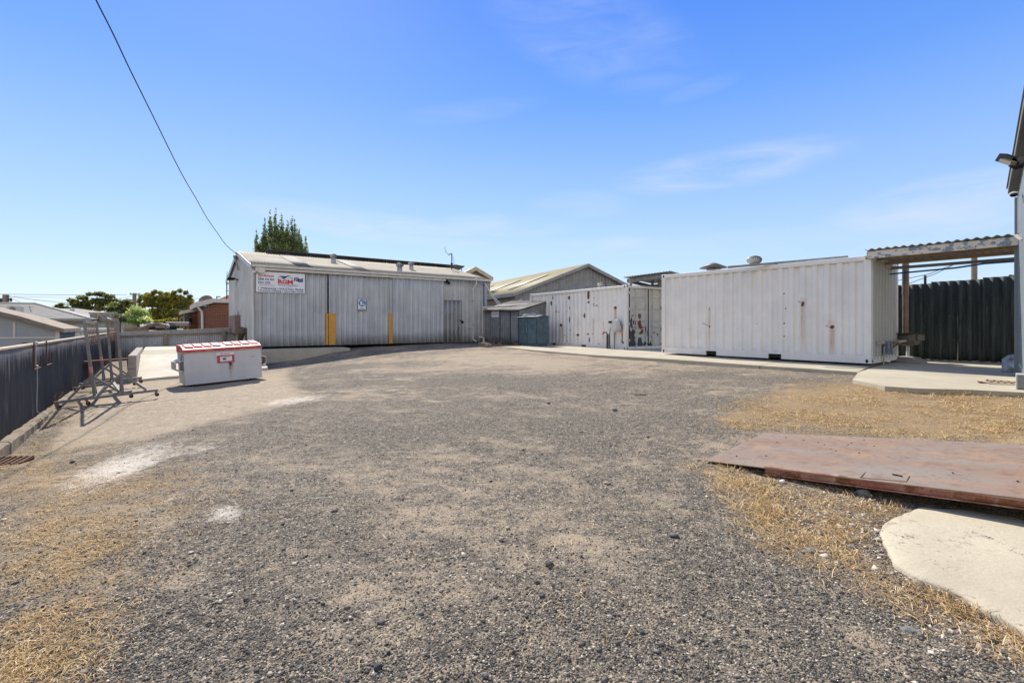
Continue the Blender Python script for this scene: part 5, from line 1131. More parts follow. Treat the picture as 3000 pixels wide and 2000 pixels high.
# far corner on the sight line x=2979
cy=9.45; WF=frame((ray*cy,cy,-.995),-.66,-.75)
hc=loc(WF,2980,575)[1]; 
_,_=0,0
pit=.45
v,f,P=sheet(WF@Matrix.Scale(-1,4,(0,1,0)),9.5,1,'rib',.19,.03,rows=1,top=lambda x:hc+pit*min(x,9.5-x),bot=lambda x:-.1)
mk('gable_wall',v,f,M['wall_blue'],rb)
SW_=frame(WF@V((0,12,0)),-.75,.66); v,f,P=sheet(SW_,12,1,'rib',.19,.03,top=lambda x:hc,bot=lambda x:-.1); mk('side_wall',v,f,M['galv'],rb)
SW2=frame(WF@V((9.5,0,0)),.75,-.66); v,f,P=sheet(SW2,12,1,'rib',.19,.03,top=lambda x:hc,bot=lambda x:-.1); mk('side_wall',v,f,M['galv'],rb)
mb=MB(WF)
ov=.13; zb0=3.57; BZ=lambda x,d: zb0+d+pit*x
mb.prism([(.07,-ov,BZ(.07,-.02)),(4.75,-ov,BZ(4.75,-.02)),(4.75,-ov,BZ(4.75,.13)),(.07,-ov,BZ(.07,.13))],(0,.03,0)); mb.prism([(4.75,-ov,BZ(4.75,-.02)),(9.5,-ov,BZ(0,-.02)),(9.5,-ov,BZ(0,.13)),(4.75,-ov,BZ(4.75,.13))],(0,.03,0)); ob('barge_board',mb,M['eave_grey'],rb)
mb=MB(WF); mb.prism([(.07,-ov+.03,BZ(.07,.02)),(4.75,-ov+.03,BZ(4.75,.02)),(4.75,-ov+.03,BZ(4.75,.0)),(.07,-ov+.03,BZ(.07,.0))],(0,ov+.03,0)); ob('soffit',mb,M['eave_grey'],rb)
for sg in (0,1):
    if sg==0: rf=frame3(WF@V((.0,12,BZ(0,.12))),WF.to_3x3()@V((0,-1,0)),WF.to_3x3()@V((1,0,pit)))
    else: rf=frame3(WF@V((9.5,-ov-.02,BZ(0,.12))),WF.to_3x3()@V((0,1,0)),WF.to_3x3()@V((-1,0,pit)))
    v,f,P=sheet(rf,12+ov+.02,(4.75)*math.sqrt(1+pit*pit),'sine',.12,.02,thick=.004); mk('roof',v,f,M['galv_dull'],rb,smooth=True)
mb=MB(WF); mb.box(-.03,.05,-.035,.05,0,hc-.02); ob('corner_trim',mb,M['wall_blue'],rb)
# flood lamp, camera, bracket lamp
p=at(2966,470,8.3); fl=thing('flood_lamp','black flood lamp on a short arm below the steep eave','lamp',p)
def seg(nm,a,b,w,h_,m,Y1=8.3,Y2=8.3,par=fl,): mb=MB(); mb.bar(at(*a,Y1),at(*b,Y2),w,h_,up=(0,0,1)); return ob(nm,mb,M[m],par)
seg('head',(2933,461),(2972,474),.16,.13,'black_plastic',8.4,8.2)
mb=MB(); mb.bar(at(2936,470,8.30),at(2969,480,8.10),.10,.06); ob('lens',mb,M['lamp_glass'],fl)
mb=MB(); mb.bar(at(2968,476,8.2),at(2990,486,8.2),.12,.11); mb.bar(at(2976,470,8.2),at(3006,462,7.9),.05,.06); mb.bar(at(2976,485,8.2),at(3006,470,7.9),.05,.04); ob('arm',mb,M['black_plastic'],fl)
p=at(2970,570,8.9); sc_=thing('security_camera','small round black security camera under the eave corner','camera',p)
mb=MB(Matrix.Translation(p)); mb.lathe([(.03,-.04),(.055,-.02),(.055,.01),(.02,.03)],(0,0,0),12); ob('dome',mb,M['black_plastic'],sc_,smooth=True); mb=MB(Matrix.Translation(p)); mb.lathe([(.06,.012),(.06,.03),(.03,.05)],(0,0,0),12); mb.bar((.05,0,.02),(.14,.05,.02),.03); ob('collar',mb,M['pvc_white'],sc_)
p=at(2992,693,8.9); mb=MB(); mb.prism([at(2980,686,8.95),at(3004,684,8.9),at(3006,694,8.85),at(2996,700,8.85)],V((.03,.10,0))); ob('bracket_lamp',mb,M['pvc_white'],None,'white bulkhead lamp on the workshop wall beside the lean-to beam','lamp')
# grey pipe elbows at the foot of the wall
pp=thing('drain_pipes','grey plastic drain elbows and capped pipe stubs at the foot of the workshop wall','pipe',on(2950,1092,-.995))
b0=on(2950,1091,-.995); mb=MB(); c=b0
mb.tube([c+V((0,0,-.01)),c+V((0,0,.09)),c+V((.02,.0,.15)),c+V((.08,.02,.19)),c+V((.26,.10,.20))],.072,14); ob('elbow',mb,M['pvc'],pp,smooth=True)
mb=MB(); mb.tube([c+V((.035,-.03,.13)),c+V((.05,-.07,.155))],.082,18); ob('end_cap',mb,M['pvc'],pp)
mb=MB(); mb.tube([c+V((.05,.08,.0)),c+V((.05,.08,.26)),c+V((.10,.06,.30)),c+V((.2,.02,.33))],.055,10); mb.tube([c+V((.09,.0,.31)),c+V((.19,-.06,.335))],.04,10); mb.tube([c+V((.16,.1,.04)),c+V((.32,.15,.05))],.045,8); ob('pipe_stub',mb,M['pvc'],pp,smooth=True)
# grey framed box standing at the slab edge
gb=on(2977,1139,-.99); GBF=frame(gb,.70,-.71); bx=thing('grey_hatch_box','grey steel box with pale frame on the slab at the right edge','box',gb)
mb=MB(GBF); mb.box(.012,.6,.01,.30,.0,.205,.004); ob('panel',mb,M['galv_dull'],bx); mb=MB(GBF); mb.box(0,.62,-.0,.31,.205,.225,.003); mb.box(0,.018,-.004,.31,.0,.205); ob('rim',mb,M['galv_warm'],bx)
# hole in slab with timber
hp=[on(px,py,-.989) for px,py in ((2889,1110),(2985,1118),(2985,1127),(2897,1124))]; mb=MB(); mb.prism([(p.x,p.y,-.9925) for p in hp],(0,0,.003)); ob('slab_recess',mb,M['kerb'],None,'shallow rubble filled recess in the slab by the grey box','recess')
mb=MB()
for i in range(10):
    t=i/9; a=hp[0].lerp(hp[1],t).lerp(hp[3].lerp(hp[2],t),.35+.3*(i%2)); mb.rock((a.x,a.y,-.983),.03,.02,.015,i+40,1)
ob('rubble',mb,M['beam_red'],None,'small brick rubble lying in the slab recess','rubble',kind='stuff')
p=on(2868,1121,-.99); mb=MB(frame(p,.95,-.3)); mb.prism([(0,0,.0),(.0,.06,.035),(.0,.0,.035),(0,-.03,0)],(.0,0,.001)) ; mb=MB(frame(p,.95,-.3)); mb.add([(0,-.03,.0),(0,.04,.0),(0,-.03,.03),(0,.04,.03),(.16,0,.0),(.16,.01,.0)],[(0,2,3,1),(0,4,2),(1,3,5),(2,4,5,3),(0,1,5,4)]); ob('door_wedge',mb,M['rust'],None,'small brown wooden wedge lying on the sunlit slab','wedge')
# stove with flue
sp_=on(2663,1048,-.995); sp_.y=12.6; sp_.x=(2660-1500)/F*12.6; sp_.z=-.995
st=thing('wood_stove','rusty flaking drum stove with tall flue pipe against the black fence','stove',sp_)
ST=Matrix.Translation(sp_); hz=lambda py:(HY-py)/F*12.6+.995
mb=MB(ST); mb.lathe([(.40,.0),(.38,.03),(.25,hz(1044)*.9),(.10,hz(1043))],(0,0,0),24); ob('base_plate',mb,M['conc_old'],st,smooth=True)
mb=MB(ST); mb.lathe([(.04,.05),(.04,hz(1010))],(.0,0,0),12); ob('pedestal',mb,M['pvc_white'],st)
mb=MB(ST); mb.lathe([(.05,hz(1013)),(.2,hz(1009)),(.26,hz(1003)),(.265,hz(978))],(.0,0,0),20); ob('drum',mb,M['stove'],st,smooth=True)
mb=MB(ST); mb.box(.0,.19,-.30,-.2,hz(996),hz(979),.01); ob('fire_door',mb,M['stove'],st)
mb=MB(ST); mb.box(-.34,.36,-.27,.27,hz(976),hz(975),.0); ob('hot_plate',mb,M['black_plastic'],st)
fx=(2653-2660)/F*12.6; mb=MB(ST); mb.tube([(fx,.0,hz(976)),(fx,0,hz(858))],.068,14); mb.tube([(fx,.0,hz(860)),(fx,0,hz(770))],.075,14); mb.tube([(fx,0,hz(862)),(fx,0,hz(857))],.08,14); ob('flue_pipe',mb,M['flue'],st,smooth=False)
# plank bench fixed to container end, with mop
fe2=frame(C2@V((L2,0,0)),C2[0][1],C2[1][1])
pl=thing('plank_bench','pale timber plank shelf bracketed to the container end','shelf',fe2@V((1.5,-.2,1.05)))
za=loc(fe2,2600,1004,-.05)[1]; Y0=12.2
mb=MB(); a=at(2566,1004,11.45); b=at(2612,1001,12.6); mb.bar(a+V((.06,0,0)),b+V((.06,0,0)),.05,.07); ob('wall_batten',mb,M['wood_pale'],pl)
mb=MB(); mb.prism([at(2605,1002.5,12.3),at(2634,1004.5,11.9),at(2668,998.5,12.7),at(2640,998,13.0)],V((0,0,.045))); ob('plank',mb,M['wood_pale'],pl)
mb=MB(); mb.bar(at(2610,1001,12.3)-V((0,0,.0)),at(2600,1022,12.0),.04); mb.bar(at(2640,1001,12.4),at(2612,1020,12.3),.03); ob('brace',mb,M['wood'],pl)
mp=thing('mop','grey blue string mop hung over the plank shelf handle up','mop',at(2596,1040,11.85))
mb=MB(); mb.tube([at(2598,999.5,11.85),at(2655,996.2,12.5)],.013,8); ob('handle',mb,M['pvc'],mp); mb=MB(); mb.tube([at(2655,996.2,12.5),at(2660,995.8,12.55)],.02,8); ob('handle_grip',mb,M['blue_plastic'],mp)
mb=MB()
for i in range(46):
    a=i/46*6.28; rr=.05+.05*random.random(); c=at(2597,1000,11.83); k=random.uniform(.75,1.0); sx=math.cos(a)*rr; sy=math.sin(a)*rr
    mb.tube([c+V((sx*.3,sy*.3,.0)),c+V((sx*.9,sy*.9,-.04)),c+V((sx*1.15,sy*1.15,-.18*k)),c+V((sx*1.25,sy*1.2,-.33*k))],.011,5)
ob('mop_head',mb,M['mop'],mp)
mb=MB(); a=at(2590,1014,11.75); mb.bar(a,V((a.x-.01,a.y,-.99)),.022); ob('support_stick',mb,M['wood_pale'],None,'thin pale stick leaning under the mop against the container end','stick')
mb=MB(); c=on(2607,1046,-.99); 
# poles and wires behind the dark fence
mb=MB(); p=at(2854,822,17); mb.lathe([(.085,-2.6),(.085,.95)],p,10); ob('timber_pole',mb,M['wood'],None,'grey round timber pole standing behind the black fence','pole')
mb=MB(); p=at(2710.5,832,19); mb.bar(p+V((0,0,-2.5)),p+V((0,0,.34)),.06); ob('steel_post',mb,M['black_plastic'],None,'thin dark post sticking up behind the black fence','post')
mb=MB(); mb.tube([at(2600,828,18),at(2720,803,18),at(2802,771,18)],.012,5); mb.tube([at(2640,839,18),at(2740,802,18),at(2806,770,18)],.012,5); ob('service_wire',mb,M['wire'],None,'two sagging wires seen under the lean-to roof','wire')
mb=MB(); mb.bar(at(2958,806,22),at(2985,809,22),.05); mb.bar(at(2958,806,22),at(2958,814,22),.05); mb.bar(at(2975,800,22),at(2975,830,22),.05); ob('roof_aerial',mb,M['black_plastic'],None,'short dark aerial bracket behind the black fence near the workshop','aerial')
# ================================================================= rusty plate and concrete pad
PA=V((1.92,4.76,-1.355)); PB=V((2.98,5.66,-1.285)); PC=V((3.53,3.30,-1.20)); PD=V((4.74,4.43,-1.125))
k=1.9
PC2=PA+(PC-PA)*k; PD2=PB+(PD-PB)*k
sp=thing('steel_plate','large rusted steel sheet lying over a red beam at the right','steel plate',(PA+PB+PC2+PD2)/4-V((0,0,.1)))
n=24; vs=[];fs=[]
for lay in (0,1):
    for i in range(n+1):
        for j in range(9):
            s_=i/n;t=j/8; p=PA.lerp(PC2,s_).lerp(PB.lerp(PD2,s_),t); p=p+V((0,0,-.007*lay+.006*noise.noise(p*1.2)+ .012*math.sin(s_*5)*t)); vs.append(p)
N_=(n+1)*9
for i in range(n):
    for j in range(8):
        a=i*9+j; fs.append((a,a+9,a+10,a+1)); fs.append((a+N_,a+1+N_,a+10+N_,a+9+N_))
for i in range(n):
    a=i*9; fs.append((a,a+N_,a+9+N_,a+9)); a=i*9+8; fs.append((a,a+9,a+9+N_,a+N_))
for j in range(8):
    fs.append((j,j+1,j+1+N_,j+N_)); a=n*9+j; fs.append((a,a+N_,a+1+N_,a+1))
mb=MB(); mb.add(vs,fs); o=ob('sheet',mb,M['plate'],sp)
ed=(PC2-PA).normalized(); inw=V((-ed.y,ed.x,0)).normalized()
mb=MB(); a=PA.lerp(PC2,.13)+inw*.06+V((0,0,-.030)); b=PC2+inw*.05+V((0,0,-.06)); mb.bar(a,b,.05,.062); mb.bar(a-inw*.03+V((0,0,.03)),b-inw*.03+V((0,0,.03)),.05,.012); mb.bar(a-inw*.03-V((0,0,.03)),b-inw*.03-V((0,0,.03)),.05,.010); ob('beam',mb,M['beam_red'],sp)
c0=on(2602,1412-20,-1.262); 
def onplate(px,py):
    # sight line meets the plate plane
    nrm=(PC-PA).cross(PB-PA); r=V(((px-1500)/F,1,(HY-py)/F)); t=nrm.dot(PA)/nrm.dot(r); return r*t
def s7(x,y): return (1900+x*.5102,1200+y*.5102)
patch=[onplate(*s7(*q)) for q in ((1245,358),(1497,381),(1478,414),(1215,391))]
mb=MB(); 
for i in range(4): 
    if i!=0: mb.bar(patch[i]+V((0,0,.006)),patch[(i+1)%4]+V((0,0,.003)),.005,.004)
ob('weld_seam',mb,M['rust_lt'],sp)
mb=MB(); a=onplate(*s7(1405,375));b=onplate(*s7(1452,384))
for i in range(6): q=a.lerp(b,i/5); mb.rock(q+V((0,0,.008)),.012,.008,.006,i,1)
ob('weld_slag',mb,M['rock_dark'],sp)
rng2=random.Random(5); cnt=0
mb=MB()
for (x,y) in ((505,270),(675,268),(738,190),(790,163),(1045,230),(1075,240),(1145,205),(1209,252),(1295,213),(1747,366),(2120,415),(890,178),(975,190),(1010,205),(1165,195),(1238,178)):
    q=onplate(*s7(x,y)); mb.rock(q+V((0,0,.008)),.009,.007,.006,x,1)
ob('grit',mb,M['rock_dark'],None,'dark grit specks scattered on the rusty steel sheet','grit',kind='stuff')
# clear plastic scrap
p=gnd(2292,1414); mb=MB(); mb.rock(p+V((0,0,.012)),.028,.02,.018,77,2); ob('plastic_scrap',mb,M['sign_white'],None,'crumpled white plastic scrap in the shade under the plate edge','litter')
p=gnd(2530,1452); mb=MB(); mb.rock(p+V((0,0,.02)),.06,.035,.04,78,2); ob('broken_concrete',mb,M['rock_grey'],None,'grey broken concrete lump leaning at the rusty plate edge','rubble')
# concrete pad
pd_=[on(px,py,-1.40) for px,py in ((2691,1483),(2650,1500),(2614,1514),(2590,1528),(2578,1547),(2583,1575),(2600,1600),(2607,1618),(2616,1640),(2655,1668),(2681,1685),(2740,1708),(2818,1736),(2869,1771),(2930,1802),(3000,1840),(3300,2100),(3700,2200),(3700,1550),(3200,1530),(3000,1523),(2955,1508),(2895,1500),(2830,1490),(2760,1486))]
import bisect
poly=[]
for i in range(len(pd_)):
    a=pd_[i];b=pd_[(i+1)%len(pd_)]; m=max(1,int((b-a).length/.03))
    for j in range(m):
        q=a.lerp(b,j/m); q=q+V((.012*noise.noise(q*14),.012*noise.noise(q*14+V((5,5,5))),0)); poly.append(q)
mb=MB(); n=len(poly); c=sum(poly,V())/n; rings=[(1.0,-.10),(1.0,-.012),(.994,-.002),(.97,.008),(.90,.016),(.7,.024),(.4,.028)]
vs=[];fs=[]
for sc,dz in rings:
    for i,q in enumerate(poly):
        w=c.lerp(q,sc) if sc<1 else q
        vs.append((w.x,w.y,-1.405+dz+ (0.008*noise.noise(w*3) if sc<.99 else 0)))
vs.append((c.x,c.y,-1.405+.028))
for r_ in range(len(rings)-1):
    for i in range(n): fs.append((r_*n+i,r_*n+(i+1)%n,(r_+1)*n+(i+1)%n,(r_+1)*n+i))
for i in range(n): fs.append(((len(rings)-1)*n+i,(len(rings)-1)*n+(i+1)%n,len(rings)*n))
mb.add(vs,fs); ob('concrete_pad',mb,M['pad'],None,'round edged cracked cream concrete pad at the lower right','concrete pad',smooth=True)
# ================================================================= rubbish skip
k0=V((-7.93,11.6,-1.483)); k1_=V((-6.67,12.76,-1.409))
ex=(k1_-k0).normalized(); KF=frame3(k0,ex,V((0,0,1))-ex*ex.z*0+V((-.03,0,0))); KL=(k1_-k0).length; KD=.85; KH=.80
sk=thing('rubbish_skip','white steel rubbish skip with sun faded red ribbed lid and waste sign','skip',k0.lerp(k1_,.5)+V((-.3,.4,-.08)))
def skp(px,py): return loc(KF,480+px*.1446,960+py*.1446)
R=[(*skp(1345,730),.05,.10,.75),(*skp(1345,800),.03,.1,.6),(*skp(1385,720),.025,.06,.6),(*skp(1800,578),.06,.012,.7),(*skp(500,510),.18,.012,.8),(*skp(1940,650),.04,.05,.6),(*skp(1250,450),.12,.015,.65),(*skp(1600,430),.14,.012,.6)]
U2=[(skp(1345,700)[0],skp(0,700)[1],skp(1345,960)[1]-.05,.035,.95),(skp(1390,700)[0],skp(0,700)[1],skp(1390,900)[1],.025,.7),(skp(1950,650)[0],.5,.05,.03,.2),(skp(900,500)[0],.65,.1,.02,.1)]
z=np.linspace(0,KH,36); x=np.linspace(0,KL,70); Xg,Zg=np.meshgrid(x,z); 
P=np.stack([Xg.ravel(),(.0*Xg+.04*(1-Zg/KH)*0+.006*np.sin(Xg*9)*np.sin(Zg*6)).ravel(),Zg.ravel()],1); Mx=np.array(KF)
idx=np.arange(P.shape[0]).reshape(Xg.shape); fs=np.stack([idx[:-1,:-1].ravel(),idx[:-1,1:].ravel(),idx[1:,1:].ravel(),idx[1:,:-1].ravel()],1)
mk('front_panel',P@Mx[:3,:3].T+Mx[:3,3],fs,M['cream_skip'],sk,attr=paint_attr(P,R,U2,[(*skp(1945,650),.035,.05,.9)]))
mb=MB(KF); mb.add([(0,0.01,0),(KL,0.01,0),(KL,KD,0.02),(0,KD,.02),(0,.01,KH),(KL,.01,KH),(KL,KD+.12,KH+.03),(0,KD+.12,KH+.03)],[(0,3,2,1),(1,2,6,5),(2,3,7,6),(3,0,4,7)]); mb.box(-.02,KL+.02,-.025,.03,KH-.035,KH+.012,.005)
mb.box(-.004,.13,-.006,.0,.22,.62); mb.box(KL-.13,KL+.004,-.006,.0,.40,.70)
mk('bin_body',mb.v,mb.f,M['cream_skip'],sk,attr={'rust':np.full(len(mb.v),.1),'run':np.zeros(len(mb.v)),'chip':np.full(len(mb.v),.05)})
mb=MB(KF)  # fork sleeves
for x0_,x1_,zc in ((-.16,0,.42),(KL,KL+.14,.40)):
    s0=min(x0_,x1_) if x0_<0 else x1_
    out=x0_ if x0_<0 else x1_; inn=0 if x0_<0 else KL
    za,zb2=zc+.07,zc+.22
    mb.prism([(inn,.06,zc+.22),(out,.06,zc+.15),(out,.06,zc+.12),(inn,.06,zc+.16)],(0,.7,0)); mb.prism([(inn,.06,zc-.14),(out,.06,zc-.04),(out,.06,zc-.01),(inn,.06,zc-.08)],(0,.7,0)); mb.box(min(out,out+.0)-.006,out+.006,.06,.76,zc-.04,zc+.15)
for q_ in pieces(mb): mk('fork_sleeve',q_.v,q_.f,M['cream_skip'],sk,attr={'rust':np.full(len(q_.v),.46),'run':np.zeros(len(q_.v)),'chip':np.zeros(len(q_.v))})
mb=MB(KF); mb.bar((-.02,.0,KH-.0),(-.05,.05,.62),.015); mb.bar((-.05,.05,.75),(-.05,.05,.56),.012); ob('lid_chain',mb,M['galv_dull'],sk)
for a,b in ((.0,KL*.5-.008),(KL*.5+.008,KL)):
    mb=MB(KF); W_l=b-a; lz=KH+.015
    prof=[(-.04,lz),(-.035,lz+.045),(.12,lz+.10),(.45,lz+.15),(KD+.1,lz+.16),(KD+.12,lz+.13)]
    vs=[];nn=2
    top=[(a-.015,)+p for p in prof]+[(b+.0,)+p for p in prof]
    m_=len(prof); fs=[(i,i+1,m_+i+1,m_+i)[::-1] for i in range(m_-1)]; mb.add(top,fs)
    mb.add([(a-.015,)+p for p in prof]+[(a-.015,KD+.12,lz-.02),(a-.015,-.04,lz-.02)],[tuple(range(m_+2))]); mb.add([(b,)+p for p in prof]+[(b,KD+.12,lz-.02),(b,-.04,lz-.02)],[tuple(range(m_+2))[::-1]]); mb.box(a-.015,b,-.045,-.03,lz-.03,lz+.045)
    for i in range(4):
        xx=a+.05+i*(W_l-.06)/4; yy=.06
        mb.add([(xx,.10,lz+.092),(xx+.165,.06,lz+.078),(xx+.165,.44,lz+.15),(xx,.48,lz+.155)]+[(xx,.10,lz+.118),(xx+.165,.06,lz+.104),(xx+.165,.44,lz+.172),(xx,.48,lz+.178)],[(4,5,6,7),(0,1,5,4),(1,2,6,5),(2,3,7,6),(3,0,4,7)])
    lid=ob('lid',mb,M['red_lid'],sk); mb=MB(KF)
    for i in range(4):
        xx=a+.05+i*(W_l-.06)/4
        for (q0,q1) in ((0.004,.095),(.11,.162)):
            mb.add([(xx+q0,.11+.0,lz+.121-.03*q0),(xx+q1-.01,.11-.02,lz+.119-.03*q1),(xx+q1-.01,.44,lz+.1785),(xx+q0,.46,lz+.181)],[(0,1,2,3)])
    ob('bleached_rib',mb,M['red_fade'],lid)
mb=MB(KF)
for x in (.12,KL-.35): mb.tube([(x,.06,0),(x,.06,-.03)],.012,6); mb.box(x,x+.03,.1,.16,-.07,0)
for x in (.22,KL-.22):
    for y in (.25,.7): mb.box(x-.02,x+.02,y-.03,y+.03,-.06,0)
ob('caster',mb,M['rubber'],sk)
# waste sign
a0,b1=skp(1060,508); a1,_=skp(1420,480); _,b0=skp(1075,718); a0+=.0; SGF=KF@Matrix.Translation((a0,-.012,b0)); w=a1-a0;h=b1-b0
SGF=SGF@Matrix.Rotation(-math.radians(.0),4,'Y')
wsn=thing('waste_sign','red and white waste sign on the front of the skip','sign',SGF@V((w/2,0,0)))
mb=MB(SGF); mb.box(0,w,-.004,.004,h*.72,h,.001); mb.box(w*.19,w*.86,-.008,-.004,h*.13,h*.60,.001); ob('white_panel',mb,M['sign_white'],wsn)
mb=MB(SGF); mb.box(.01,w+.0,-.004,.004,0,h*.72,.001); ob('red_panel',mb,M['red_lid'],wsn)
mb=MB(SGF); mb.text('VEOLIA',w*.38,w*.76,h*.78,h*.92,-.006,.02); mb.text('General Waste',w*.28,w*.74,h*.49,h*.56,-.010,.01)
for a in range(20):
    t0=a/20*6.283;t1=(a+1)/20*6.283; cx=w*.28;cz=h*.85; r_=h*.075; mb.bar((cx+r_*math.cos(t0),-.006,cz+r_*math.sin(t0)),(cx+r_*math.cos(t1),-.006,cz+r_*math.sin(t1)),.007,.002,up=(0,1,0))
mb.bar((w*.26,-.006,h*.82),(w*.28,-.006,h*.87),.006,.002,up=(0,1,0)); mb.bar((w*.28,-.006,h*.87),(w*.30,-.006,h*.82),.006,.002,up=(0,1,0)); ob('lettering',mb,M['red'],wsn)
mb=MB(SGF); mb.disc((w*.40,-.008,h*.35),(0,-1,0),.026,14,.002); mb.box(w*.44,w*.52,-.0095,-.008,h*.44,h*.50); mb.disc((w*.50,-.008,h*.32),(0,-1,0),.018,12,.002); ob('waste_pictures',mb,M['black'],wsn)
# ================================================================= trestle racks
def rack(label,lean,first=None):
    r=thing('trestle_rack',label,'rack',(0,0,0),'grey wheeled trestle racks by the fence')
    D=2.63; Hp=1.52; hw=.58; b0=.13
    for y in (0,D):
        mb=MB(); mb.bar((0,y,b0+.025),(0,y,b0+Hp),.048,.048,up=(0,1,0)); ob('post',mb,M['galv_box'],r)
        mb=MB(); mb.bar((-hw,y,b0),(hw,y,b0),.05,.05); ob('base_rail',mb,M['galv_box'],r)
        for s_ in (-1,1): mb=MB(); mb.bar((s_*.02,y,b0+.40),(s_*.38,y,b0+.03),.035,.04); ob('brace',mb,M['galv_box'],r)
        for s_ in (-1,1):
            x=s_*(hw-.04); mb=MB(); mb.box(x-.02,x+.02,y-.025,y+.025,.07,b0-.02); 
            for q in (-.022,.022): mb.bar((x,y+q,.09),(x+.015,y+q,.035),.02,.004,up=(0,1,0))
            cs=ob('caster',mb,M['rust_lt'],r); mb=MB(); mb.tube([(x+.015,y-.016,.038),(x+.015,y+.016,.038)],.038,14); ob('wheel',mb,M['rubber'],cs)
    mb=MB(); mb.bar((0,0,b0),(0,D,b0),.05); ob('spine',mb,M['galv_box'],r)
    for s_ in (0,1):
        mb=MB(); y=D*s_; mb.bar((0,y+(.02 if s_==0 else -.02),b0+.42),(0,y+(.42 if s_==0 else -.42),b0+.02),.035); ob('brace',mb,M['galv_box'],r)
    mb=MB(); n=12
    pts=[V((0,D*i/n,b0+Hp-.02-.03*math.sin(math.pi*i/n))) for i in range(n+1)]
    for i in range(n): mb.bar(pts[i],pts[i+1],.03,.06)
    ob('top_bar',mb,M['galv_box'],r)
    for i in range(7):
        y=.35+i*.32; z=b0+Hp-.10; ll=.34+.06*math.sin(i*2.1); mb=MB(); mb.tube([(0,y,z+.05),(0,y,z-ll),(.02,y,z-ll-.03),(.035,y,z-ll)],.007,5); mb.tube([(0,y,z-ll+.02),(0,y,z-ll-.02)],.010,6); ob('hook_rod',mb,M['rust_lt'],r)
    return r
rA=rack('grey steel trestle rack on wheels leaning left, closer to the navy fence',0)
rB=copy_tree(rA); rB['label']='grey steel trestle rack on wheels overlapping its leaning twin, nearer the skip'
def place(r,near,far,roll):
    d=(far-near); ang=math.atan2(d.y,d.x)-math.pi/2; pitch=math.atan2(d.z,math.hypot(d.x,d.y))
    r.rotation_mode='XYZ'; m=Matrix.Rotation(ang,4,'Z')@Matrix.Rotation(pitch,4,'X')@Matrix.Rotation(roll,4,'Y'); r.rotation_euler=m.to_euler('XYZ'); r.location=near
place(rA,V((-8.19,9.40,-1.555)),V((-9.78,11.5,-1.565)),-math.radians(6.0))
place(rB,V((-7.83,9.62,-1.535)),V((-9.62,11.5,-1.49)),-math.radians(3.2))
for y,z0_,z1_ in ((0,.80,1.0),(2.63,.95,1.12)):
    mb=MB(); mb.box(-.0255,.0255,y-.0255,y+.0255,.13+z0_*.6,.13+z1_*.6); o=mk('red_paint_mark',mb.v,mb.f,M['red_fade'],None,base=(0,0,0)); o.parent=rA; o.location=(0,0,0)
# rusty table
tb0=V((-11.45,12.7,-1.6)); TBF=frame3(tb0,V((.806,.592,.05)),V((-.05,0,1))); tb=thing('rusty_table','rusty angle iron table frame standing against the ramp block wall','table',tb0+V((.4,.4,0)))
mb=MB(TBF); mb.box(0,1.12,0,.46,.60,.612); mb.box(0,1.12,-.005,.01,.55,.612); mb.box(0,1.12,.45,.465,.55,.612); ob('top',mb,M['rust'],tb)
for x in (.02,.30 if 0 else .10,.98,1.09):
    y=.03 if x in(.02,1.09) else .43; mb=MB(TBF); mb.bar((x,y,0),(x,y,.6),.05,.05); ob('leg',mb,M['galv_box'] if x in (.02,.98) else M['rust'],tb)
mb=MB(TBF); mb.bar((-.05,.03,.06),(1.1,.03,.06),.05,.06); mb.bar((-.05,.40,.06),(1.1,.40,.06),.05,.06); ob('foot_rail',mb,M['galv_box'],tb)
# ================================================================= background warehouse and houses
def hframe(px_a,px_b,base,Ya,Yb): 
    a=V(((px_a-1500)/F*Ya,Ya,base)); b=V(((px_b-1500)/F*Yb,Yb,base)); return frame(a,b.x-a.x,b.y-a.y),(b-a).length
# big gable warehouse: gable wall faces the camera, long roof slope falls to the left
gA=V(((1508-1500)/F*36,36,-1.0)); gdir=(.83,-.10)
GW=frame(gA,.90,.43); zE=loc(GW,1508,856)[1]; xP,zP=loc(GW,1715,775); wd=2*xP; 
wh_=thing('warehouse','large grey corrugated warehouse with olive gable roof behind the containers','warehouse',GW@V((xP,0,0)))
v,f,P=sheet(GW,wd,1,'rib',.3,.04,rows=1,top=lambda x:zE+(zP-zE)*(x/xP if x<xP else (wd-x)/xP)-.05); mk('gable_wall',v,f,M['galv_dull'],wh_)
# roof slopes: run back along y until the ridge end falls at x=1432
DW=24.0
r=(1432-1500)/F
inv=GW.inverted()
# left slope
lw=frame3(GW@V((-.35,DW,zE-.1)),GW.to_3x3()@V((0,-1,0)),GW.to_3x3()@V((xP,0,zP-zE))); sll=math.hypot(xP+.35,(zP-zE))
v,f,P=sheet(lw,DW+.4,sll+.02,'sine',.18,.03,rows=2,thick=.01); mk('roof',v,f,M['roof_olive'],wh_,smooth=True)
lw2=frame3(GW@V((wd+.35,-.4,zE-.1)),GW.to_3x3()@V((0,1,0)),GW.to_3x3()@V((-xP,0,zP-zE))); v,f,P=sheet(lw2,DW+.4,sll+.02,'sine',.18,.03,rows=2,thick=.01); mk('roof',v,f,M['roof_olive'],wh_,smooth=True)
v,f,P=sheet(frame(GW@V((0,DW,0)),-GW[0][1],-GW[1][1]),DW,zE,'rib',.3,.04); mk('side_wall',v,f,M['rust_lt'] if 0 else M['shed_roof'],wh_)
mb=MB(GW)
for s_ in (0,1):
    x0=-.4 if s_==0 else wd+.4; mb.prism([(x0,-.45,zE-.36),(xP,-.45,zP-.22),(xP,-.45,zP+.03),(x0,-.45,zE-.12)],(0,.04,0))
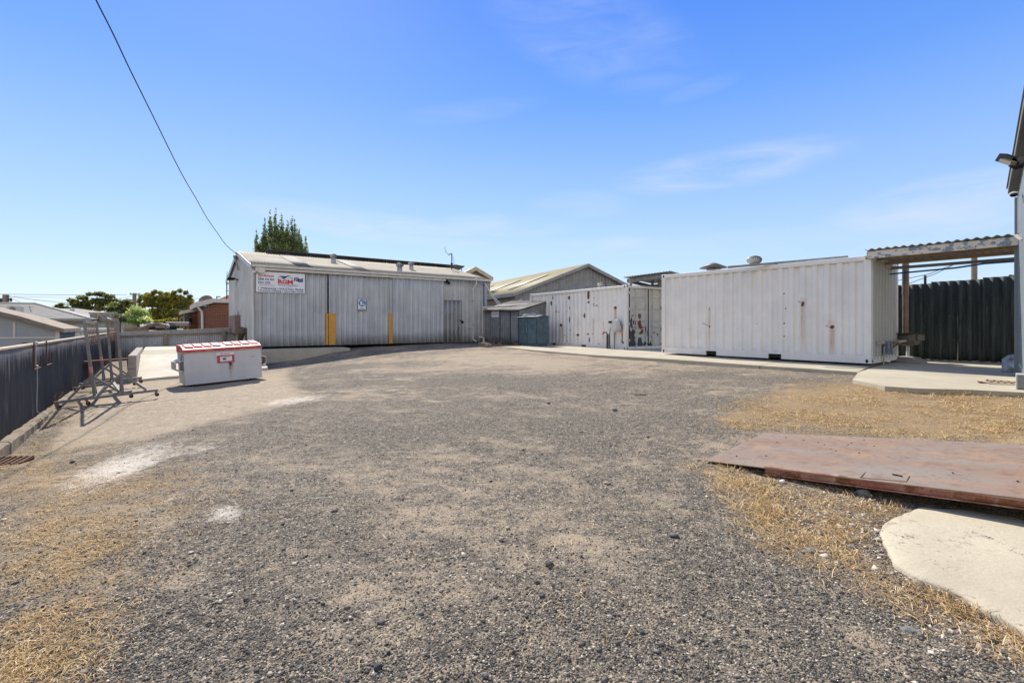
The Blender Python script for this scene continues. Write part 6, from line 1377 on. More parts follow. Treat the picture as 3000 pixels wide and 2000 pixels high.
mb.prism([(-.45,-.4,zE-.36),(-.45,-.4,zE-.1),(-.36,-.4,zE-.1),(-.36,-.4,zE-.36)],(0,DW,0)); ob('barge_board',mb,M['galv_dull'],wh_)
for yy,u0,u1 in ((3.2,.18,.72),(8.2,.12,.70),(14.5,.2,.7)):
    fr2=lw@Matrix.Translation((DW-yy,-.07,sll*u0)); v,f,P=sheet(fr2,.9,sll*(u1-u0),'sine',.18,.03,thick=.004); mk('skylight',v,f,M['skylight'],wh_,smooth=True)
# little gable roof behind the long shed
Yg=42; GG2=frame(at(1340,815,Yg)-V((0,0,3.2)),.93,.36); gh_=thing('gable_house','small dark gable with pale barge boards peeping over the long shed','house',GG2@V((1.5,0,0)))
zpk=loc(GG2,1389.5,786)[1]; xpk=loc(GG2,1389.5,786)[0]; xr,zr2=loc(GG2,1436,813); zl2=zr2
mb=MB(GG2); mb.prism([(xpk-(xr-xpk),0,0),(xr,0,0),(xr,0,zr2-.1),(xpk,0,zpk-.1),(xpk-(xr-xpk),0,zr2-.1)],(0,8,0)); ob('wall',mb,M['galv_dull'],gh_)
mb=MB(GG2)
for s_ in (1,-1):
    xo=xpk+s_*(xr-xpk)*1.08; mb.prism([(xo,-.5,zr2-.12),(xpk,-.5,zpk),(xpk,-.5,zpk+.1),(xo,-.5,zr2-.0)],(0,9,0))
ob('roof',mb,M['roof_olive'],gh_)
mb=MB(GG2)
for s_ in (1,-1):
    xo=xpk+s_*(xr-xpk)*1.08; mb.prism([(xo,-.55,zr2-.35),(xpk,-.55,zpk-.25),(xpk,-.55,zpk+.03),(xo,-.55,zr2-.03)],(0,.05,0))
ob('barge_board',mb,M['wood_pale'],gh_)
# brick house at left rear
Yb=26.5; BA=V(((592-1500)/F*Yb,Yb,-1.9)); BH=frame(BA,.806,.592)
bh=thing('brick_house','red brick house with cream gutters behind the rear fence','house',BH@V((2,2,0)))
xe,ze=loc(BH,628,884); x9,z9=loc(BH,673,883); x0,ze0=loc(BH,588,900)
xr9=x9+2.5
mb=MB(BH); mb.prism([(0,0,0),(xr9,0,0),(xr9,0,z9-.1),(xe,0,ze-.1),(0,0,ze0-.1)],(0,5,0)); ob('wall',mb,M['brick'],bh)
mb=MB(BH); mb.prism([(-.35,-.25,loc(BH,577,893)[1]-.16),(xe-.1,-.25,loc(BH,628,880)[1]-.16),(xe-.1,-.25,loc(BH,628,880)[1]+.10),(-.35,-.25,loc(BH,577,893)[1]+.13)],(0,5.4,0)); mb.box(xe-.1,xr9,-.25,5,loc(BH,650,883)[1]-.08,loc(BH,650,883)[1]+.14); ob('gutter',mb,M['white_trim'],bh)
mb=MB(BH); mb.fr=Matrix.Identity(4); mb.prism([at(636,878,30),at(676,861,30),at(690,861,30),at(690,882,30)],V((.3,2,0))); ob('roof',mb,M['terracotta'],bh)
mb=MB(BH); a=loc(BH,582,900); mb.tube([(-.2,-.2,a[1]),(-.02,-.12,a[1]-.25),(0,-.1,a[1]-.45),(.02,-.1,0)],.06,8); ob('downpipe',mb,M['white_trim'],bh)
BH2=frame(V(((553-1500)/F*29.5,29.5,-1.9)),.806,.592); xq,zq=loc(BH2,592,905); x_,z_=loc(BH2,553,916)
mb=MB(BH2); mb.prism([(0,0,0),(xq+1.5,0,0),(xq+1.5,0,zq),(0,0,z_)],(0,4,0)); ob('wing_wall',mb,M['brick'],bh)
mb=MB(BH2); mb.prism([(-.4,-.2,z_-.1),(xq+1.5,-.2,zq+.35),(xq+1.5,-.2,zq+.5),(-.4,-.2,z_+.1)],(0,4.2,0)); ob('wing_gutter',mb,M['white_trim'],bh)
# satellite dish, roof aerial
p=at(600,880,27.5); sd=thing('satellite_dish','dark satellite dish on the brick house roof','dish',p-V((0,0,.3)))
mb=MB(); vs=[];n=20
for i in range(6):
    rr=i/5
    for k in range(n): a=k/n*6.283; vs.append(p+V((rr*.42*math.cos(a),.18*rr*rr-.1,rr*.30*math.sin(a)+.05*rr*math.cos(a))))
mb.add(vs,[(i*n+k,i*n+(k+1)%n,(i+1)*n+(k+1)%n,(i+1)*n+k) for i in range(5) for k in range(n)]); ob('reflector',mb,M['brown_box'],sd,smooth=True)
mb=MB(); mb.bar(p+V((0,.1,-.05)),p+V((.1,.1,-.45)),.05); mb.bar(p+V((.15,-.1,-.25)),p+V((.15,-.35,.05)),.03); ob('bracket',mb,M['rust'],sd)
p=at(664.5,868,30); mb=MB(); mb.tube([p+V((0,0,-.5)),p+V((0,0,.85)),p+V((.02,0,1.6))],[.03,.03,.008],6); mb.tube([p+V((-.05,0,.35)),p+V((.3,0,.33))],.015,5); mb.tube([p+V((0,0,.85)),p+V((.1,0,.8))],.04,5); ob('whip_aerial',mb,M['black_plastic'],None,'tall thin whip aerial beside the grey shed wall','aerial')
p=at(640,869,29); mb=MB(); mb.bar(p+V((-.12,0,0)),p+V((.12,0,.0)),.05); mb.bar(p+V((-.1,0,0)),p+V((-.1,0,-.5)),.04); ob('vent_stub',mb,M['black_plastic'],None,'small dark aerial stub on the brick house ridge','aerial')
# white outbuilding left of the fence
WB=frame(V(((172-1500)/F*12.5,12.5,-2.2)),-.806,-.592)   # x runs towards the left
WBf=frame(WB@V((5,0,0)),.806,.592)
ob_=thing('outbuilding','white fibre cement outbuilding with mossy barge behind the navy fence','outbuilding',WBf@V((2.5,1,0)))
x1,z1=loc(WBf,172,968); 
def wtop(px,py): return loc(WBf,px,py)
pts=[wtop(0,920),wtop(60,933),wtop(120,951),wtop(172,967)]
mb=MB(WBf); mb.prism([(pts[0][0]-3,0,0),(pts[3][0],0,0),(pts[3][0],0,pts[3][1])]+[(a,0,b) for a,b in pts[2::-1]]+[(pts[0][0]-3,0,pts[0][1]+.9)],(0,3.0,0)); ob('wall',mb,M['house_white'],ob_)
mb=MB(WBf)
top=[wtop(0,915),wtop(60,929),wtop(120,947),wtop(190,966)]
top=[(pts[0][0]-3,top[0][1]+.9)]+top
for i in range(4):
    (a,b),(c,d)=top[i],top[i+1]; mb.prism([(a,-.18,b-.07),(c,-.18,d-.07),(c,-.18,d+.03),(a,-.18,b+.03)],(0,3.3,0))
ob('roof',mb,M['wood'],ob_)
mb=MB(WBf); a=wtop(0,1004-12); b=wtop(172,1004-12+0)
mb.box(pts[0][0]-3,pts[3][0]+.01,-.02,-.001,wtop(0,990)[1]-.02,wtop(0,990)[1]+.02); mb.box(wtop(42,980)[0]-.02,wtop(42,980)[0]+.02,-.015,-.001,wtop(0,990)[1],wtop(42,945)[1]); mb.box(pts[3][0]-.06,pts[3][0]+.02,-.03,0,0,pts[3][1]); ob('cover_batten',mb,M['white_trim'],ob_)
# low corrugated building beside it
LB=frame(V(((174-1500)/F*24,24,-2.2)),.806,.592); xx1,_=loc(LB,318,975); zt=loc(LB,174,972)[1]
lb=thing('low_shed','low corrugated iron shed with blue grey gutter behind the navy fence','shed',LB@V((1.5,1,0)))
v,f,P=sheet(LB,xx1,zt,'sine',.15,.03); mk('wall',v,f,M['galv'],lb,smooth=True)
mb=MB(LB); mb.box(-.05,xx1+.2,-.15,.05,zt-.0,zt+.13,.01); ob('gutter',mb,M['gutter'],lb); mb=MB(LB); mb.prism([(-.05,0.05,zt+.1),(-.05,3,zt+.18),(-.05,3,zt+.12),(-.05,.05,zt+.04)],(xx1+.2,0,0)); ob('roof',mb,M['roof_grey'],lb)
# grey roofed house
H3=frame(V(((-60-1500)/F*33,33,-2.2)),.86,.51)
h3=thing('grey_roof_house','cream house with wide grey corrugated roof behind the outbuilding','house',H3@V((5,2,0)))
xe1,ze1=loc(H3,268,934); xL,zL=loc(H3,0,931)
mb=MB(H3); mb.box(xL-3,xe1-.3,.3,6,0,ze1-.05); ob('wall',mb,M['house_cream'],h3)
ridgeY=5.0
def atyl(px,py,y): return loc(H3,px,py,y)
ra=atyl(0,888,ridgeY); rb_=atyl(265,930,ridgeY*.35)
e0=V((xL-3,-.2,ze1)); e1=V((xe1,-.2,ze1)); r0=V((ra[0]-3,ridgeY,ra[1]+.35)); r1=V((rb_[0]+.0,ridgeY*.35,ze1+.12)); 
mb=MB(H3); ridge_end=V((atyl(105,905,ridgeY)[0],ridgeY,ra[1]-.0))
mb.add([e0,e1,ridge_end,V((ra[0]-3,ridgeY,ra[1]+.0))],[(0,1,2,3)]); mb.add([e1,V((xe1,10,ze1)),ridge_end],[(0,1,2)]); mb.add([e0+V((0,0,-.06)),e1+V((0,0,-.06)),e1,e0],[(0,1,2,3)]); ob('roof',mb,M['roof_grey'],h3)
mb=MB(H3); mb.box(xL-3,xe1+.05,-.32,-.2,ze1-.16,ze1+.02,.01); ob('gutter',mb,M['galv_dull'],h3)
mb=MB(H3); mb.tube([e1+V((0,0,.03)),ridge_end+V((0,0,.03)),V((ra[0]-3,ridgeY,ra[1]+.03))],.07,6); ob('ridge_cap',mb,M['white_trim'],h3)
mb=MB(H3); a=loc(H3,82,938,-.1);b=loc(H3,160,939,-.1); mb.box(a[0],b[0],-1.0,.3,a[1]-.14,a[1]-.02,.01); mb.bar((loc(H3,148,940,-.9)[0],-.9,a[1]-.1),(loc(H3,148,940,-.9)[0],-.9,0),.1); ob('porch_roof',mb,M['house_cream'],h3)
p=at(45,915,32.5); ACF=frame(p,.86,.51)@Matrix.Scale(1.65,4); acn=thing('air_conditioner','boxy outdoor air conditioner unit on the grey house roof','air conditioner',p-V((0,0,.2)))
mb=MB(ACF); mb.box(-.22,.22,-.15,.15,.0,.26,.01); ob('case',mb,M['ac'],acn); mb=MB(ACF); mb.disc((-.05,-.152,.13),(0,-1,0),.10,20,.006); ob('fan_grille',mb,M['panel_back'],acn); mb=MB(ACF); mb.bar((-.16,-.1,0),(-.16,-.1,-.14),.04); mb.bar((.14,-.1,0),(.14,-.1,-.14),.04); mb.box(-.22,.22,-.15,.1,-.14,-.10); ob('stand',mb,M['dark'],acn)
# far pale roof beyond, chimney pot
p=at(210,918,38); mb=MB(); mb.prism([at(120,905,48),at(262,926,48),at(262,932,47),at(150,930,47)],V((0,4,.2))); ob('far_roof',mb,M['roof_grey'],None,'pale grey roof slope just beyond the main grey roof','roof')
p=at(211,920,45); mb=MB(Matrix.Translation(p)); mb.lathe([(.18,-.1),(.18,.45),(.15,.48)],(0,0,0),12); ob('roof_flue',mb,M['pvc'],None,'blue grey round flue above the grey roof','flue')
# cream fence
CF=frame(V(((150-1500)/F*28.0,28.0,-2.2)),.806,.592); xc,_=loc(CF,366,950); zc0=loc(CF,160,950)[1]; zc1=loc(CF,366,941)[1]
cfn=thing('cream_fence','cream panelled metal fence behind the low corrugated shed','fence',CF@V((2,0,0)))
v,f,P=sheet(CF,xc,1,'board',.30,.03,top=lambda x:zc0+(zc1-zc0)*x/xc,thick=.01); mk('panel',v,f,M['cream_fence'],cfn); mb=MB(CF); mb.prism([(0,-.05,zc0),(xc,-.05,zc1),(xc,-.05,zc1+.05),(0,-.05,zc0+.05)],(0,.08,0)); ob('cap_rail',mb,M['wood'],cfn)
# ruined block hut and block pier
p=at(263,960,38); HU=frame(V((p.x,p.y,-2.0)),.93,.35); x5,z5=loc(HU,338,917)
hu=thing('block_hut','roofless pale block hut with broken top behind the cream fence','hut',HU@V((1,1,0)))
mb=MB(HU); mb.box(0,x5,0,2,0,z5); 
for i in range(9): mb.rock((x5*i/8,.1,z5),.18,.15,.07,i+9,1)
ob('wall',mb,M['conc_old'],hu)
mb=MB(HU)
for a,b in (((284,946),(288,919)),((280,926),(287,944)),((289,920),(310,936)),((325,943),(325,918))):
    q=loc(HU,*a,-.1);w_=loc(HU,*b,-.1); mb.bar((q[0],-.1,q[1]),(w_[0],-.1,w_[1]),.06)
ob('timber_prop',mb,M['wood_pale'],hu)
p=at(365,960,32); PF_=frame(V((p.x,p.y,-2.0)),.85,.52); x6,z6=loc(PF_,379,927); x7,_=loc(PF_,400,935); mb=MB(PF_)
for k in range(16): mb.box(0,x7+.0,.0,.4,z6-1.8+.12*k,z6-1.8+.12*k+.11,.01)
ob('block_pier',mb,M['block'],None,'square grey block pier beside the light green bush','pier')
# vehicle shell and frames over the rear fence
Yv=25.0; vh=thing('old_vehicle','faded old vehicle body with arched frame seen over the rear fence','vehicle',at(470,985,Yv))
mb=MB(); pts=[at(421,965,Yv),at(424,953,Yv),at(440,948.5,Yv),at(465,945.5,Yv),at(484,946,Yv),at(492,955,Yv),at(494,970,Yv)]; mb.prism(pts,V((.1,.5,0))); ob('body',mb,M['dark'],vh); mb=MB(); mb.prism([at(486,949,Yv-.1),at(493,951,Yv-.1),at(494,962,Yv-.1),at(487,962,Yv-.1)],V((0,.1,0))); mb.prism([at(420,955,Yv-.1),at(428,951,Yv-.1),at(424,962,Yv-.1),at(420,964,Yv-.1)],V((0,.1,0))); ob('side_panel',mb,M['car_teal'],vh)
mb=MB(); mb.tube([at(424+(i/10)*64,962-9*math.sin(i/10*3.14159),Yv-.2) for i in range(11)],.035,6); ob('wheel_arch',mb,M['rust_lt'],vh)
mb=MB(); mb.tube([at(421+(i/10)*75,957-10*math.sin(i/10*3.1),Yv-.1) for i in range(11)],.045,6); mb.prism([at(455,953,Yv-.1),at(474,950,Yv-.1),at(482,954,Yv-.1),at(480,960,Yv-.1),at(455,960,Yv-.1)],V((0,.08,0))); ob('roof_rim',mb,M['galv_dull'],vh)
mb=MB(); mb.prism([at(367,973,24),at(367,961,24),at(400,957.5,24.4),at(418,957,24.6),at(418,972,24.6)],V((.1,.3,0))); ob('timber_stack',mb,M['wood'],None,'low stack of grey timber offcuts over the rear fence','timber')
mb=MB(); mb.tube([at(488,948.5,27),at(556,949.5,27)],.13,8); ob('log_rail',mb,M['conc_old'],None,'long pale horizontal rail behind the vehicle near the brick house','rail')
mb=MB(); mb.prism([at(540,922,29),at(553,922,29),at(553,952,29),at(540,952,29)],V((0,.3,0))); mb.prism([at(490,950,28.5),at(520,950,28.5),at(520,962,28.5),at(490,962,28.5)],V((0,.2,0))); ob('green_screen',mb,M['dark_green'],None,'dark green shade sheet beside the brick house wall','screen')
mb=MB(); mb.prism([at(527,929,28),at(540,925,28),at(541,930,28),at(528,933,28)],V((0,.8,0))); mb.bar(at(530,932,28),at(530,962,28),.12); mb.bar(at(540,930,28),at(540,962,28),.12); ob('porch',mb,M['wood'],None,'small dark timber porch left of the brick house','porch')
# ================================================================= power poles and cables
Yp=60
p=at(17,863,42); pl1=thing('power_pole','grey power pole top at the far left behind the houses','pole',at(17,960,42)); mb=MB(); mb.bar(p+V((0,0,-4)),p+V((0,0,.0)),.30,.30,up=(0,1,0)); ob('pole',mb,M['wood'],pl1); mb=MB(); mb.tube([p+V((.2,0,-.4)),p+V((.45,-.1,-.4))],.05,5); mb.rock(p+V((.45,0,-.45)),.1,.1,.18,3,1); mb.rock(p+V((.42,0,-.75)),.1,.1,.12,4,1); ob('insulator',mb,M['dark'],pl1)
p=at(394,862,62); pl2=thing('power_pole','power pole with crossarm and street lamp left of the golden tree','pole',at(394,960,62)); mb=MB(); mb.bar(p+V((0,0,-6)),p+V((0,0,.1)),.30,.30,up=(0,1,0)); ob('pole',mb,M['wood'],pl2)
mb=MB(); mb.bar(p+V((-.6,0,0)),p+V((.75,0,-.02)),.10,.14); 
for x in (-.5,-.1,.2,.6): mb.tube([p+V((x,0,.05)),p+V((x,0,.2))],.05,5)
ob('crossarm',mb,M['wood'],pl2); mb=MB(); mb.tube([p+V((0,0,-.85)),p+V((-.5,0,-.62)),p+V((-.9,0,-.6))],.03,5); mb.rock(p+V((-1.0,0,-.6)),.22,.1,.06,2,1); ob('street_lamp',mb,M['galv_dull'],pl2)
def wire(name,pts,r,label,mt='wire'):
    mb=MB(); mb.tube(pts,r,5); ob(name,mb,M[mt],None,label,'wire')
wire('power_line',[at(-200,859,55),at(120,863,58),at(250,864,60),at(372,863,62)],.022,'long level wire crossing above the gum trees at the left')
wire('power_line',[at(24,867,42),at(100,878,47),at(197,888,53)],.022,'wire falling gently right from the leftmost pole')
wire('power_line',[at(24,868,42),at(60,886,40),at(98,902,36)],.016,'steep service wire from the leftmost pole down to the grey roof')
wire('power_line',[at(405,868,62),at(480,872,60),at(600,875,58),at(640,878,57)],.02,'faint wire passing behind the golden tree crown')
wire('power_line',[at(-100,866,70),at(344,874,70),at(392,868,62)],.016,'faint lower wire joining the crossarm pole')
cp=[(699.5,746,22.3),(684,737,21.2),(661,716,20),(638,684,18.9),(606,638,17.4),(574,581,15.8),(542,527,14.6),(510,466,13.4),(447,338,11.3),(383,209,9.6),(330,97,8.5),(281,0,7.7),(230,-110,7.1)]
mb=MB(); P_=[at(*c) for c in cp]; 
def cr(p0,p1,p2,p3,t): return .5*((2*p1)+(p2-p0)*t+(2*p0-5*p1+4*p2-p3)*t*t+(3*p1-p0-3*p2+p3)*t**3)
pts=[]
for i in range(len(P_)-1):
    for k in range(5): pts.append(cr(P_[max(i-1,0)],P_[i],P_[i+1],P_[min(i+2,len(P_)-1)],k/5))
pts.append(P_[-1]); mb.tube(pts,.0125,6); ob('service_cable',mb,M['cable'],None,'black overhead cable sweeping down from the sky to the shed gable','cable')
# ================================================================= trees
GAP=-.10
def leaves(name,clusters,n,size,mt,parent,flat=.0,droop=0,seed=1,elong=1.6):
    GAP={'leaf_poplar':-.16,'leaf_bush':-.34}.get(mt,-.10)
    R_=np.random.default_rng(seed); w=np.array([c[1][0]*c[1][1]+c[1][0]*c[1][2] for c in clusters]); w=w/w.sum(); ci=R_.choice(len(clusters),n,p=w)
    C=np.array([tuple(c[0]) for c in clusters])[ci]; Rr=np.array([tuple(c[1]) for c in clusters])[ci]
    d=R_.normal(0,1,(n,3)); d/=np.linalg.norm(d,axis=1)[:,None]; rad=R_.uniform(.35,1,n)**.6*(1+R_.normal(0,.20,n)); P=C+d*Rr*rad[:,None]
    nz=fbm(P[:,0]*1.0,P[:,2]*1.0+P[:,1],1/(np.mean(Rr)*.55),2,seed); k=nz>GAP; P=P[k]; d=d[k]; n=len(P); nz=nz[k]
    t=R_.normal(0,1,(n,3)); t[:,2]-=droop; t/=np.linalg.norm(t,axis=1)[:,None]; nn=d+R_.normal(0,.7,(n,3)); nn[:,2]+=flat; b=np.cross(nn,t); b/=np.linalg.norm(b,axis=1)[:,None]+1e-9
    s=size*R_.uniform(.6,1.3,n)[:,None]
    Q=np.stack([P-t*s*elong*.5,P+b*s*.35,P+t*s*elong*.5,P-b*s*.35],1).reshape(-1,3)
    fs=np.arange(n*4).reshape(n,4); cl=R_.normal(0,.14,len(clusters))[ci][k]
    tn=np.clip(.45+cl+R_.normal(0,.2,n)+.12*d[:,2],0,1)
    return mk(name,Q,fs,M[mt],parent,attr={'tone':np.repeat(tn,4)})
def limb(mb,a,b,r0,r1,bend=.1,seed=0):
    a=V(a);b=V(b); pts=[];L=(b-a).length
    for i in range(6):
        t=i/5; q=a.lerp(b,t)+V((noise.noise(V((seed,t*2,0))),noise.noise(V((seed,t*2,5))),0))*L*bend*math.sin(t*3.14); pts.append(q)
    mb.tube(pts,[r0+(r1-r0)*i/5 for i in range(6)],6)
def tree(nm,label,base,ht,clusters,n,size,mt,bark,tr,seed,grp=None,flat=0,droop=0,elong=1.6,trunkto=None):
    t=thing(nm,label,'tree',base,grp); mb=MB(); top=V(base)+V((0,0,ht*.45)) if trunkto is None else V(trunkto); limb(mb,base,top,tr,tr*.6,.06,seed)
    rr=random.Random(seed)
    for c in rr.sample(clusters,min(len(clusters),14)): limb(mb,top.lerp(V(base),rr.uniform(0,.35)),V(c[0]),tr*.45,tr*.08,.12,rr.random()*50)
    ob('trunk',mb,M[bark],t); leaves('crown',clusters,n,size,mt,t,flat,droop,seed,elong); return t
rr=random.Random(3)
# tall poplar behind the shed
Y=40; cl=[]
def col(px,pt,pb,w,Yc):
    n=int((pb-pt)/9)+2
    for i in range(n):
        t=i/(n-1); py=pt+(pb-pt)*t; ww=w*(.16+.84*min(1,t*1.9)); c=at(px+rr.uniform(-.3,.3)*w,py,Yc+rr.uniform(-.4,.4)); cl.append((c,(1.12*ww/F*Yc,1.12*ww/F*Yc,.40)))
for px,pt,w in ((752,680,7),(775,648,9),(790,628,10),(806,622,10),(826,640,11),(842,650,9),(855,646,9),(862,648,7),(872,672,11),(884,700,9),(895,696,8),(768,690,11),(815,660,14),(840,670,14)): col(px,pt,760,w,Y)
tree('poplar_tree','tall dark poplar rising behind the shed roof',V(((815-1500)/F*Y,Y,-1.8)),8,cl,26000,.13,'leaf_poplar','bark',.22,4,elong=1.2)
# gum trees at left, flat topped layered crowns
def blobs(lst,Yc,zs=1.0):
    o=[]
    for px,py,rx,ry in lst:
        o.append((at(px,py,Yc+rr.uniform(-1,1)*rx/F*Yc),(rx/F*Yc,rx/F*Yc*.9,ry/F*Yc*zs)))
        for _ in range(3): o.append((at(px+rr.uniform(-.8,.8)*rx,py+rr.uniform(-.5,.6)*ry,Yc+rr.uniform(-1,1)*rx/F*Yc),(rx*.5/F*Yc,rx*.5/F*Yc,ry*.55/F*Yc)))
    return o
Yg=58
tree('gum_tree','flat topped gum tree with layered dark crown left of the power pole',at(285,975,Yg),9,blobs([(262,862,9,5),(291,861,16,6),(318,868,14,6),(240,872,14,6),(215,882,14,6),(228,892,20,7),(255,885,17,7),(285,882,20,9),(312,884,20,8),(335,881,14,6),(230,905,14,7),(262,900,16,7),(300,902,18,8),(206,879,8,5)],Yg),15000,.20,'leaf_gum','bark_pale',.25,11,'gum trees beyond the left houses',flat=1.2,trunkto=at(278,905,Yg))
tree('gum_tree','small open gum tree standing alone left of the layered gums',at(176,975,Yg),7,blobs([(158,905,12,5),(172,896,9,6),(180,891,6,4),(192,903,10,5),(150,908,8,4),(176,908,8,5)],Yg),2200,.24,'leaf_gum','bark_pale',.16,12,'gum trees beyond the left houses',flat=1.2,trunkto=at(178,912,Yg))
tree('gum_tree','olive gum tree between the layered gum and the power pole',at(350,975,50),6,blobs([(350,893,22,8),(372,885,16,7),(332,903,20,8),(365,903,22,9),(385,900,10,9),(345,917,24,8),(375,918,18,8)],50),12000,.17,'leaf_gum','bark_pale',.22,13,'gum trees beyond the left houses',flat=1.2)
tree('gum_tree','dark gum foliage at the extreme left edge beside the pole',at(2,975,60),7,blobs([(0,880,9,6),(8,888,6,5),(-15,885,15,8)],60),1500,.24,'leaf_gum','bark',.2,14,'gum trees beyond the left houses',flat=.8)
Yb_=36
bl=[]
for _ in range(60):
    a=rr.uniform(0,6.28); u=rr.uniform(0,1)**.5; px=482+72*u*math.cos(a); py=(896 if math.sin(a)<0 else 905)+38*u*math.sin(a); bl.append((px,py,rr.uniform(8,15),rr.uniform(7,12)))
for px,py in ((412,868),(432,862),(450,857),(455,854),(470,858),(490,861),(510,857),(527,852),(545,857),(556,868),(562,880),(408,880)): bl.append((px,py,7,6))
tree('bushy_tree','large rounded golden green tree behind the rear fence',at(470,975,Yb_),4,blobs(bl,Yb_),42000,.10,'leaf_bush','bark',.22,15,droop=1.0,trunkto=at(468,930,Yb_))
bl=[(545,885,14,12),(556,880,8,10),(535,905,18,16),(548,925,16,14),(560,895,8,9),(525,872,9,9),(570,912,8,8)]
tree('bushy_tree','grey green bushy tree on the right of the golden one',at(545,975,40),4,blobs(bl,40),8000,.14,'leaf_grey','bark',.18,16,droop=.5)
bl=[(400,915,22,16),(415,925,22,15),(385,925,18,12),(425,938,16,10),(400,940,26,10),(392,905,10,8)]
tree('light_shrub','pale silvery green shrub in front of the golden tree',at(405,975,31),2,blobs(bl,31),16000,.10,'leaf_light','bark',.1,17)
bl=[(510,940,25,8),(480,943,22,7),(530,948,12,7),(540,936,8,6)]
tree('green_shrub','low bright green shrub behind the old vehicle',at(505,975,32),2,blobs(bl,32),4500,.11,'leaf_bush','bark',.06,18)
bl=[(355,932,12,6),(345,927,8,5),(362,937,8,6)]
tree('dead_shrub','dry brown twiggy shrub left of the block pier',at(352,975,28),2,blobs(bl,28),2500,.09,'twig_leaf' if 0 else 'leaf_grey','bark',.05,19)
# little weeds by the tin shed
def weed(px,py,hh,lab,mt='straw',seed=0):
    p=gnd(px,py); mb=MB(); r_=random.Random(seed)
    for i in range(9):
        a=r_.uniform(0,6.28); L=hh*r_.uniform(.5,1); q=p+V((math.cos(a)*L*.45,math.sin(a)*L*.45,L)); mb.tube([p,p.lerp(q,.5)+V((0,0,.04)),q],.0035,4)
        mb.rock(q,.012,.012,.018,i,1)
    ob('weed',mb,M['wood_warm'],None,lab,'weed')
weed(1445,1012,.32,'dry reddish weed at the slab corner by the tin shed',seed=1); weed(1463,1015,.22,'shorter dry weed just right of the reddish one',seed=2)
weed(163,1192,.30,'dry weed stalks on the kerb at the rack foot',seed=3)
# tiny litter on the yard
p=gnd(1876,1157); mb=MB(frame(p,1,-.05)); mb.tube([(-.09,0,.012),(.09,0,.010)],.010,6); mb.rock((-.09,0,.012),.015,.013,.013,1,1); mb.rock((.09,0,.012),.015,.013,.013,2,1); ob('scrap_bolt',mb,M['wood'],None,'short dull bolt lying on the gravel in the middle distance','scrap')
p=gnd(1801,1203); mb=MB(frame(p,.95,.2)); mb.box(-.035,.035,-.025,.025,0,.035,.006); ob('brick_piece',mb,M['rock_grey'],None,'square broken brick piece on the sandy gravel','brick')
# ================================================================= sky, sun, camera
w=bpy.data.worlds.new('World'); scene.world=w; w.use_nodes=True; nt=w.node_tree; bg=nt.nodes['Background']; N=NT(nt)
SUN=V((-.43,.90,0)).normalized()*math.cos(math.radians(44))+V((0,0,math.sin(math.radians(44))))
sky=nt.nodes.new('ShaderNodeTexSky'); sky.sky_type='NISHITA'; sky.sun_disc=False; sky.sun_elevation=math.radians(44); sky.sun_rotation=math.atan2(SUN.x,SUN.y); sky.altitude=0; sky.air_density=1.0; sky.dust_density=.35; sky.ozone_density=2.2
tc=nt.nodes.new('ShaderNodeTexCoord')
# thin cirrus: noise on the cloud plane above the yard
sx=nt.nodes.new('ShaderNodeSeparateXYZ'); nt.links.new(tc.outputs['Generated'],sx.inputs[0])
zc=N.math('ADD',N.math('MAXIMUM',sx.outputs[2],.0),.10)
cx=nt.nodes.new('ShaderNodeCombineXYZ'); nt.links.new(N.math('DIVIDE',sx.outputs[0],zc),cx.inputs[0]); nt.links.new(N.math('DIVIDE',sx.outputs[1],zc),cx.inputs[1])
mp=nt.nodes.new('ShaderNodeMapping'); mp.inputs['Scale'].default_value=(.55,1.3,1); mp.inputs['Rotation'].default_value=(0,0,.25); mp.inputs['Location'].default_value=(CLX,CLY,0); nt.links.new(cx.outputs[0],mp.inputs['Vector'])
n1=nt.nodes.new('ShaderNodeTexNoise'); n1.inputs['Scale'].default_value=.55; n1.inputs['Detail'].default_value=9; n1.inputs['Roughness'].default_value=.55; n1.inputs['Distortion'].default_value=.5; nt.links.new(mp.outputs[0],n1.inputs['Vector'])
az=N.math('ARCTAN2',sx.outputs[0],sx.outputs[1]); el=N.math('ARCSINE',sx.outputs[2])
cmb=nt.nodes.new('ShaderNodeCombineXYZ'); nt.links.new(az,cmb.inputs[0]); nt.links.new(el,cmb.inputs[1])
mpw=nt.nodes.new('ShaderNodeMapping'); mpw.inputs['Scale'].default_value=(5,26,1); mpw.inputs['Rotation'].default_value=(0,0,.06); nt.links.new(cmb.outputs[0],mpw.inputs['Vector'])
nw=nt.nodes.new('ShaderNodeTexNoise'); nw.inputs['Scale'].default_value=1.; nw.inputs['Detail'].default_value=8; nw.inputs['Roughness'].default_value=.6; nw.inputs['Distortion'].default_value=.6; nt.links.new(mpw.outputs[0],nw.inputs['Vector'])
wis=None
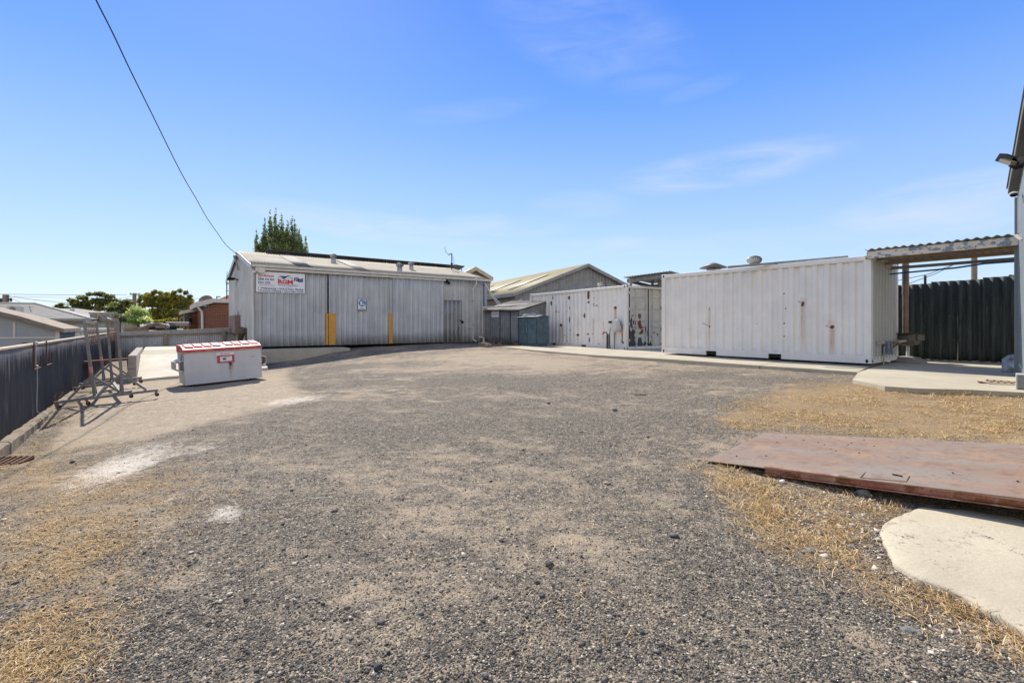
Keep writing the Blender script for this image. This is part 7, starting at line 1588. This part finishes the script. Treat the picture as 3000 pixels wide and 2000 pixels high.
for (cx_,cy_,rx_,ry_,rt_,st_) in ((2120,495,330,52,-3,.9),(2760,600,380,75,-5,.9),(2760,680,300,24,-9,.5),(1090,665,360,42,5,1.0),(1480,662,200,34,0,.7),(1790,716,140,24,-2,.8),(1700,600,150,40,0,.4),(1720,90,330,110,20,.35),(2050,262,120,22,-8,.2),(1390,325,200,26,-7,.28),(1900,720,700,30,0,.35)):
    a0_=math.atan((cx_-1500)/F); e0_=math.atan((HY-cy_)/F*math.cos(a0_)); mm=nt.nodes.new('ShaderNodeMapping'); mm.vector_type='TEXTURE'; rx_*=1.25; ry_*=1.3
    mm.inputs['Location'].default_value=(a0_,e0_,0); mm.inputs['Rotation'].default_value=(0,0,-math.radians(rt_)); mm.inputs['Scale'].default_value=(rx_/F*math.cos(a0_)**2,ry_/F*math.cos(a0_),1); nt.links.new(cmb.outputs[0],mm.inputs['Vector'])
    ln=nt.nodes.new('ShaderNodeVectorMath'); ln.operation='LENGTH'; nt.links.new(mm.outputs[0],ln.inputs[0])
    q=N.math('MULTIPLY',N.ramp(ln.outputs['Value'],[(0,1.),(.5,.75),(1.,0.)],'EASE'),st_); wis=q if wis is None else N.math('MAXIMUM',wis,q)
wisp=N.math('MULTIPLY',wis,N.ramp(nw.outputs['Fac'],[(.30,0.),(.72,1.)]))
cloud=N.math('MULTIPLY',N.ramp(n1.outputs['Fac'],[(.60,0.),(.90,1.)]),N.ramp(sx.outputs[2],[(.04,.0),(.12,1.),(.32,.8),(.5,.2)]))
hs=nt.nodes.new('ShaderNodeHueSaturation'); hs.inputs['Saturation'].default_value=SKYSAT; hs.inputs['Value'].default_value=1.0; nt.links.new(sky.outputs[0],hs.inputs['Color'])
zz_=sx.outputs[2]
grad=N.ramp(zz_,[(0,(.64,.80,.98)),(.06,(.61,.78,1.0)),(.16,(.50,.70,1.02)),(.28,(.34,.56,1.03)),(.42,(.165,.385,1.01)),(.58,(.07,.255,.97)),(.72,(.16,.28,.70)),(1,(.42,.45,.52))])  # topmost stops, above the view: pale veil added as neutral fill for shadows
gradK=N.mix(1,grad,(SKYK,SKYK,SKYK),'MULTIPLY')
skyc=N.mix(.82,hs.outputs['Color'],gradK)
skyc=N.mix(N.math('MAXIMUM',N.math('MULTIPLY',cloud,.4),N.math('MULTIPLY',wisp,.62)),skyc,(.84*SKYK,.87*SKYK,.98*SKYK))
# unseen bright cloud bank low behind the photographer, added to lift the shaded walls
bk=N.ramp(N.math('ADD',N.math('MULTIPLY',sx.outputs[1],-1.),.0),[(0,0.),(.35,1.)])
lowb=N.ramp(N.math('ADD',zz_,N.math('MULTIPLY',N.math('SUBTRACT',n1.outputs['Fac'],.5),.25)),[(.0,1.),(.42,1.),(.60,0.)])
colr=N.mix(N.math('MULTIPLY',bk,lowb),skyc,(FILL_BANK*SKYK,FILL_BANK*SKYK*.965,FILL_BANK*SKYK*.90))
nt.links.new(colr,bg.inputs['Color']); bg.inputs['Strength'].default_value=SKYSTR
sl_=bpy.data.lights.new('sun','SUN'); sl_.energy=SUNSTR; sl_.angle=math.radians(.53); sl_.color=(1.0,.925,.81); so_=bpy.data.objects.new('sun',sl_); COL.objects.link(so_); so_.rotation_euler=(-SUN).to_track_quat('-Z','Y').to_euler()
cam=bpy.data.cameras.new('camera'); co=bpy.data.objects.new('camera',cam); COL.objects.link(co); scene.camera=co; co.location=(0,0,0); co.rotation_euler=(math.radians(90),0,0); cam.sensor_width=36; cam.lens=36*F/3000; cam.shift_y=-(1000-HY)/3000; cam.clip_end=3000; cam.clip_start=.05
for o in list(COL.objects):
    if o.parent is None: o.location=V(o.location)+V((0,0,EYE))
scene.view_settings.view_transform='Standard'; scene.view_settings.look='None'; scene.view_settings.gamma=1; scene.view_settings.exposure=EXPO; scene.view_settings.use_curve_mapping=False
scene.cycles.use_denoising=True; scene.cycles.denoising_prefilter='ACCURATE'; scene.cycles.denoising_input_passes='RGB_ALBEDO_NORMAL'; scene.cycles.max_bounces=6; scene.cycles.diffuse_bounces=3; scene.cycles.glossy_bounces=2; scene.cycles.transparent_max_bounces=6
